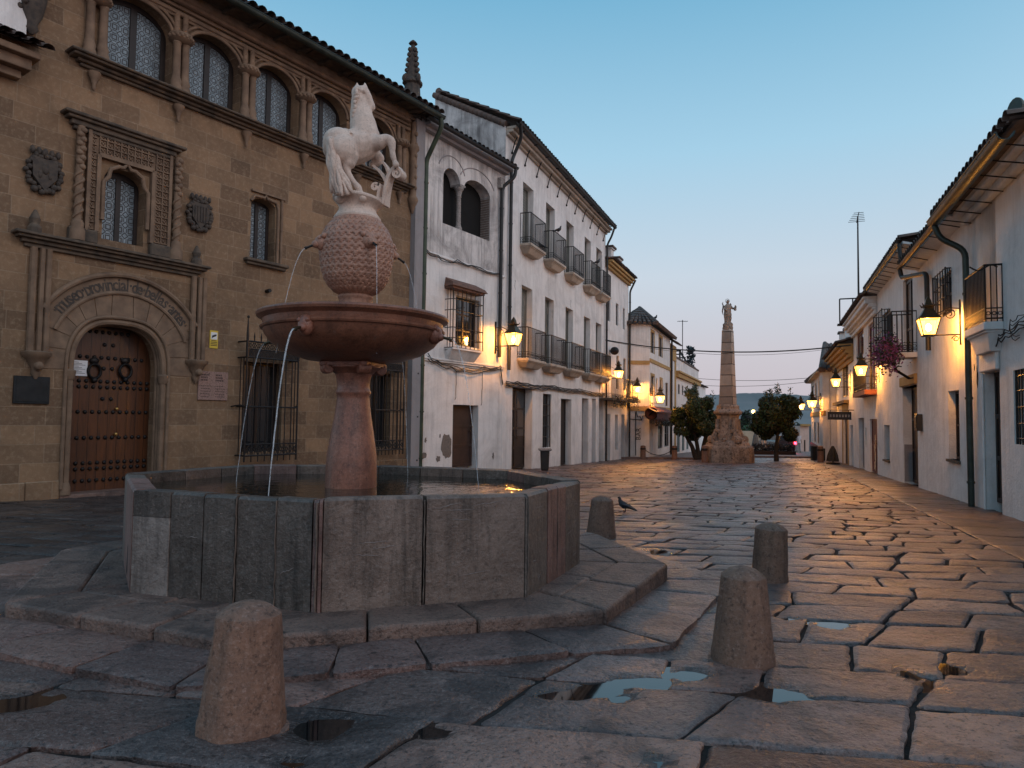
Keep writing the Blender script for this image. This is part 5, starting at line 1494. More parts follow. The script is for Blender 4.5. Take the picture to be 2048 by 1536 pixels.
M_SLABC = m_plaster('weathered_cream', (.46, .39, .32), (.26, .21, .17), .8, .6, .5)
def three_storey_house():
    p = H1.world(H1E, 0, 0)
    F = Fac('tall_white_house', 'long three storey white house with two rows of iron balconies', 'house', p.x, p.y, 22.2)
    r = F.root; e = F.u(1209, 800)
    vt = F.uv(1047, 292)[1]; print('H2 width', round(e, 2), 'top', round(vt, 2), 'top end', F.uv(1222, 478))
    up = [(1047, 368, 508, 1067), (1095, 406, 535, 1109), (1133, 440, 560, 1149), (1171, 469, 580, 1182), (1195, 497, 600, 1203)]
    md = [(1041, 572, 730, 1062), (1087, 590, 738, 1106), (1129, 612, 746, 1145), (1167, 629, 753, 1179), (1192, 644, 758, 1201)]
    U, M_ = [F.rect(*q) for q in up], [F.rect(*q) for q in md]
    for q in U + M_: print('   w', [round(x, 2) for x in q])
    ut = sum(q[3] for q in U) / 5; ub = F.uv(1060, 500)[1]; mt = sum(q[3] for q in M_) / 5; mb_ = F.uv(1060, 722)[1]
    cen = [(F.u((a[0] + a[3]) / 2, 500) + F.u((b[0] + b[3]) / 2, 700)) / 2 for a, b in zip(up, md)]
    print('   centres', [round(c, 2) for c in cen], 'ut', ut, 'ub', ub, 'mt', mt, 'mb', mb_)
    w = .50
    for c in cen:
        F.hole(rectp(c - w, c + w, ub, ut)); F.hole(rectp(c - w, c + w, mb_, mt))
    gd = [(1025, 773, 940, 1065), (1086, 787, 896, 1103), (1122, 797, 928, 1143), (1164, 796, 924, 1177), (1184, 797, 923, 1192), (1198, 798, 921, 1207)]
    G = []
    for i, q in enumerate(gd):
        a, b, z0, z1 = F.rect(*q)
        if i != 1: z0 = -1.1
        G.append((a, b, z0, z1)); F.hole(rectp(a, min(b, e - .12), z0 if i == 1 else -1.0, z1)); print('   g', [round(x, 2) for x in G[-1]])
    F.wall(0, e, vt, M_WHITE, 7, -1.3)
    for i, c in enumerate(cen):
        shutter(F, r, c - w, c + w, ub, ut - .02, .24); shutter(F, r, c - w, c + w, mb_, mt - .02, .24)
        frame(F, r, c - w, c + w, ub, ut, .20, .05, 1, (), M_BLIND, pane=False); frame(F, r, c - w, c + w, mb_, mt, .20, .05, 1, (), M_BLIND, pane=False)
        balcony(F, c - .74, c + .74, ub, .40, 1.0, M_SLABC, .20, .09, True, .085); balcony(F, c - .87, c + .87, mb_, .40, 1.0, M_SLABC, .20, .09, True, .085)
    a, b, z0, z1 = G[0]; door(F, r, a, b, F.uv(1030, 940)[1], z1 - .02, .26, M_DARKW, 2, 4, True)
    a, b, z0, z1 = G[1]; frame(F, r, a, b, z0, z1, .16, .06, 1, (.2, .4, .6, .8)); grille(F, a + .03, b - .03, z0, z1, -.05, 5, (.2, .4, .6, .8), sides=False)
    for i in (2, 3, 4, 5):
        a, b, z0, z1 = G[i]; b = min(b, e - .12); g = gz(F.world((a + b) / 2, 0, 0).y) - F.P.z
        door(F, r, a, b, g, z1 - .02, .24, (M_DARKW, M_GREYP, M_GREYP, M_GREYP)[i - 2], 1, 3, handle=i == 2)
    k = MB()
    for (o, z0, z1) in ((.10, -.22, -.14), (.24, -.14, -.04), (.34, -.04, .05)): k.box(0, e, -o, 0, vt + z0, vt + z1)
    k.build('cornice', M_SLABC, r, bevel=.015)
    gutter(F, -.1, e + .05, -.46, vt + .10, .075, M_PIPE, 11, -.02, vt - .62, True)
    tiles(F, -.02, e + .03, -.44, vt + .14, 2.4, vt + 1.55)
    # gable wall over the lower neighbour, with tiled verge
    P2 = Fac('x', None, None, p.x, p.y, 22.2 - 90)
    g1, gt = P2.uv(871, 196); bpy.data.objects.remove(P2.root)
    print('   gable depth', g1, 'top', gt)
    k = MB(); dep = min(abs(g1), 7.5); zt = gt - F.P.z + P2.P.z
    k.add([(-.02, 0, 0), (-.02, dep, 0), (-.02, dep, zt), (-.02, 0, vt + .05), (.3, 0, 0), (.3, dep, 0), (.3, dep, zt), (.3, 0, vt + .05)], [(0, 1, 2, 3), (4, 5, 6, 7), (3, 2, 6, 7), (1, 2, 6, 5)])
    k.build('gable_wall', M_STAINED, r)
    k = MB(); m = 16
    for i in range(m):
        y0, y1 = dep * i / m, dep * (i + 1) / m + .05; z = lambda y: vt + .10 + (zt - vt - .05) * y / dep
        for x in (-.03, .17, .37): k.tube([(x, y0, z(y0) + .02), (x, y1, z(y1) + .02)], [.11, .09], 8)
    k.build('verge_tiles', M_TILE, r, smooth=50)
    x = F.u(1021, 500, .1); pipe(F, [(.05, -.46, vt + .06), (.30, -.40, vt - .25), (.38, -.12, vt - .75), (x, -.10, vt - 1.0), (x, -.10, mb_ - .45)], .055, M_PIPE)
    pipe(F, [(e - .1, -.46, vt + .06), (e - .05, -.3, vt - .35), (e - .04, -.10, vt - .7), (e - .04, -.10, -.6)], .05, M_PIPE)
    k = MB()
    for i, (px, py, l) in enumerate(((1105, 620, .3), (1141, 600, .4), (1030, 560, .3), (1095, 615, .25), (1050, 590, .35))):
        u_, z_ = F.uv(px, py); pts = [(u_ + .10 * noise.noise(Vector((i, t * .6, 2))), -.001, z_ - l * t / 6) for t in range(7)]; k.tube(pts, .007, 4)
    k.build('plaster_crack', M_GREYP, r)
    return F, e, mb_, cen, ub
H2, H2E, H2MB, H2C, H2UB = three_storey_house()

def chimney_house():
    p = H2.world(H2E, 0, 0)
    F = Fac('chimney_house', 'white house with three chimneys on its ochre eave, beyond the balconied house', 'house', p.x, p.y, 22.2)
    r = F.root; e = F.u(1256, 800); vt = F.uv(1216, 526)[1]; print('H3 width', round(e, 2), vt, F.uv(1256, 590))
    up = [(1216, 589, 631, 1221), (1232, 606, 648, 1237), (1246, 621, 661, 1250)]; md = [(1233, 711, 760, 1238), (1247, 719, 764, 1252)]
    ut = F.uv(1232, 606)[1]; ub = F.uv(1232, 650)[1]; mt = F.uv(1234, 711)[1]; m0 = F.uv(1234, 778)[1]
    wins = []
    for q in up: a, b, _, _ = F.rect(*q); wins.append((a, b, ub, ut))
    for q in md: a, b, _, _ = F.rect(*q); wins.append((a, b, m0, mt))
    for q in wins: F.hole(rectp(*q))
    doors = []
    for q in ((1213, 828, 920, 1221), (1230, 829, 900, 1236), (1243, 829, 919, 1249)):
        a, b, z0, z1 = F.rect(*q); doors.append((a, b, z0, z1)); F.hole(rectp(a, b, -1.2 if q[0] != 1230 else z0, z1))
    F.wall(0, e, vt, M_WHITE, 7, -1.4)
    for q in wins: frame(F, r, *q, .08, .05, 1, (.5,))
    for i, q in enumerate(doors):
        if i == 1: frame(F, r, *q, .2, .05, 0, (.5,))
        else: door(F, r, q[0], q[1], gz(F.world(q[0], 0, 0).y) - F.P.z, q[3], .2, M_WOOD, 1, 3)
    z = F.uv(1236, 797, .5)[1]
    k = MB(); a, b = F.u(1211, 790, .3), e - .2
    k.box(a, b, -.62, 0, z - .10, z); k.build('balcony', M_LEDGE, r)
    rail(r, [(a + .03, 0), (a + .03, -.58), (b - .03, -.58), (b - .03, 0)], z, z + 1.0, .14)
    lb = MB(); rnd = random.Random(5)
    for i in range(260):
        c = Vector((rnd.uniform(a, b), -.58 - rnd.uniform(0, .16), z - rnd.uniform(-.15, .55) * rnd.random())); s = rnd.uniform(.04, .08); d = Vector((rnd.uniform(-1, 1), rnd.uniform(-1, 1), rnd.uniform(-1, 1))).normalized(); t = d.orthogonal().normalized()
        lb.add([c - d * s, c + t * s * .5, c + d * s, c - t * s * .5], [(0, 1, 2, 3)])
    o = lb.build('hanging_plants', m_simple('dark_leaf', (.045, .050, .028), (.09, .06, .035), 8, .7, 0), recalc=False); o.matrix_world = r.matrix_world.copy(); o.location = r.location; o.rotation_euler = r.rotation_euler
    tag(o, 'trailing plants hanging over the balcony edge of the chimney house', 'plant')
    k = MB()
    for (o_, z0, z1) in ((.14, -.30, -.18), (.26, -.18, -.06), (.36, -.06, .06)): k.box(0, e, -o_, 0, vt + z0, vt + z1)
    k.build('cornice', M_OCHRE, r, bevel=.015)
    tiles(F, 0, e, -.42, vt + .08, 2.4, vt + .22)
    for (px, py0, py1) in ((1225, 495, 528), (1239, 517, 545), (1252, 538, 566)):
        u_, z1 = F.uv(px, py0, .2); z0 = vt - .05; k = MB(); s = .26
        k.box(u_ - s, u_ + s, -.2, -.2 + 2 * s, z0, z1 - .12); k.box(u_ - s - .07, u_ + s + .07, -.27, -.13 + 2 * s, z1 - .12, z1 - .05); k.build('chimney', M_WHITE, r, bevel=.01)
        k = MB(); k.box(u_ - s - .12, u_ + s + .12, -.32, -.08 + 2 * s, z1 - .05, z1 + .04); k.build('chimney_cap', M_TILE, r)
    pipe(F, [(e - .06, -.40, vt), (e - .06, -.1, vt - .6), (e - .06, -.1, -.8)], .05, M_PIPE)
    u_, z_ = F.uv(1219, 702); k = MB(); k.sphere((u_, -.25, z_), (.20, .22, .20), 12, 8); k.tube([(u_, 0, z_), (u_, -.25, z_)], .03, 6)
    o = k.build('floodlight', M_IRON, smooth=60); o.location = r.location; o.rotation_euler = r.rotation_euler; tag(o, 'round black floodlight on the wall of the chimney house', 'floodlight')
    return F, e
H3, H3E = chimney_house()

def corner_house():
    Y = 36.9
    x0, x1 = on_depth(1256, 800, Y).x, on_depth(1299, 800, Y).x
    root = thing('corner_house', 'white corner house with hipped tiled roof, ochre bands and a red shop canopy', 'house', (x0, Y, gz(Y)))
    Fa = Fac('x', None, None, x0, Y, 90); Fb = Fac('x', None, None, x1, Y, 21.5)
    for F in (Fa, Fb): F.root.parent = root; F.root.matrix_parent_inverse = Matrix.Translation((-x0, -Y, -gz(Y))); F.root.name = 'side_wing'
    vt = Fa.uv(1280, 648)[1]; wa = x1 - x0; eb = Fb.u(1340, 800)
    print('H4', wa, eb, vt)
    Fa.wall(0, wa, vt, M_WHITE, 3, -1); 
    ws = [(1302, 663, 705, 1308), (1318, 673, 712, 1324)]; ms = [(1302, 751, 792, 1308), (1312, 756, 800, 1315), (1320, 759, 800, 1324), (1331, 765, 812, 1336)]; gs = [(1316, 842, 898, 1325), (1329, 841, 894, 1338)]
    R_ = [Fb.rect(*q) for q in ws + ms + gs]
    for q in R_: Fb.hole(rectp(*q))
    Fb.wall(0, eb, vt, M_WHITE, 5, -1)
    for i, q in enumerate(R_):
        frame(Fb, Fb.root, *q, .06, .06, 0, (.5,))
        if i in (0, 1, 2, 4):
            k = MB(); a, b, z0, z1 = q
            for bx in ((a - .14, a, z0, z1), (b, b + .14, z0, z1), (a - .14, b + .14, z1, z1 + .14)): k.box(bx[0], bx[1], -.02, 0, bx[2], bx[3])
            k.build('window_surround', M_OCHRE, Fb.root)
    for F, w_ in ((Fa, wa), (Fb, eb)):
        z = F.uv(1280 if F is Fa else 1310, 725)[1]; z2 = F.uv(1280 if F is Fa else 1310, 817)[1]
        k = MB(); k.box(0, w_ - (.0 if F is Fb else .0), -.05, 0, z - .10, z + .10); k.box(0, w_, -.05, 0, z2 - .14, z2 + .12)
        k.build('band', M_OCHRE, F.root)
    # hipped roof
    k = MB(); n = 0
    ca = [Fa.world(-.1, -.35, vt), Fb.world(-.05, -.4, vt), Fb.world(eb + .2, -.4, vt)]
    rg = [Vector((x0 + 1.2, Y + 3.2, ca[0].z + 1.35)), Fb.world(eb + .2, 3.2, vt + 1.35)]
    Q = [(ca[0], ca[1], rg[0], rg[0]), (ca[1], ca[2], rg[1], rg[0]), (Vector((x0 - 1.0, Y + 4.5, ca[0].z)), ca[0], rg[0], rg[0])]
    for (a, b, c, d) in Q:
        L = max(2, int((b - a).length / .24))
        for i in range(L):
            for j in range(6):
                t0 = (i + .5) / L; p0, p1 = a.lerp(b, t0), d.lerp(c, t0); s0, s1 = j / 6, (j + 1) / 6 + .02
                k.tube([p0.lerp(p1, s0) + Vector((0, 0, .03)), p0.lerp(p1, min(1, s1)) + Vector((0, 0, .02))], [.11, .08], 6)
        for i in range(8): dn = Vector((0, 0, -.04)); k.add([a.lerp(b, i / 8) + dn, a.lerp(b, (i + 1) / 8) + dn, d.lerp(c, (i + 1) / 8) + dn, d.lerp(c, i / 8) + dn], [(0, 1, 2, 3)])
    k.tube([ca[1] + Vector((0, 0, .05)), rg[0] + Vector((0, 0, .05))], .12, 8); k.tube([rg[0], rg[1]], .13, 8)
    inv = Matrix.Translation((-x0, -Y, -gz(Y))); k.v = [inv @ v for v in k.v]
    k.build('roof', M_TILE, root)
    # red canopy with plants over the shop windows and a round sign
    a, b = Fb.u(1300, 830, .4), Fb.u(1341, 830, .4); z1, z0 = Fb.uv(1318, 822, .4)[1], Fb.uv(1318, 841, .4)[1]
    m_red = m_simple('faded_red_canvas', (.13, .050, .045), (.09, .035, .032), 6, .8, .2)
    cn = MB(); cn.add([(a, -.02, z1 + .25), (b, -.02, z1 + .25), (b, -.75, z1 - .1), (a, -.75, z1 - .1), (b, -.75, z0), (a, -.75, z0)], [(0, 1, 2, 3), (3, 2, 4, 5)]); cn.box(a, b, -.78, -.74, z1 - .14, z1 - .06)
    cn.build('canopy', m_red, Fb.root)
    lb = MB(); rnd = random.Random(15)
    for i in range(300):
        c = Vector((rnd.uniform(a, b), -.75 + rnd.uniform(-.1, .3), z0 + rnd.uniform(-.28, .10))); s = rnd.uniform(.05, .10); d = Vector((rnd.uniform(-1, 1), rnd.uniform(-1, 1), rnd.uniform(-1, 1))).normalized(); t = d.orthogonal().normalized()
        lb.add([c - d * s, c + t * s * .5, c + d * s, c - t * s * .5], [(0, 1, 2, 3)])
    lb.v = [Fb.root.matrix_basis @ v for v in lb.v]
    tag(lb.build('hanging_plants', m_simple('dark_leaf_b', (.035, .04, .024), (.08, .04, .03), 8, .7, 0), recalc=False), 'dark plants hanging under the red canopy of the corner house', 'plant')
    p = on_depth(1302.5, 827, Y - 1.1)
    sg = thing('round_sign', 'round red sign on a bracket at the corner of the white corner house', 'sign', p, 0)
    k = MB(); k.tube([(0, -.04, 0), (0, .04, 0)], .34, 24); k.build('disc', m_red, sg); k = MB(); k.tube([(.30 * math.cos(R(q * 15)), -.045, .30 * math.sin(R(q * 15))) for q in range(24)], .025, 5, closed=True); k.tube([(-.15, -.045, -.12), (.12, -.045, .14)], .035, 5); k.build('rim', M_IRON, sg); k = MB(); k.tube([(0, 0, .30), (.1, 1.1, .34)], .02, 5); k.build('bracket', M_IRON, sg)
    # sideways painted letters and wires on the plain side
    k = MB(); u_, z_ = Fa.uv(1277, 868); vs, fs = text_mesh('BAR', .36, .003)
    k.add([(u_ - p.y, -.008 - p.z, z_ + p.x) for p in vs], fs); k.build('lettering', M_IRON, Fa.root)
    k = MB(); pts = [(Fa.uv(px, py)[0], -.03, Fa.uv(px, py)[1]) for px, py in ((1258, 838), (1260, 838), (1283, 840), (1285, 832), (1297, 831))]; k.tube(pts, .02, 5)
    pts = [(Fa.uv(px, py)[0], -.03, Fa.uv(px, py)[1]) for px, py in ((1272, 822), (1275, 834), (1280, 833), (1283, 840))]; k.tube(pts, .02, 5)
    k.tube([(Fa.uv(1271, 824)[0], -.03, Fa.uv(1271, 824)[1]), (Fa.uv(1271, 911)[0], -.03, Fa.uv(1271, 911)[1])], .022, 5); k.build('cable', M_CABLE, Fa.root)
    pipe(Fb, [(eb - .05, -.12, vt - .1), (eb - .05, -.1, -.5)], .06, M_PIPE); pipe(Fa, [(.06, -.1, vt - .1), (.06, -.1, Fa.uv(1262, 817)[1])], .05, M_PIPE)
    return Fb, eb
H4, H4E = corner_house()

def far_left():
    p = H4.world(H4E, 0, 0)
    F = Fac('ochre_house', 'narrow ochre trimmed house squeezed between the corner house and terrace house', 'house', p.x, p.y, 21.5)
    e = F.u(1351, 800); vt = F.uv(1345, 690)[1]; a0 = F.rect(1343, 790, 880, 1347)
    w = [F.rect(1341, 745, 775, 1345)]
    F.hole(rectp(*w[0])); F.wall(0, e, vt, M_WHITE, 6, -1); frame(F, F.root, *w[0], .2, .05, 0)
    k = MB(); k.box(0, e, -.06, 0, vt - 1.0, vt); k.box(0, .5, -.05, 0, -1, vt - 1.0); k.box(e - .5, e, -.05, 0, -1, vt - 1); k.build('trim', M_OCHRE, F.root)
    tiles(F, 0, e, -.35, vt + .05, 2.6, vt + 2.0)
    p = F.world(e, 0, 0)
    F = Fac('terrace_house', 'white house with ochre cornice, green shutters and a dark roof terrace frame', 'house', p.x, p.y, 21.5)
    e = F.u(1397, 800); vt = F.uv(1352, 745)[1]; print('H6', e, vt)
    ups = [(1356, 768, 788, 1360), (1364, 770, 790, 1367), (1371, 772, 791, 1374), (1381, 776, 793, 1384), (1386, 778, 794, 1389)]
    dn = [(1354, 852, 905, 1360), (1364, 854, 905, 1369), (1373, 856, 904, 1377)]
    R_ = [F.rect(*q) for q in ups]; z1 = R_[0][3]; z0 = R_[0][2]; R_ = [(q[0], q[1], z0, z1) for q in R_]
    D_ = [F.rect(*q) for q in dn]; D_ = [(q[0], q[1], D_[0][2], D_[0][3]) for q in D_]
    for q in R_ + D_: F.hole(rectp(*q))
    F.wall(0, e, vt, M_WHITE, 8, -1.5)
    mg = m_simple('green_shutters', (.045, .095, .10), (.03, .06, .065), 5, .6, .2)
    for q in R_: frame(F, F.root, *q, .06, .06, 1)
    for q in D_: shutter(F, F.root, *q, .04, mg, 2)
    k = MB(); k.box(-.02, e + .1, -.20, 0, vt - .30, vt + .0); k.box(-.02, e + .1, -.30, 0, vt, vt + .12); k.build('cornice', M_OCHRE, F.root)
    k = MB(); v2 = F.uv(1352, 716)[1]; k.box(0, e, .0, .2, vt + .13, v2); k.build('parapet', M_WHITE, F.root); k = MB(); k.box(0, e, -.05, .25, v2, v2 + .12); k.build('coping', M_TILE, F.root)
    u0, u1 = F.u(1368, 740), F.u(1392, 740); zt = F.uv(1370, 704)[1]
    k = MB()
    k.box(-.2, u0, 1.0, 4, v2 - .3, F.uv(1352, 709, -1.0)[1]); k.build('penthouse', M_WHITE, F.root)
    k = MB()
    for u_ in (u0, (u0 + u1) / 2, u1): k.tube([(u_, .3, v2), (u_, .3, zt - (u_ - u0) * .12)], .07, 5); k.tube([(u_, 3, v2), (u_, 3, zt - (u_ - u0) * .12)], .07, 5)
    k.tube([(u0, .3, zt), (u1, .3, zt - (u1 - u0) * .12)], .08, 5); k.tube([(u0, 3, zt), (u1, 3, zt - (u1 - u0) * .12)], .08, 5)
    for i in range(7): u_ = u0 + (u1 - u0) * i / 6; z = zt - (u_ - u0) * .12; k.tube([(u_, .2, z + .06), (u_, 3.1, z + .06)], .05, 4)
    k.build('pergola', M_IRON, F.root)
    k = MB(); rnd = random.Random(2)
    for i in range(200):
        c = Vector((u1 - rnd.uniform(-.3, 1.6), rnd.uniform(.1, .6), v2 + rnd.uniform(0, 1.9))); s = rnd.uniform(.12, .25); d = Vector((rnd.uniform(-1, 1), rnd.uniform(-1, 1), rnd.uniform(-1, 1))).normalized(); t = d.orthogonal().normalized(); k.add([c - d * s, c + t * s * .5, c + d * s, c - t * s * .5], [(0, 1, 2, 3)])
    k.v = [F.root.matrix_basis @ v for v in k.v]; tag(k.build('climbing_plant', M_IRON, recalc=False), 'dark climbing plant on the roof terrace frame', 'plant')
    an = thing('antenna', 'thin aerial mast on the terrace house roof at left', 'antenna', on_depth(1365, 735, 52)); H = on_depth(1365, 640, 52).z - an.location.z
    k = MB(); k.tube([(0, 0, -.6), (0, 0, H)], .03, 6); k.build('mast', M_IRON, an); k = MB(); k.tube([(-.4, 0, H - .1), (.4, 0, H - .1)], .018, 5)
    for i in range(5): k.tube([(-.32 + i * .16, -.25, H - .1), (-.32 + i * .16, .25, H - .1)], .012, 4)
    k.build('aerial', M_IRON, an)
    p = F.world(e, 0, 0)
    F = Fac('far_white_house', 'plain white house end showing above the left tree', 'house', p.x + .2, p.y + .5, 21.5)
    k = MB(); e = F.u(1411, 800); vt = F.uv(1400, 772)[1]; F.wall(0, e, vt, M_WHITE2, 8, -1.5); tiles(F, 0, e, -.2, vt + .03, 4, vt + .9)
far_left()
# ---------------------------------------------------------------- white houses on the right
def right_near():
    F = Fac('right_white_house', 'nearest white house at right edge with a green gutter and an iron balcony', 'house', 6.9, 9.24, 21, True)
    r = F.root; u0, u1 = F.u(1944, 800), 8.6
    vt = F.uv(2048, 330)[1]; ev = F.uv(1960, 335, .5)[1]; print('RA', u0, u1, 'vt', vt, 'eave', ev, F.uv(1886, 440, .5))
    bw = F.rect(1962, 398, 660, 1990); dr = F.rect(1969, 746, 1010, 1999); gw = F.rect(2026, 741, 888, 2075)
    print('   ', [round(x, 2) for x in bw], [round(x, 2) for x in dr], [round(x, 2) for x in gw])
    bv = F.uv(1975, 650, .0)[1]
    for q in ((bw[0], bw[1], bv, bw[3]), (dr[0], dr[1], -.5, dr[3]), gw): F.hole(rectp(*q))
    F.wall(u0, u1, vt, M_WHITE2, 7, -.7, th=.42)
    shutter(F, r, bw[0], bw[1], bv, bw[3], .06, M_DARKW)
    door(F, r, dr[0], dr[1], F.uv(1999, 1012)[1], dr[3] - .0, .13, M_DARKW, 1, 3)
    frame(F, r, *gw, .14, .05, 1, (.5,)); grille(F, gw[0] + .02, gw[1] - .02, gw[2], gw[3], -.03, 9, (.08, .28, .5, .72, .92), sides=False)
    # balcony with moulded underside
    b = F.u(2008, 642); bz = F.uv(2008, 642)[1]; od = find_out(F, b, 1970, 643); a = F.u(1930, 664, od); print('out', od)
    print('   balcony', a, b, bz)
    od = min(.7, max(.25, od)); o = balcony(F, a, b, bz, od, .84, M_WHITE2, .30, .12, True, .075)
    k = MB()
    for s in range(4): t = s / 3
    k.tube([(b - .02, -.06 - .05 * q, bz + .80 + .04 * math.sin(q)) for q in range(8)], .012, 5); k.build('railing_scroll', M_IRON, o)
    # raised surround over the door
    k = MB(); k.box(dr[0] - .06, dr[1] + .05, -.06, 0, dr[3], dr[3] + .34); k.box(dr[0] - .05, dr[0] - .0, -.04, 0, -.5, dr[3]); k.build('door_surround', M_WHITE2, r, bevel=.02)
    k = MB()
    ue = F.u(2016, 300, .5)
    for o_, z0, z1 in ((.12, -.05, .08), (.24, .08, .18)): k.box(u0, ue, -o_, 0, vt + z0 - .02, vt + z1)
    k.build('cornice', M_WHITE2, r, bevel=.02)
    k = MB(); k.box(u0, ue, -.46, 0, vt + .18, vt + .24); k.build('soffit', M_WHITE2, r)
    gutter(F, u0 - .02, F.u(2016, 300, .5), -.52, ev + .03, .10, M_ZINC, 7, -.02, ev - .12)
    tiles(F, u0, F.u(2016, 300, .5) + .1, -.50, ev + .13, 2.5, ev + .42)
    # higher wall block on the roof at the frame edge
    k = MB(); k.box(ue + .05, u1, .0, 2.4, vt + .005, vt + .30); k.build('parapet', M_WHITE2, r)
    gx, gzv = F.uv(2029, 217, -.5)
    k = MB(); wx = Vector((F.d.x, F.n.x, 0)); p0 = Vector((gx, .5, gzv)); k.tube([p0, p0 + wx * .04, p0 + wx * .12, p0 + wx * 1.2], [.17, .16, .095, .095], 14); k.build('flue', M_ZINC, r)
    p = F.uv(1893, 452, .5); x = F.u(1937, 700, .08); zb = F.uv(1937, 690, .08)[1]
    pipe(F, [(u0 + .05, -.52, ev - .05), (u0 + .10, -.45, ev - .30), (x, -.10, ev - .55), (x, -.09, zb + .12), (x + .05, -.10, zb - .2), (x + .05, -.09, -.35)], .050, M_ZINC)
    # flat patches painted black like the shade in small holes, and cables
    k = MB()
    for (px, py, w_, h_) in ((1955, 753, .05, .16), (1949, 735, .03, .05)): x_, z_ = F.uv(px, py); k.prism(blob(x_, z_, w_, h_, 4), [], -.003, .002)
    k.build('dark_hole_patch', M_BLACK, r)
    return F, u0
RA, RAU = right_near()

def right_mid():
    F = Fac('lamp_lit_house', 'white house on the right with flower balcony and two gutter heights, behind the big lantern', 'house', 6.9, 9.24, 21, True)
    r = F.root; u0, u1 = F.u(1757, 800), RAU - .01; um = F.u(1836, 600)
    vA = F.uv(1890, 500)[1]; eA = F.uv(1860, 466, .36)[1]; vB = F.uv(1800, 525)[1]; eB = F.uv(1785, 508, .36)[1]
    print('RB', u0, um, u1, 'A', vA, eA, 'B', vB, eB)
    W1, D1, W2 = F.rect(1768, 850, 918, 1779), F.rect(1805, 776, 968, 1834), F.rect(1896, 783, 917, 1918)
    D2 = F.rect(1806, 564, 716, 1825); G2 = F.rect(1877, 560, 640, 1903); G1 = F.rect(1763, 633, 698, 1781)
    dg = gz(F.world(D1[1], 0, 0).y) - F.P.z
    for q in (W1, (D1[0], D1[1], -1, D1[3]), W2, D2, G2, G1): F.hole(rectp(*q)); print('   ', [round(x, 2) for x in q])
    vt = eA + .02
    F.wall(u0, u1, eA - .02, M_WHITE2, 7, -.9, th=.42, top=[(u0, -.9), (u1, -.9), (u1, eA - .02), (um, eA - .02), (um, eB - .02), (u0, eB - .02)])
    frame(F, r, *W1, .20, .05, 0, ()); frame(F, r, *W2, .12, .05, 0, (.5,)); frame(F, r, *D2, .06, .10, 1, (.35,)); frame(F, r, *G2, .06, .07, 1, (.5,)); frame(F, r, *G1, .06, .07, 1, (.5,))
    grille(F, G2[0], G2[1], G2[2], G2[3] + .05, .10, 6, (.03, .35, .65, .97)); grille(F, G1[0], G1[1], G1[2], G1[3], .22, 6, (.03, .35, .65, .97))
    door(F, r, D1[0], D1[1], dg, D1[3], .20, M_DARKW, 1, 3)
    k = MB(); k.box(D1[0] + .002, D1[0] + .02, .02, .20, dg, dg + .95); k.box(D1[0] + .0, D1[1] + .0, -.02, .3, D1[3], D1[3] + .02); k.build('tiled_reveal', M_GREYP, r)
    k = MB(); k.box(D1[0] - .10, D1[1] + .03, -.06, .02, D1[3] + .02, D1[3] + .26); k.build('lintel', M_OCHRE, r, bevel=.01)
    for q in (W1, W2): k = MB(); k.box(q[0] - .04, q[1] + .04, -.05, .2, q[2] - .05, q[2] + .0); k.build('sill', M_LEDGE, r)
    # flower balcony
    a, b = F.u(1778, 730, .5), F.u(1835, 720, .0); bz = D2[2]
    k = MB(); k.box(a, b, -.55, 0, bz - .14, bz - .02); o = k.build('balcony', M_WHITE2, r, bevel=.01)
    rail(o, [(a + .02, 0), (a + .02, -.52), (b - .02, -.52), (b - .02, 0)], bz, bz + .95, .11)
    k = MB()
    for u_ in (a + .2, (a + b) / 2, b - .2): k.tube([(u_, -.5, bz - .14), (u_, -.40, bz - .42), (u_, -.12, bz - .62), (u_, 0, bz - .60)], .016, 5)
    k.build('bracket', M_IRON, o)
    lb, fb = MB(), MB(); rnd = random.Random(6)
    for i in range(2600):
        t = rnd.random() ** 1.4; c = Vector((a - .05 + 1.0 * t + rnd.gauss(0, .13), -.60 + rnd.gauss(0, .13), bz + .02 + rnd.gauss(0, .17) - .10 * t)); s = rnd.uniform(.02, .045); d = Vector((rnd.uniform(-1, 1), rnd.uniform(-1, 1), rnd.uniform(-1, 1))).normalized(); tt = d.orthogonal().normalized()
        (fb if rnd.random() < .62 else lb).add([c - d * s, c + tt * s * .6, c + d * s, c - tt * s * .6], [(0, 1, 2, 3)])
    for q in (lb, fb): q.v = [r.matrix_basis @ v for v in q.v]
    pl = thing('flowering_plant', 'purple flowering plant spilling from the balcony corner of the lamp lit house', 'plant', tuple(r.matrix_basis @ Vector((a + .3, -.55, bz))))
    inv = Matrix.Translation(-Vector(pl.location))
    for q, nm, m in ((lb, 'foliage', m_simple('pot_leaf', (.04, .055, .025), (.03, .03, .02), 8, .7, 0)), (fb, 'blossom', m_simple('purple_petals', (.26, .085, .22), (.14, .04, .11), 12, .7, 0))): q.v = [inv @ v for v in q.v]; q.build(nm, m, pl, recalc=False)
    # eaves, gutters, roofs
    for (a_, b_, e_, g) in ((um, u1, eA, 5), (u0, um + .05, eB, 12)):
        k = MB(); k.add([(a_, -.30, e_), (b_, -.30, e_), (b_, 0, e_ - .06), (a_, 0, e_ - .06), (a_, -.30, e_ + .06), (b_, -.30, e_ + .06), (b_, 0, e_ - .02), (a_, 0, e_ - .02)], [(0, 1, 2, 3), (4, 5, 6, 7), (0, 1, 5, 4), (1, 2, 6, 5), (3, 0, 4, 7)]); k.build('soffit', M_WHITE2, r)
        gutter(F, a_ - .02, b_, -.37, e_ + .03, .055, M_BRONZE if g == 5 else M_ZINC, g, -.03, e_ - .10)
        tiles(F, a_, b_, -.34, e_ + .10, 2.6, e_ + .62)
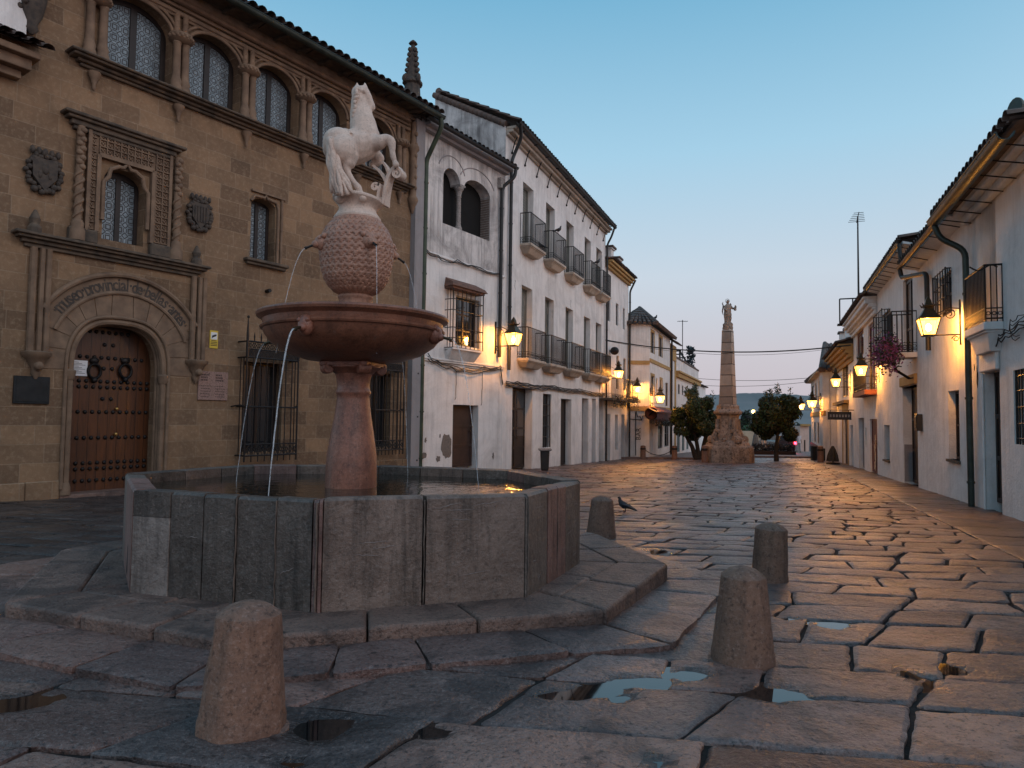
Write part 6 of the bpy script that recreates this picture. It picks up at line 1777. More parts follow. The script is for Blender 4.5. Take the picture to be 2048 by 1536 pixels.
    k = MB(); k.box(um, um + .16, .02, 2.6, eA - .1, eB + .25); k.build('party_wall', M_STAINED, r)
    x = F.u(1854, 600, .1); zb = F.uv(1857, 700, .1)[1]
    pipe(F, [(um + .06, -.37, eA - .02), (um + .08, -.34, eA - .22), (x, -.10, eA - .42), (x, -.09, zb)], .05, M_PIPE)
    pipe(F, [(um + .02, -.37, eB), (um + .06, -.34, eB - .5), (um + .08, -.32, eA + .05)], .045, M_PIPE)
    bx = thing('letter_box', 'dark metal meter box on the white wall between door and window', 'box', r.matrix_basis @ Vector((F.u(1843, 845), 0, F.uv(1843, 845)[1])), r.rotation_euler.z)
    k = MB(); k.box(-.15, .15, -.12, -.001, -.19, .19); k.build('case', M_PIPE, bx, bevel=.012); k = MB(); k.box(-.12, .12, -.13, -.12, -.12, .14); 
    for q in range(3): k.sphere((-.16, -.08, .1 - q * .1), .028, 6, 5)
    k.build('cover', M_IRON, bx, bevel=.006)
    return F, u0
RB, RBU = right_mid()

def right_far():
    F = Fac('red_door_house', 'white house with moulded cornice, red window frames and a red balcony edge', 'house', 6.9, 9.24, 21, True)
    r = F.root; u0, u1 = F.u(1708, 800), RBU - .01; vt = F.uv(1730, 625)[1]; print('RC', u0, u1, vt)
    q1, q2 = F.rect(1713, 669, 780, 1727), F.rect(1736, 652, 775, 1749); bz = F.uv(1730, 786)[1]
    q3 = F.rect(1740, 838, 945, 1754); q4 = F.rect(1717, 836, 935, 1728); q5 = F.rect(1730, 855, 895, 1733)
    q1, q2 = (q1[0], q1[1], bz, q1[3]), (q2[0], q2[1], bz, q2[3])
    for q in (q1, q2, (q3[0], q3[1], -1.2, q3[3]), (q4[0], q4[1], -1.2, q4[3]), q5): F.hole(rectp(*q))
    F.wall(u0, u1, vt, M_WHITE2, 7, -1.2, th=.4)
    mr_ = m_simple('dull_red_paint', (.15, .040, .030), (.085, .028, .022), 6, .6, .3)
    frame(F, r, *q1, .05, .10, 1, (.5,), mr_); frame(F, r, *q2, .05, .10, 1, (.5,), mr_); frame(F, r, *q5, .2, .03, 0)
    g = gz(F.world(u1, 0, 0).y) - F.P.z
    door(F, r, q3[0], q3[1], g, q3[3], .05, mr_, 1, 2); door(F, r, q4[0], q4[1], g - .1, q4[3], .14, M_GREYP, 1, 3)
    for i in range(4):
        k = MB(); k.prism(blob((q3[0] + q3[1]) / 2 + .1 * (i % 2) - .05, g + .25 + .28 * i, .16 - .02 * i, .16, 20 + i, 18, .7), [], .035, .052); k.build('peeled_patch', M_CREAM, r)
    a, b = F.u(1707, 790, .33), F.u(1754, 790, 0)
    k = MB(); k.box(a, b, -.36, 0, bz - .16, bz); o = k.build('balcony', m_simple('red_balcony', (.24, .075, .05), (.15, .05, .04), 6, .7, .2), r); rail(o, [(a + .03, 0), (a + .03, -.33), (b - .03, -.33), (b - .03, 0)], bz, bz + 1.0, .16)
    k = MB()
    for (o_, z0, z1) in ((.10, -.50, -.36), (.16, -.36, -.28), (.26, -.28, -.16), (.36, -.16, .0), (.42, .0, .08)): k.box(u0, u1, -o_, 0, vt + z0, vt + z1)
    k.build('cornice', M_WHITE2, r, bevel=.02)
    tiles(F, u0, u1, -.45, vt + .10, 2.4, vt + 1.0)
    for (px, py) in ((1722, 588), (1745, 575)):
        u_, z_ = F.uv(px, py, -.3); k = MB(); k.box(u_ - .2, u_ + .2, .3, .7, vt, z_); k.box(u_ - .27, u_ + .27, .23, .77, z_ - .1, z_); k.build('chimney', M_WHITE, r)
    u_, z0 = F.uv(1717, 578, -.5); zt = F.uv(1714, 436, -.5)[1]
    an = thing('antenna', 'tall rooftop television aerial on a thin mast above the right houses', 'antenna', r.matrix_basis @ Vector((u_, .5, vt)), r.rotation_euler.z)
    k = MB(); H = zt - vt; k.tube([(0, 0, 0), (0, 0, H)], [.05, .03], 6); k.build('mast', M_IRON, an); k = MB(); k.tube([(-.5, 0, H - .15), (.5, .0, H + .05)], .018, 5)
    for i in range(6): x = -.45 + i * .17; k.tube([(x, -.35 + .03 * i, H - .12 + i * .035), (x, .35 - .03 * i, H - .12 + i * .035)], .012, 4)
    k.tube([(-.25, 0, H - .5), (.25, 0, H - .46)], .014, 4); k.build('aerial', M_IRON, an)
    x_, z_ = F.uv(1702, 612, .0)
    k = MB(); 
    for i in range(3): k.tube([(u0 - .1, -.5 + i * .5, vt + .1), (u0 - .1, -.5 + i * .5, vt + 1.2)], .03, 5)
    k.tube([(u0 - .1, -.5, vt + 1.2), (u0 - .1, .5, vt + 1.2)], .03, 5); k.box(u0 - .15, u0 + .15, -.6, .6, vt + .05, vt + .12); k.build('roof_frame', M_IRON, r)
    # next house with the flared ochre cornice
    F2 = Fac('ochre_cornice_house', 'white house with flared ochre cornice, ochre doorway and two small chimneys', 'house', 6.9, 9.24, 21, True)
    r = F2.root; v0, v1 = F2.u(1674, 800), u0 - .01; vt = F2.uv(1690, 705)[1]; print('RC2', v0, v1, vt)
    q1 = F2.rect(1684, 718, 796, 1696); q2 = F2.rect(1686, 832, 930, 1696); q3 = F2.rect(1701, 850, 935, 1706)
    for q in (q1, (q2[0], q2[1], -1.4, q2[3]), (q3[0], q3[1], -1.4, q3[3])): F2.hole(rectp(*q))
    F2.wall(v0, v1, vt, M_WHITE2, 7, -1.4, th=.4)
    frame(F2, r, *q1, .05, .07, 1, (.4,)); g = gz(F2.world(v0, 0, 0).y) - F2.P.z
    door(F2, r, q2[0], q2[1], g, q2[3], .10, M_WOOD, 1, 3); door(F2, r, q3[0], q3[1], g, q3[3], .10, M_GREYP, 1, 3)
    k = MB()
    for bx in ((q2[0] - .22, q2[0], g, q2[3]), (q2[1], q2[1] + .22, g, q2[3]), (q2[0] - .22, q2[1] + .22, q2[3], q2[3] + .55)): k.box(bx[0], bx[1], -.03, 0, bx[2], bx[3])
    k.build('door_surround', M_OCHRE, r); k = MB(); k.box(v0, q2[1] + .5, -.22, 0, q2[3] + .56, q2[3] + .70); k.build('ledge', M_LEDGE, r)
    k = MB()
    for (o_, z0, z1) in ((.10, -.70, -.52), (.20, -.52, -.36), (.32, -.36, -.2), (.46, -.2, -.05), (.58, -.05, .05)): k.box(v0 - o_ * .8, v1, -o_, 0, vt + z0, vt + z1)
    k.build('cornice', M_OCHRE, r, bevel=.02)
    tiles(F2, v0 - .5, v1, -.62, vt + .08, 2.4, vt + 1.0)
    for (px, py, s) in ((1679, 664, .3), (1690, 656, .3)):
        u_, z_ = F2.uv(px, py, -.2); k = MB(); k.box(u_ - s, u_ + s, .2, .2 + 2 * s, vt, z_ - .1); k.build('chimney', M_WHITE, r); k = MB(); k.box(u_ - s - .08, u_ + s + .08, .12, .28 + 2 * s, z_ - .1, z_); k.build('chimney_cap', M_TILE, r)
    k = MB(); u_, z_ = F2.uv(1675.5, 786)
    for i, ch in enumerate('UCLO'): wall_text(k, ch, .42, u_ + .35, z_ + .75 - i * .5, .02)
    k.build('lettering', M_IRON, r)
    sg = thing('hanging_sign', 'dark rectangular shop sign hanging out over the grey doorway', 'sign', F2.world(F2.u(1708, 832), 0, F2.uv(1703, 832)[1]), r.rotation_euler.z)
    k = MB(); k.box(-.04, .04, -1.0, -.1, -.17, .17); k.build('board', M_PIPE, sg, bevel=.01); k = MB(); k.tube([(0, 0, .24), (0, -1.0, .24)], .02, 5); k.tube([(0, -.9, .24), (0, -.9, .17)], .012, 4); k.tube([(0, -.2, .24), (0, -.2, .17)], .012, 4); k.build('bracket', M_IRON, sg)
    k = MB(); rnd = random.Random(3)
    for q in range(7): y = -.92 + q * .115; k.box(-.045, -.0401, y, y + .07, -.06, .05)
    for q in range(7): y = -.92 + q * .115; k.box(.0401, .045, y, y + .07, -.06, .05)
    k.build('lettering', M_STONE, sg)
    return F2, v0
RC, RCU = right_far()

def hip_house():
    Y = 36.9
    x0, x1 = on_depth(1645, 800, Y).x, on_depth(1675, 800, Y).x
    root = thing('hip_roof_house', 'white house with hipped tiled roof and ochre band at the end of the right row', 'house', (x0, Y, gz(Y)))
    Fa = Fac('x', None, None, x0, Y, 90); Fb = Fac('x', None, None, x0, Y, 21, True)
    for F in (Fa, Fb): F.root.parent = root; F.root.matrix_parent_inverse = Matrix.Translation((-x0, -Y, -gz(Y))); F.root.name = 'side_wing'
    vt = Fa.uv(1660, 742)[1]; wa = x1 - x0 + .3; eb = Fb.u(1622, 800); print('RD', wa, eb, vt)
    qa = Fa.rect(1666, 860, 891, 1672); Fa.hole(rectp(*qa)); Fa.wall(0, wa, vt, M_WHITE, 4, -1, solid=False); frame(Fa, Fa.root, *qa, .1, .06, 1, (.5,))
    up = [(1623, 772, 803, 1628), (1630, 768, 800, 1633), (1636.5, 762, 805, 1640), (1642, 757, 805, 1644)]; dn = [(1628, 848, 890, 1631), (1634.5, 845, 890, 1638), (1641, 845, 890, 1644)]
    Ru, Rd = [Fb.rect(*q) for q in up], [Fb.rect(*q) for q in dn]
    Ru = [(q[0], q[1], Ru[-1][2], Ru[-1][3]) for q in Ru]; Rd = [(q[0], q[1], Rd[-1][2], Rd[-1][3]) for q in Rd]
    for q in Ru + Rd: Fb.hole(rectp(q[0], min(q[1], -.05), q[2], q[3]))
    Fb.wall(eb, 0, vt, M_WHITE, 5, -1)
    for q in Ru + Rd: frame(Fb, Fb.root, q[0], min(q[1], -.05), q[2], q[3], .05, .07, 0, (.5,))
    for F, a, b in ((Fa, 0, wa), (Fb, eb, 0)):
        z = Fa.uv(1660, 826)[1]; k = MB(); k.box(a, b, -.06, 0, z - .16, z + .12); k.build('band', M_OCHRE, F.root)
        z = Fa.uv(1660, 897)[1]; k = MB(); k.box(a, b, -.04, 0, -.8, z); k.build('base_course', M_PIPE, F.root)
    k = MB()
    for i in range(9): x = Fa.u(1656, 850) + 0
    k.box(Fa.u(1662, 838), Fa.u(1673, 838), -.05, 0, Fa.uv(1665, 841)[1], Fa.uv(1665, 835)[1]); k.box(Fa.u(1670, 850), Fa.u(1673, 850), -.05, 0, Fa.uv(1671, 850)[1], Fa.uv(1671, 842)[1]); k.build('wall_sign', M_PIPE, Fa.root)
    k = MB(); z0 = gz(Y) + vt
    ca = [Vector((x1 + .4, Y - .5, z0)), Vector((x0 - .3, Y - .5, z0)), Fb.world(eb, -.42, vt)]
    rg = [Vector((x0 + 2.0, Y + 4, z0 + 1.9)), Fb.world(eb, 4.5, vt + 1.9), Vector((x1 + 2.4, Y + 4, z0 + 1.9))]
    for (a, b, c, d) in ((ca[0], ca[1], rg[0], rg[2]), (ca[1], ca[2], rg[1], rg[0])):
        L = max(2, int((b - a).length / .26))
        for i in range(L):
            t = (i + .5) / L; p0, p1 = a.lerp(b, t), d.lerp(c, t)
            for j in range(6): k.tube([p0.lerp(p1, j / 6) + Vector((0, 0, .03)), p0.lerp(p1, min(1, (j + 1) / 6 + .02)) + Vector((0, 0, .02))], [.12, .09], 6)
        for i in range(8): dn = Vector((0, 0, -.04)); k.add([a.lerp(b, i / 8) + dn, a.lerp(b, (i + 1) / 8) + dn, d.lerp(c, (i + 1) / 8) + dn, d.lerp(c, i / 8) + dn], [(0, 1, 2, 3)])
    k.tube([ca[1] + Vector((0, 0, .06)), rg[0] + Vector((0, 0, .06))], .13, 8)
    k.v = [Matrix.Translation((-x0, -Y, -gz(Y))) @ v for v in k.v]; k.build('roof', M_TILE, root)
    k = MB(); k.box(0, wa, -.45, 0, vt - .08, vt + .02); k.build('eave', M_CREAM, Fa.root); k = MB(); k.box(eb, 0, -.32, 0, vt - .08, vt + .02); k.build('eave', M_CREAM, Fb.root)
    # pink wall and awning further down
    Yp = 64.0; xa = on_depth(1600, 850, Yp).x
    F = Fac('far_pink_house', 'far pinkish house wall at the end of the street by the red light', 'house', xa, Yp, 90)
    a = F.u(1618, 850); q = F.rect(1608, 880, 905, 1611); vt = F.uv(1605, 852)[1]
    F.hole(rectp(*q)); F.wall(0, a, vt, m_plaster('pink_plaster', (.62, .46, .40), (.40, .30, .26), .5, .3, .3), 6, -1.5); frame(F, F.root, *q, .1, .08, 0)
    k = MB(); k.box(0, a, -.3, 0, vt, F.uv(1605, 848)[1]); k.build('cornice', M_OCHRE, F.root)
hip_house()
# ---------------------------------------------------------------- wall lanterns
LAMPCOL = (1.0, .37, .045)
M_LAMPG = m_emit('lamp_glass', (1.0, .50, .085), 2.6, True)
M_BULB = m_emit('lamp_bulb', (1.0, .72, .36), 60)
LDATA = bpy.data.lights.new('lantern_light', 'POINT'); LDATA.energy = LAMPW; LDATA.color = LAMPCOL; LDATA.shadow_soft_size = .07
def make_lantern(arm):
    """local +x points away from the wall; origin on the wall at the lower bracket arm"""
    t = thing('wall_lantern', None, 'lantern')
    k = MB(); k.box(0, .025, -.03, .03, -.22, .75)
    k.tube([(0, 0, .0), (arm - .12, 0, .0)], .016, 6); k.tube([(0, 0, .56), (arm * .35, 0, .58), (arm * .60, 0, .50), (arm - .14, 0, .46)], .012, 6)
    k.tube([(.02 + arm * .30 + (.11 - .0045 * i) * math.cos(R(100 + 28 * i)), 0, .44 + (.11 - .0045 * i) * math.sin(R(100 + 28 * i))) for i in range(20)], .011, 5)
    k.tube([(.10 + (.07 - .003 * i) * math.cos(R(28 * i)), 0, -.09 + (.07 - .003 * i) * math.sin(R(28 * i))) for i in range(18)], .011, 5)
    k.build('bracket', M_IRON, t)
    b0, b1, h = .115, .20, .36
    fr = MB()
    for s in ((1, 1), (1, -1), (-1, 1), (-1, -1)): fr.tube([(arm + s[0] * b0, s[1] * b0, 0), (arm + s[0] * b1, s[1] * b1, h)], .011, 5)
    for b, z in ((b0, 0), (b1, h)):
        q = [(arm + b, b, z), (arm - b, b, z), (arm - b, -b, z), (arm + b, -b, z)]; fr.tube(q, .013, 5, closed=True)
    fr.box(arm - b0, arm + b0, -b0, b0, -.022, -.008)
    fr.build('frame', M_IRON, t)
    g = MB(); a = .93
    g.add([(arm - b0 * a, -b0 * a, .012), (arm + b0 * a, -b0 * a, .012), (arm + b0 * a, b0 * a, .012), (arm - b0 * a, b0 * a, .012), (arm - b1 * a, -b1 * a, h - .01), (arm + b1 * a, -b1 * a, h - .01), (arm + b1 * a, b1 * a, h - .01), (arm - b1 * a, b1 * a, h - .01)], [(0, 1, 5, 4), (1, 2, 6, 5), (2, 3, 7, 6), (3, 0, 4, 7)])
    g.build('glass', M_LAMPG, t)
    bl = MB(); bl.sphere((arm, 0, .17), (.05, .05, .08), 10, 8); bu = bl.build('bulb', M_BULB, t, smooth=180)
    bu.visible_shadow = True
    c = MB(); c.lathe([(.30, h + .005), (.27, h + .03), (.20, h + .09), (.12, h + .20), (.095, h + .23), (.13, h + .25), (.15, h + .28), (.10, h + .30), (.09, h + .33), (.07, h + .40), (.03, h + .46), (.0, h + .50)], 4, (arm, 0), off=45)
    for q in range(4): an = R(45 + 90 * q); c.tube([(arm + .14 * math.cos(an), .14 * math.sin(an), h + .26), (arm + .19 * math.cos(an), .19 * math.sin(an), h + .33)], [.02, .004], 5)
    c.build('cap', M_BRONZE, t, smooth=20)
    lo = bpy.data.objects.new('lantern_light', LDATA); COL.objects.link(lo); lo.parent = t; lo.location = (arm, 0, .26)
    bu.visible_shadow = True
    return t
def lantern_at(F, px, py, lab, proto, arm, sc=1.0):
    """px,py: where the bracket's lower arm meets the wall"""
    u_, v_ = F.uv(px, py); p = F.world(u_, 0, v_)
    t = make_lantern(arm)
    t.location = p; o = -F.n; t.rotation_euler.z = math.atan2(o.y, o.x); t.scale = (sc,) * 3
    return tag(t, lab, 'lantern', 'street lanterns on wall brackets')
lantern_at(H1, 990, 693, 'lit lantern between the stained house and the first balcony, before dark downpipes', None, .66)
lantern_at(RB, 1922, 669, 'large lit lantern beside the nearest iron balcony on the right', None, .60, .84)
lantern_at(RC, 1759, 752, 'lit lantern on the right in front of the red balcony', None, .58, .9)
lantern_at(RC, 1702, 774, 'lit lantern before the ochre cornice house, left of the red balcony', None, .60)
lantern_at(H2, 1210, 757, 'lit lantern at the far end of the tall balcony house', None, .66)
lantern_at(H3, 1253, 786, 'lit lantern on the chimney house next to the hanging plants', None, .58, 1.0)
def free_lantern(x, y, z, rz, arm, lab, sc=1.0):
    t = make_lantern(arm); t.location = (x, y, z); t.rotation_euler.z = rz; t.scale = (sc,) * 3
    return tag(t, lab, 'lantern', 'street lanterns on wall brackets')
p = on_depth(1297, 806, 37.0); free_lantern(p.x + .06, p.y - .1, p.z, R(0), .50, 'lit lantern at the corner house above the red round sign', 1.1)
p = on_depth(1341, 808, 54); free_lantern(p.x, p.y, p.z, R(-20), 1.0, 'small lit lantern half hidden behind the left orange tree', 1.2)
p = on_depth(1645, 815, 36.9); free_lantern(p.x - .05, p.y + .1, p.z, R(180), .45, 'lit lantern on the corner of the hip roof house, right one of a close pair', 1.05)
p = on_depth(1628, 820, 47.0); free_lantern(p.x, p.y, p.z, R(180), .80, 'lit lantern beyond the hip roof house corner, left one of a close pair', 1.15)

# ---------------------------------------------------------------- obelisk monument
M_OBEL = m_ashlar('weathered_obelisk', (.46, .38, .32), (.26, .205, .175), (.035, .028, .025), 3.0, .52, .9, 1.0, .02)
M_OBELC = m_stone('weathered_limestone', (.37, .28, .22), (.13, .10, .082), (.50, .40, .33), 1.6, 14, .9, .7, .2, dist=.02, drip=.7)
def obelisk():
    Y = 32.6; c = on_depth(1456, 925, Y); z0 = gz(Y); m = Y / FPX
    t = thing('obelisk_monument', 'weathered stone obelisk on a scrolled pedestal at the far end of the square', 'monument', (c.x, Y, z0), R(-33))
    Z = lambda py: on_depth(1457, py, Y).z - z0
    def sq(mb, prof, n=4, off=45, cham=None):
        mb.lathe([(w * m / 2 * 1.06 * (1 if n == 8 else 1.02), Z(py)) for w, py in prof], n, off=off)
    k = MB(); k.lathe([(98 * m / 2 * 1.04, -.5), (98 * m / 2 * 1.04, Z(912)), (96 * m / 2 * 1.03, Z(897)), (94 * m / 2 * 1.03, Z(893)), (84 * m / 2 * 1.03, Z(890)), (80 * m / 2 * 1.03, Z(886)), (64 * m / 2 * 1.03, Z(880))], 8, off=22.5); k.build('plinth', M_OBELC, t, bevel=.03)
    k = MB(); k.lathe([(52 * m / 2 * 1.05, Z(882)), (50 * m / 2 * 1.05, Z(870)), (43 * m / 2 * 1.06, Z(862)), (40 * m / 2 * 1.06, Z(836)), (42 * m / 2 * 1.06, Z(831)), (52 * m / 2 * 1.05, Z(828)), (54 * m / 2 * 1.05, Z(824)), (48 * m / 2 * 1.05, Z(821)), (42 * m / 2 * 1.05, Z(818)), (42 * m / 2 * 1.05, Z(812)), (36 * m / 2 * 1.05, Z(809))], 8, off=22.5); k.build('pedestal', M_OBELC, t, bevel=.02)
    k = MB()
    for q in range(4):
        a = R(45 + 90 * q); d = Vector((math.cos(a), math.sin(a), 0)); s = Vector((-d.y, d.x, 0))
        for (r_, z_, rad) in ((.80, Z(879), .19), (.56, Z(862), .09)): ctr = d * r_ + Vector((0, 0, z_)); k.tube([ctr - s * .17, ctr + s * .17], rad, 14)
        k.tube([d * .88 + Vector((0, 0, Z(886))), d * .72 + Vector((0, 0, Z(872))), d * .58 + Vector((0, 0, Z(860))), d * .54 + Vector((0, 0, Z(838)))], [.15, .12, .09, .09], 6)
    for q in range(4):
        a = R(90 * q); d = Vector((math.cos(a), math.sin(a), 0)); s = Vector((-d.y, d.x, 0)); b = d * .47
        k.tube([b + s * (.16 * math.cos(R(i * 30))) + Vector((0, 0, Z(850) + .26 * math.sin(R(i * 30)))) for i in range(12)], .03, 5, closed=True)
        k.sphere(tuple(d * .68 + Vector((0, 0, Z(880)))), (.15, .15, .12), 10, 7)
    k.build('scroll', M_OBELC, t, smooth=40)
    k = MB()
    k.lathe([(39 * m / 2 * 1.02, Z(810)), (26 * m / 2 * 1.02, Z(662)), (21 * m / 2 * 1.02, Z(658))], 4, off=45)
    sh = k.build('shaft', M_OBEL, t, bevel=.03)
    k = MB(); k.lathe([(.24, Z(660)), (.26, Z(656)), (.22, Z(652)), (.24, Z(648)), (.12, Z(645))], 8); k.sphere((.1, .06, Z(650)), .14, 8, 6); k.sphere((-.08, -.1, Z(651)), .13, 8, 6); k.build('statue_base', M_OBELC, t, smooth=50)
    # carved winged saint
    st = thing('angel_statue', 'small weathered winged figure statue standing on top of the obelisk', 'statue', (c.x + .0, Y, z0 + Z(649)), R(0))
    ZZ = lambda py: Z(py) - Z(649)
    k = MB()
    k.tube([(-.02, 0, -.05), (-.01, 0, ZZ(640)), (.0, 0, ZZ(630)), (-.01, 0, ZZ(622)), (0, 0, ZZ(615)), (0, 0, ZZ(610)), (0, 0, ZZ(607))], [.14, .15, .19, .16, .17, .12, .05], 10)
    k.sphere((.0, -.02, ZZ(603.5)), (.075, .08, .095), 10, 8)
    k.tube([(.12, -.02, ZZ(612)), (.22, -.10, ZZ(618)), (.30, -.16, ZZ(616))], [.06, .05, .04], 8); k.tube([(-.13, -.02, ZZ(612)), (-.18, -.1, ZZ(620)), (-.10, -.2, ZZ(622))], [.06, .05, .04], 8)
    k.tube([(.06, -.05, -.02), (.09, -.12, ZZ(636)), (.05, -.12, ZZ(628))], [.06, .07, .06], 8)
    k.tube([(.30, -.16, ZZ(622)), (.33, -.16, ZZ(614)), (.30, -.18, ZZ(611))], [.07, .05, .02], 7)
    b = k.build('body', M_OBELC, st); rm = b.modifiers.new('remesh', 'REMESH'); rm.mode = 'VOXEL'; rm.voxel_size = .022; rm.use_smooth_shade = True
    for s, dz in ((-1, 0), (1, .05)):
        w = MB(); w.tube([(s * .05, .10, ZZ(618)), (s * .16, .16, ZZ(611) - dz), (s * .20, .17, ZZ(606) - dz), (s * .17, .16, ZZ(603) - dz)], [.06, .08, .06, .02], 8, flat=.4); w.tube([(s * .16, .16, ZZ(611) - dz), (s * .20, .18, ZZ(622)), (s * .17, .17, ZZ(629))], [.07, .06, .02], 8, flat=.4); w.build('wing', M_OBELC, st, smooth=60)
    h = MB(); h.tube([(.10 * math.cos(R(i * 30)), .03, ZZ(603) + .03 + .10 * math.sin(R(i * 30))) for i in range(12)], .010, 5, closed=True); h.build('halo', M_BRONZE, st)
obelisk()

# ---------------------------------------------------------------- trees
def m_leaf(name, c1, c2):
    m, nt, b = nodes(name); at = nd(nt, 'Attribute', attribute_name='tone')
    lk(nt, at.outputs['Color'], b.inputs['Base Color']); b.inputs['Roughness'].default_value = .6; b.inputs['Specular IOR Level'].default_value = .3
    return m
M_LEAF = m_leaf('orange_tree_leaf', None, None)
M_BARK = m_simple('bark', (.045, .035, .028), (.022, .018, .015), 8, .9, .8, 20, dist=.02)
def leaf_mass(mb, blobs, n, size, rnd, cols, droop=.2):
    tot = sum(b[3] * b[4] * b[5] for b in blobs)
    for (x, y, z, rx, ry, rz) in blobs:
        k = max(6, int(n * rx * ry * rz / tot))
        for i in range(k):
            d = Vector((rnd.gauss(0, 1), rnd.gauss(0, 1), rnd.gauss(0, 1))).normalized(); r = rnd.uniform(.55, 1.06) ** .7
            c = Vector((x + d.x * rx * r, y + d.y * ry * r, z + d.z * rz * r))
            n_ = (d + Vector((rnd.gauss(0, .6), rnd.gauss(0, .6), rnd.gauss(0, .6)))).normalized(); t = n_.orthogonal().normalized()
            t = (Matrix.Rotation(rnd.uniform(0, 6.28), 3, n_) @ t); s = size * rnd.uniform(.6, 1.3); w = n_.cross(t)
            mb.col = tuple(v * rnd.uniform(.7, 1.3) for v in rnd.choice(cols))
            mb.add([c - t * s, c + w * s * .42, c + t * s, c - w * s * .42], [(0, 1, 2, 3)])
def tree(px, pyb, Y, pcx, pcy, w, h, lab, cols, seed, n=7000, trunks=2, sprigs=True, size=.075, group='orange trees'):
    rnd = random.Random(seed); m = Y / FPX
    base = on_depth(px, pyb, Y); ctr = on_depth(pcx, pcy, Y)
    t = thing('orange_tree', lab, 'tree', (base.x, Y, base.z), 0, group)
    cx, cz = ctr.x - base.x, ctr.z - base.z; W, Hh = w * m / 2, h * m / 2
    blobs = [(cx, 0, cz, W * .46, W * .44, Hh * .5)]
    for i in range(34):
        a = rnd.uniform(0, 6.28); e = math.asin(rnd.uniform(-.75, 1)); r = rnd.uniform(.60, .86)
        s = rnd.uniform(.14, .34)
        blobs.append((cx + W * r * math.cos(a) * math.cos(e), W * r * math.sin(a) * math.cos(e), cz + Hh * r * math.sin(e), W * s, W * s, Hh * s))
    k = MB(); leaf_mass(k, blobs, n, size, rnd, cols)
    if sprigs:
        for i in range(11):
            a = rnd.uniform(0, 6.28); r = rnd.uniform(0, .75) * W; x, y = cx + r * math.cos(a), r * math.sin(a); zt = cz + Hh * math.sqrt(max(.1, 1 - (r / W) ** 2)) * .92
            L = rnd.uniform(.25, .6)
            for j in range(22):
                q = Vector((x + rnd.gauss(0, .035), y + rnd.gauss(0, .035), zt + L * j / 22)); d = Vector((rnd.gauss(0, 1), rnd.gauss(0, 1), 1)).normalized(); o = d.orthogonal().normalized(); k.col = tuple(v * .8 for v in cols[0])
                k.add([q, q + d * size * .8 + o * size * .4, q + d * size * 1.7, q + d * size * .8 - o * size * .4], [(0, 1, 2, 3)])
    k.build('crown', M_LEAF, t, recalc=False)
    k = MB()
    for i in range(trunks):
        o = (i - (trunks - 1) / 2) * .14
        top = Vector((cx + o * 5 + rnd.uniform(-.1, .1), rnd.uniform(-.2, .2), cz - Hh * .15)); b0 = Vector((o, 0, -.2))
        k.tube([b0, b0.lerp(top, .35) + Vector((rnd.uniform(-.05, .05), 0, 0)), b0.lerp(top, .7) + Vector((rnd.uniform(-.08, .08), 0, 0)), top], [.15, .11, .08, .03], 8)
        for j in range(5):
            s = b0.lerp(top, rnd.uniform(.6, 1)); e = Vector((cx + rnd.uniform(-.7, .7) * W, rnd.uniform(-.7, .7) * W, cz + rnd.uniform(-.3, .6) * Hh)); k.tube([s, s.lerp(e, .5) + Vector((0, 0, -.05)), e], [.04, .03, .012], 6)
    k.build('trunk', M_BARK, t, smooth=60)
    return t
OC = [(.036, .052, .018), (.025, .038, .015), (.052, .060, .020), (.045, .048, .018)]
tree(1398, 912, 36.5, 1392, 836, 96, 108, 'bushy orange tree to the left of the obelisk, in front of green shutters', OC[:3], 21, 17000, 3, True, .085)
tree(1553, 920, 35.5, 1556, 838, 100, 106, 'bushy orange tree to the right of the obelisk with a single trunk', OC, 33, 17000, 1, True, .085)
DG = [(.032, .045, .030), (.045, .060, .034), (.028, .038, .030)]
GR = [(.060, .095, .035), (.045, .075, .030), (.075, .105, .05)]
def mass_tree(px, Y, top, bot, w, lab, cols, seed, kind='tree', n=1600, size=.22):
    rnd = random.Random(seed); m = Y / FPX; b = on_depth(px, bot, Y); H = (bot - top) * m; W = w * m / 2
    t = thing('background_tree', lab, 'tree', (b.x, Y, b.z - .3), 0, 'trees beyond the square')
    k = MB(); bl = [(rnd.uniform(-.5, .5) * W, rnd.uniform(-.4, .4) * W, H * rnd.uniform(.4, .85), W * .5, W * .5, H * .2) for _ in range(9)] + [(0, 0, H * .55, W * .7, W * .6, H * .42)]
    leaf_mass(k, bl, n, size, rnd, cols); k.build('crown', M_LEAF, t, recalc=False)
    k = MB(); k.tube([(0, 0, -.2), (0, 0, H * .7)], [.14, .05], 7); k.build('trunk', M_BARK, t)
for a in ((1490, 82, 815, 880, 26, 'slim dark tree rising behind the right shoulder of the obelisk', DG, 41), (1500, 72, 842, 898, 44, 'fresh green bushy tree behind the obelisk and the orange tree', GR, 42),
          (1432, 78, 822, 890, 34, 'dull green tree between the left orange tree and obelisk', DG, 43), (1545, 78, 846, 898, 60, 'green tree hidden mostly behind the right orange tree', GR, 44),
          (1590, 84, 838, 896, 46, 'dark tree beside the red light at the street end', DG, 45), (1418, 70, 862, 905, 30, 'low green shrub tree left of the obelisk plinth', GR, 46)): mass_tree(*a)
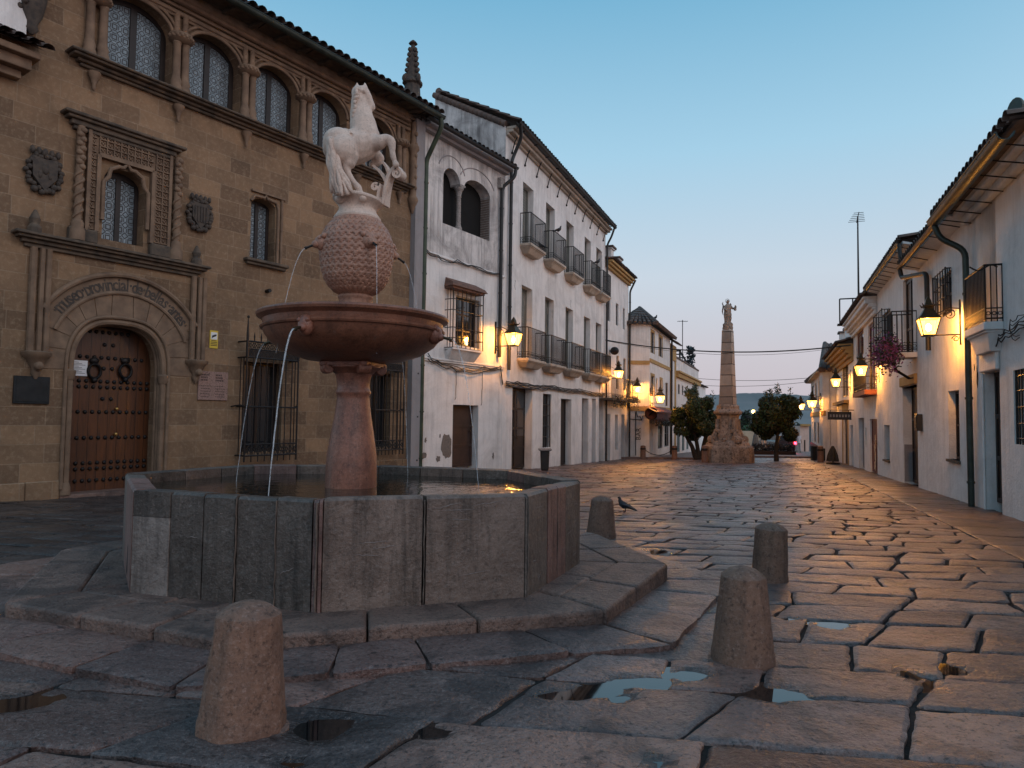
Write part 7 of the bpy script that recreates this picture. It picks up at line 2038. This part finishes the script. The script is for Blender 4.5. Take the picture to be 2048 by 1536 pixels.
def far_items():
    # pale boundary wall, hedge planter and two closed parasols
    Y = 68; a, b = on_depth(1478, 860, Y), on_depth(1548, 860, Y); k = MB(); k.box(a.x, b.x, Y, Y + .3, gz(66) - .5, on_depth(1500, 862, Y).z); tag(k.build('boundary_wall', M_CREAM), 'pale wall far behind the parasols', 'wall')
    for (px, w, lab, c1) in ((1511, 14, 'closed grey parasol beside the dark planter', (.20, .22, .22)), (1526, 15, 'closed cream parasol right of the grey one', (.50, .46, .42))):
        Y = 50; p = on_depth(px, 898, Y); m = Y / FPX; z = gz(Y) + .1
        t = thing('closed_parasol', lab, 'parasol', (p.x, Y, z), 0, 'closed parasols of the cafe'); H = on_depth(px, 866, Y).z - z
        k = MB(); k.tube([(0, 0, 0), (0, 0, H + .1)], .035, 8); k.lathe([(.28, 0), (.28, .08), (.05, .1)], 12); k.build('pole', M_IRON, t)
        k = MB(); k.lathe([(.06, H), (.12, H * .9), (.20, H * .6), (.27, H * .3), (.25, H * .28), (.04, H * .3)], 16, fn=lambda r, z_, a_: (r * (1 + .18 * math.cos(a_ * 8)), z_)); k.build('canopy', m_simple('parasol_cloth_' + lab[7:11], c1, None, 6, .8, .2), t, smooth=40)
    Y = 47.5; a, b = on_depth(1508, 900, Y), on_depth(1592, 900, Y); z = gz(Y)
    t = thing('hedge_planter', 'long dark planter with a clipped hedge behind the right orange tree', 'planter', (a.x, Y, z)); L = b.x - a.x
    k = MB(); k.box(0, L, 0, .6, 0, .35); k.build('box', M_WOOD, t); k = MB(); rnd = random.Random(4)
    leaf_mass(k, [(L * (i + .5) / 8, .3, .55, L / 13, .32, .32) for i in range(8)], 1500, .07, rnd, [(.022, .020, .016), (.030, .022, .018)]); k.build('hedge', M_LEAF, t, recalc=False)
    # parked car with tail lights on
    Y = 53.0; x0, x1 = on_depth(1553, 890, Y).x, on_depth(1592, 890, Y).x; z = gz(Y) + .10; W = x1 - x0; cx = (x0 + x1) / 2
    t = thing('parked_car', 'dark car seen from behind with red tail lights on, under the right tree', 'car', (cx, Y, z))
    mc = m_simple('dark_car_paint', (.030, .018, .020), None, 3, .25, 0, spec=.6)
    k = MB(); w = W / 2; 
    k.prism([(-w * .96, .25), (w * .96, .25), (w, .55), (w * .97, .85), (w * .80, .98), (w * .66, 1.38), (-w * .66, 1.38), (-w * .80, .98), (-w * .97, .85), (-w, .55)], [], 0, 3.9); k.build('body', mc, t, bevel=.06, seg=2)
    k = MB(); k.prism([(-w * .70, 1.0), (w * .70, 1.0), (w * .60, 1.30), (-w * .60, 1.30)], [], -.012, .0); k.build('rear_window', M_GLASS, t)
    for s in (-1, 1):
        k = MB(); k.box(s * w * .93 - .09, s * w * .93 + .09, -.02, .03, .70, .90); k.build('tail_light', m_emit('tail_lamp', (1.0, .03, .06), 14 if s > 0 else 5), t)
        for y in (.7, 3.2): k = MB(); k.tube([(s * (w - .10), y, .30), (s * (w - .30), y, .30)], .30, 16); k.build('wheel', M_IRON, t)
    k = MB(); k.box(-.26, .26, -.015, .0, .50, .61); k.build('number_plate', M_STONE, t)
    rl = bpy.data.lights.new('tail_glow', 'POINT'); rl.energy = 14; rl.color = (1, .05, .08); rl.shadow_soft_size = .08; ro = bpy.data.objects.new('tail_glow', rl); COL.objects.link(ro); ro.parent = t; ro.location = (w * .93, -.12, .82)
    # street lamps with posts far away
    for (px, py, Y, lab) in ((1588, 871, 62, 'low lit post lamp beside the tail lights at the street end'), (1506.5, 823, 90, 'distant lit post lamp between the obelisk and right tree')):
        p = on_depth(px, py, Y); z = gz(min(Y, 66)); t = thing('post_lamp', lab, 'lamp', (p.x, Y, z), 0, 'far post lamps'); H = p.z - z
        k = MB(); k.tube([(0, 0, 0), (0, 0, H - .15)], [.08, .05], 8); k.build('post', M_IRON, t); k = MB(); k.sphere((0, 0, H), .24, 12, 8); k.build('globe', m_emit('globe_' + str(px)[:4], (1, .66, .22), 7), t, smooth=180); k = MB(); k.lathe([(.22, H + .22), (.05, H + .34)], 10); k.build('cap', M_IRON, t)
    # chain posts
    for (px, py, lab, Y) in ((1286, 918, 'dark stone post at the left end of the chain', None), (1349, 919, 'pale stone post at the right end of the chain', None), (1409.5, 924, 'stone post beside the obelisk plinth', 32.0), (1641, 925, 'stone post with dark band in front of hip roof house', None)):
        g = on_ground(px, py); Y = Y or g.y; p = on_depth(px, py, Y); t = thing('chain_post', lab, 'post', (p.x, Y, gz(Y)), 0, 'small stone posts at the far kerb')
        H = (on_depth(px, 892 if px > 1600 else 891, Y).z - gz(Y)); k = MB(); k.lathe([(.15, -.1), (.14, H * .7), (.12, H * .72), (.12, H * .82), (.14, H * .84), (.13, H * .97), (.06, H)], 12); k.build('shaft', M_GRANITE, t, smooth=30); k = MB(); k.lathe([(.145, H * .70), (.155, H * .74), (.145, H * .82)], 12); k.build('band', M_IRON, t)
    a, b = on_depth(1289, 899, on_ground(1286, 918).y), on_depth(1346, 899, on_ground(1349, 919).y); k = MB(); n = 46
    for i in range(n):
        t_ = (i + .5) / n; c = a.lerp(b, t_) + Vector((0, 0, -.30 * 4 * t_ * (1 - t_))); d = (b - a).normalized() * .034; up = Vector((0, 0, .016)) if i % 2 else Vector((0, .016, 0)); k.tube([c - d, c - d * .5 + up, c + d * .5 + up, c + d, c + d * .5 - up, c - d * .5 - up], .010, 4, closed=True)
    tag(k.build('chain', M_IRON), 'sagging iron chain between two stone posts', 'chain')
    # folded dark board standing before the hip roof house
    g = on_ground(1666, 929); t = thing('closed_parasol', 'tall narrow dark closed parasol standing by the hip roof house', 'parasol', (g.x, g.y, g.z), 0, 'closed parasols of the cafe'); H = on_depth(1666, 892, g.y).z - g.z
    k = MB(); k.lathe([(.30, 0), (.30, .08), (.05, .1)], 12); k.tube([(0, 0, 0), (0, 0, H)], .03, 6); k.build('pole', M_IRON, t); k = MB(); k.lathe([(.04, H), (.12, H * .8), (.20, H * .5), (.24, H * .18), (.04, H * .2)], 14, fn=lambda r, z_, a_: (r * (1 + .2 * math.cos(a_ * 7)), z_)); k.build('canopy', M_PIPE, t, smooth=40)
    g = on_ground(1634, 922); k = MB(); k.box(-.13, .13, -.13, .13, 0, .72); k.box(-.16, .16, -.16, .16, .72, .78); o = k.build('street_cabinet', M_PIPE, bevel=.02); o.location = (g.x + .1, g.y + .6, g.z); tag(o, 'slim dark litter bin beside the banded post before the hip roof house', 'bin')
far_items()

def waste_bin():
    g = on_ground(1090, 942); t = thing('waste_bin', 'dark tapered street bin with a rim standing before the tall balcony house', 'bin', (g.x, g.y + .2, g.z)); m = g.y / FPX; H = 44 * m
    k = MB(); k.lathe([(11 * m * .9, 0), (11 * m, H * .1), (14.5 * m * .9, H * .93)], 4, off=45); k.build('body', M_PIPE, t, bevel=.03, seg=2)
    k = MB(); k.lathe([(17 * m, H * .90), (18.5 * m, H * .94), (18.5 * m, H), (15 * m, H), (14 * m, H * .9)], 4, off=45); k.build('rim', M_STONE, t, bevel=.01)
waste_bin()

# ---------------------------------------------------------------- cables
def cable(p0, p1, sag, r, name, lab, cat='cable', n=24):
    k = MB(); k.tube([p0.lerp(p1, i / n) + Vector((0, 0, -sag * 4 * (i / n) * (1 - i / n))) for i in range(n + 1)], r, 6)
    return tag(k.build(name, M_CABLE), lab, cat)
a = H3.world(H3.u(1211, 680, .1), -.1, H3.uv(1211, 680, .1)[1]); b = RC.world(RC.u(1708, 690), -.12, RC.uv(1708, 690)[1])
cable(a, b, .42, .030, 'overhead_cable', 'thick black cable sagging across the whole square')
b2 = on_depth(1664, 697, 36.0); cable(a + Vector((.1, .5, .02)), b2, .50, .010, 'overhead_cable', 'thin wire just below the thick black cable across square')
for (pa, pb, Y, lab) in (((1397, 757), (1616, 756), 55, 'thin upper wire behind the obelisk'), ((1411, 771), (1614, 764), 60, 'thin lower wire behind the obelisk')):
    cable(on_depth(*pa, Y), on_depth(*pb, Y - 6), .18, .018, 'overhead_cable', lab)
def wall_cable(F, pts, r, lab, out=.05, strands=3, sag=.03):
    k = MB(); P = [F.uv(px, py) for px, py in pts]; rnd = random.Random(len(pts))
    for s in range(strands):
        Q = []
        for (u0, v0), (u1, v1) in zip(P, P[1:]):
            n = max(3, int(abs(u1 - u0) / .3)); n = min(n, 14)
            for i in range(n): t = i / n; Q.append((u0 + (u1 - u0) * t, -out - .02 * rnd.random(), v0 + (v1 - v0) * t + (s - 1) * .045 + rnd.uniform(-sag, sag) - .05 * math.sin(t * math.pi)))
        Q.append((P[-1][0], -out, P[-1][1] + (s - 1) * .03)); k.tube(Q, r, 5)
    o = k.build('wall_cable', M_CABLE); o.location = F.root.location; o.rotation_euler = F.root.rotation_euler
    return tag(o, lab, 'cable', 'cables clipped along the house fronts')
wall_cable(H1, [(852, 712), (870, 722), (900, 733), (930, 740), (965, 738), (998, 734), (1003, 768)], .014, 'tangled cable bundle under the ledge of the stained house')
wall_cable(H2, [(1008, 768), (1030, 769), (1100, 776), (1160, 783), (1207, 790)], .018, 'cable bundle along the tall white house above its doors', .06, 4, .02)
wall_cable(H1, [(848, 500), (872, 512), (888, 521), (910, 520), (940, 530), (998, 547)], .012, 'dark cable loops along the string course under the twin arches', .07, 2)
wall_cable(H1, [(911, 738), (911, 770), (909, 797)], .008, 'thin cable dropping down the stained house wall', .02, 1)
wall_cable(H1, [(964, 742), (963, 780), (961, 809)], .008, 'thin cable dropping to the brown door of the stained house', .02, 1)
wall_cable(RA, [(2080, 628), (2048, 650), (2020, 666), (2006, 674), (1996, 690)], .009, 'thick cable bundle on the nearest right house beside the balcony', .05, 3, .010)
wall_cable(RA, [(2080, 600), (2048, 632), (2030, 640), (2030, 660), (2048, 670)], .006, 'looped thin cables at the right frame edge', .05, 2, .012)

# ---------------------------------------------------------------- birds and people
M_BIRD = m_simple('dark_feathers', (.022, .022, .026), (.040, .042, .048), 30, .6, .2)
def make_pigeon():
    t = thing('pigeon', None, 'pigeon'); k = MB()
    k.tube([(-.02, 0, .085), (.03, 0, .095), (.075, 0, .125), (.095, 0, .165), (.098, 0, .195), (.112, 0, .205)], [.030, .052, .045, .028, .020, .016], 10); k.tube([(.03, 0, .10), (-.03, 0, .085), (-.09, 0, .055), (-.15, 0, .03)], [.050, .046, .026, .012], 10, flat=.7)
    k.sphere((.106, 0, .203), (.021, .018, .019), 10, 7)
    b = k.build('body', M_BIRD, t); rm = b.modifiers.new('remesh', 'REMESH'); rm.mode = 'VOXEL'; rm.voxel_size = .006; rm.use_smooth_shade = True
    k = MB(); k.tube([(.122, 0, .203), (.142, 0, .197)], [.006, .001], 6); k.build('beak', M_STONE, b)
    for s in (-1, 1):
        k = MB(); k.tube([(.05, s * .045, .115), (-.02, s * .050, .098), (-.10, s * .030, .055), (-.14, s * .018, .04)], [.020, .032, .020, .004], 8, flat=.45); k.build('wing', M_BIRD, t, smooth=60)
        k = MB(); k.tube([(.015, s * .02, .06), (.015, s * .022, .006)], .005, 5)
        for a in (-30, 0, 30): k.tube([(.015, s * .022, .005), (.015 + .028 * math.cos(R(a)), s * .022 + .028 * math.sin(R(a)), .003)], .003, 4)
        k.build('leg', m_simple('bird_leg', (.10, .03, .03), None, 5, .7, 0), t)
    return t
pg = make_pigeon(); g = on_ground(1253, 1025); pg.location = (g.x, g.y, g.z + .004); pg.rotation_euler.z = R(165); tag(pg, 'dark pigeon standing on the paving right of the faceted bollard', 'pigeon', 'pigeons')
def bird(p, rz, lab, sc=1.0):
    c = copy_tree(pg); c.location = p; c.rotation_euler.z = rz; c.scale = (sc,) * 3; c['label'] = lab
w = lambda F, u, y, v: F.world(u, y, v)
bird(w(H2, H2C[1] - .3, -.37, H2UB + 1.0), R(20), 'pigeon perched on the rail of the second upper balcony', 1.3)
bird(w(H2, H2C[0] + .45, -.37, H2UB + .04), R(160), 'pigeon sitting at the foot of the first upper balcony', 1.3)
bird(w(H2, H2C[3] + .1, -.37, H2UB + 1.0), R(20), 'pigeon perched on the rail of the fourth upper balcony', 1.3)
p = on_depth(1309, 640, 38.5); bird(p, R(20), 'bird perched on the hip of the corner house roof', 1.4)
def person():
    Y = 58; g = on_depth(1597, 907, Y); z = gz(Y) + .10
    t = thing('person', 'distant person in pale clothes walking beside the red light', 'person', (g.x, Y, z), R(10))
    k = MB()
    k.tube([(-.10, .10, .06), (-.10, .06, .45), (-.08, 0, .88)], [.05, .06, .085], 8); k.tube([(.10, -.14, .06), (.10, -.08, .45), (.08, 0, .88)], [.05, .06, .085], 8)
    k.tube([(0, 0, .85), (0, 0, 1.05), (0, 0, 1.28), (0, 0, 1.42), (0, 0, 1.48)], [.16, .145, .18, .14, .06], 10); k.tube([(0, 0, 1.45), (0, 0, 1.55)], .055, 8); k.sphere((0, -.01, 1.63), (.08, .10, .115), 10, 8)
    for s in (-1, 1):
        k.tube([(s * .19, 0, 1.38), (s * .24, .04 * s, 1.12), (s * .23, -.08 * s, .88)], [.055, .045, .035], 8); k.sphere((s * .23, -.09 * s, .82), (.035, .03, .06), 6, 5); k.sphere((s * .10, -.12 if s > 0 else .06, .03), (.05, .12, .04), 8, 5)
    b = k.build('body', m_simple('skin', (.35, .22, .16), None, 5, .6, 0), t); rm = b.modifiers.new('remesh', 'REMESH'); rm.mode = 'VOXEL'; rm.voxel_size = .02; rm.use_smooth_shade = True
    k = MB(); k.tube([(0, 0, .80), (0, 0, 1.05), (0, 0, 1.28), (0, 0, 1.44)], [.19, .165, .20, .12], 12)
    for s in (-1, 1): k.tube([(s * .19, 0, 1.39), (s * .245, .04 * s, 1.12)], [.072, .062], 8)
    k.build('shirt', m_simple('pale_shirt', (.62, .58, .60), None, 5, .8, 0), t, smooth=60)
    k = MB()
    for s, y in ((-1, .10), (1, -.14)): k.tube([(s * .10, y, .10), (s * .10, y * .6, .45), (s * .08, 0, .86)], [.07, .085, .115], 8)
    k.build('trousers', m_simple('pale_trousers', (.42, .38, .38), None, 5, .8, 0), t, smooth=60)
    k = MB(); k.sphere((0, .02, 1.67), (.088, .10, .09), 10, 7); k.build('hair', m_simple('dark_hair', (.03, .02, .015), None, 5, .6, 0), t, smooth=180)
person()
def dark_sack():
    p = on_level(243, 1175, ZP); k = MB(); k.lathe([(.065, 0), (.075, .05), (.072, .20), (.06, .27), (.03, .30), (.03, .33)], 12)
    o = k.build('bottle_bag', M_PIPE, smooth=50); o.location = (p.x - .03, p.y + .25, ZP); tag(o, 'small black bag standing against the left side of the pool', 'bag')
dark_sack()
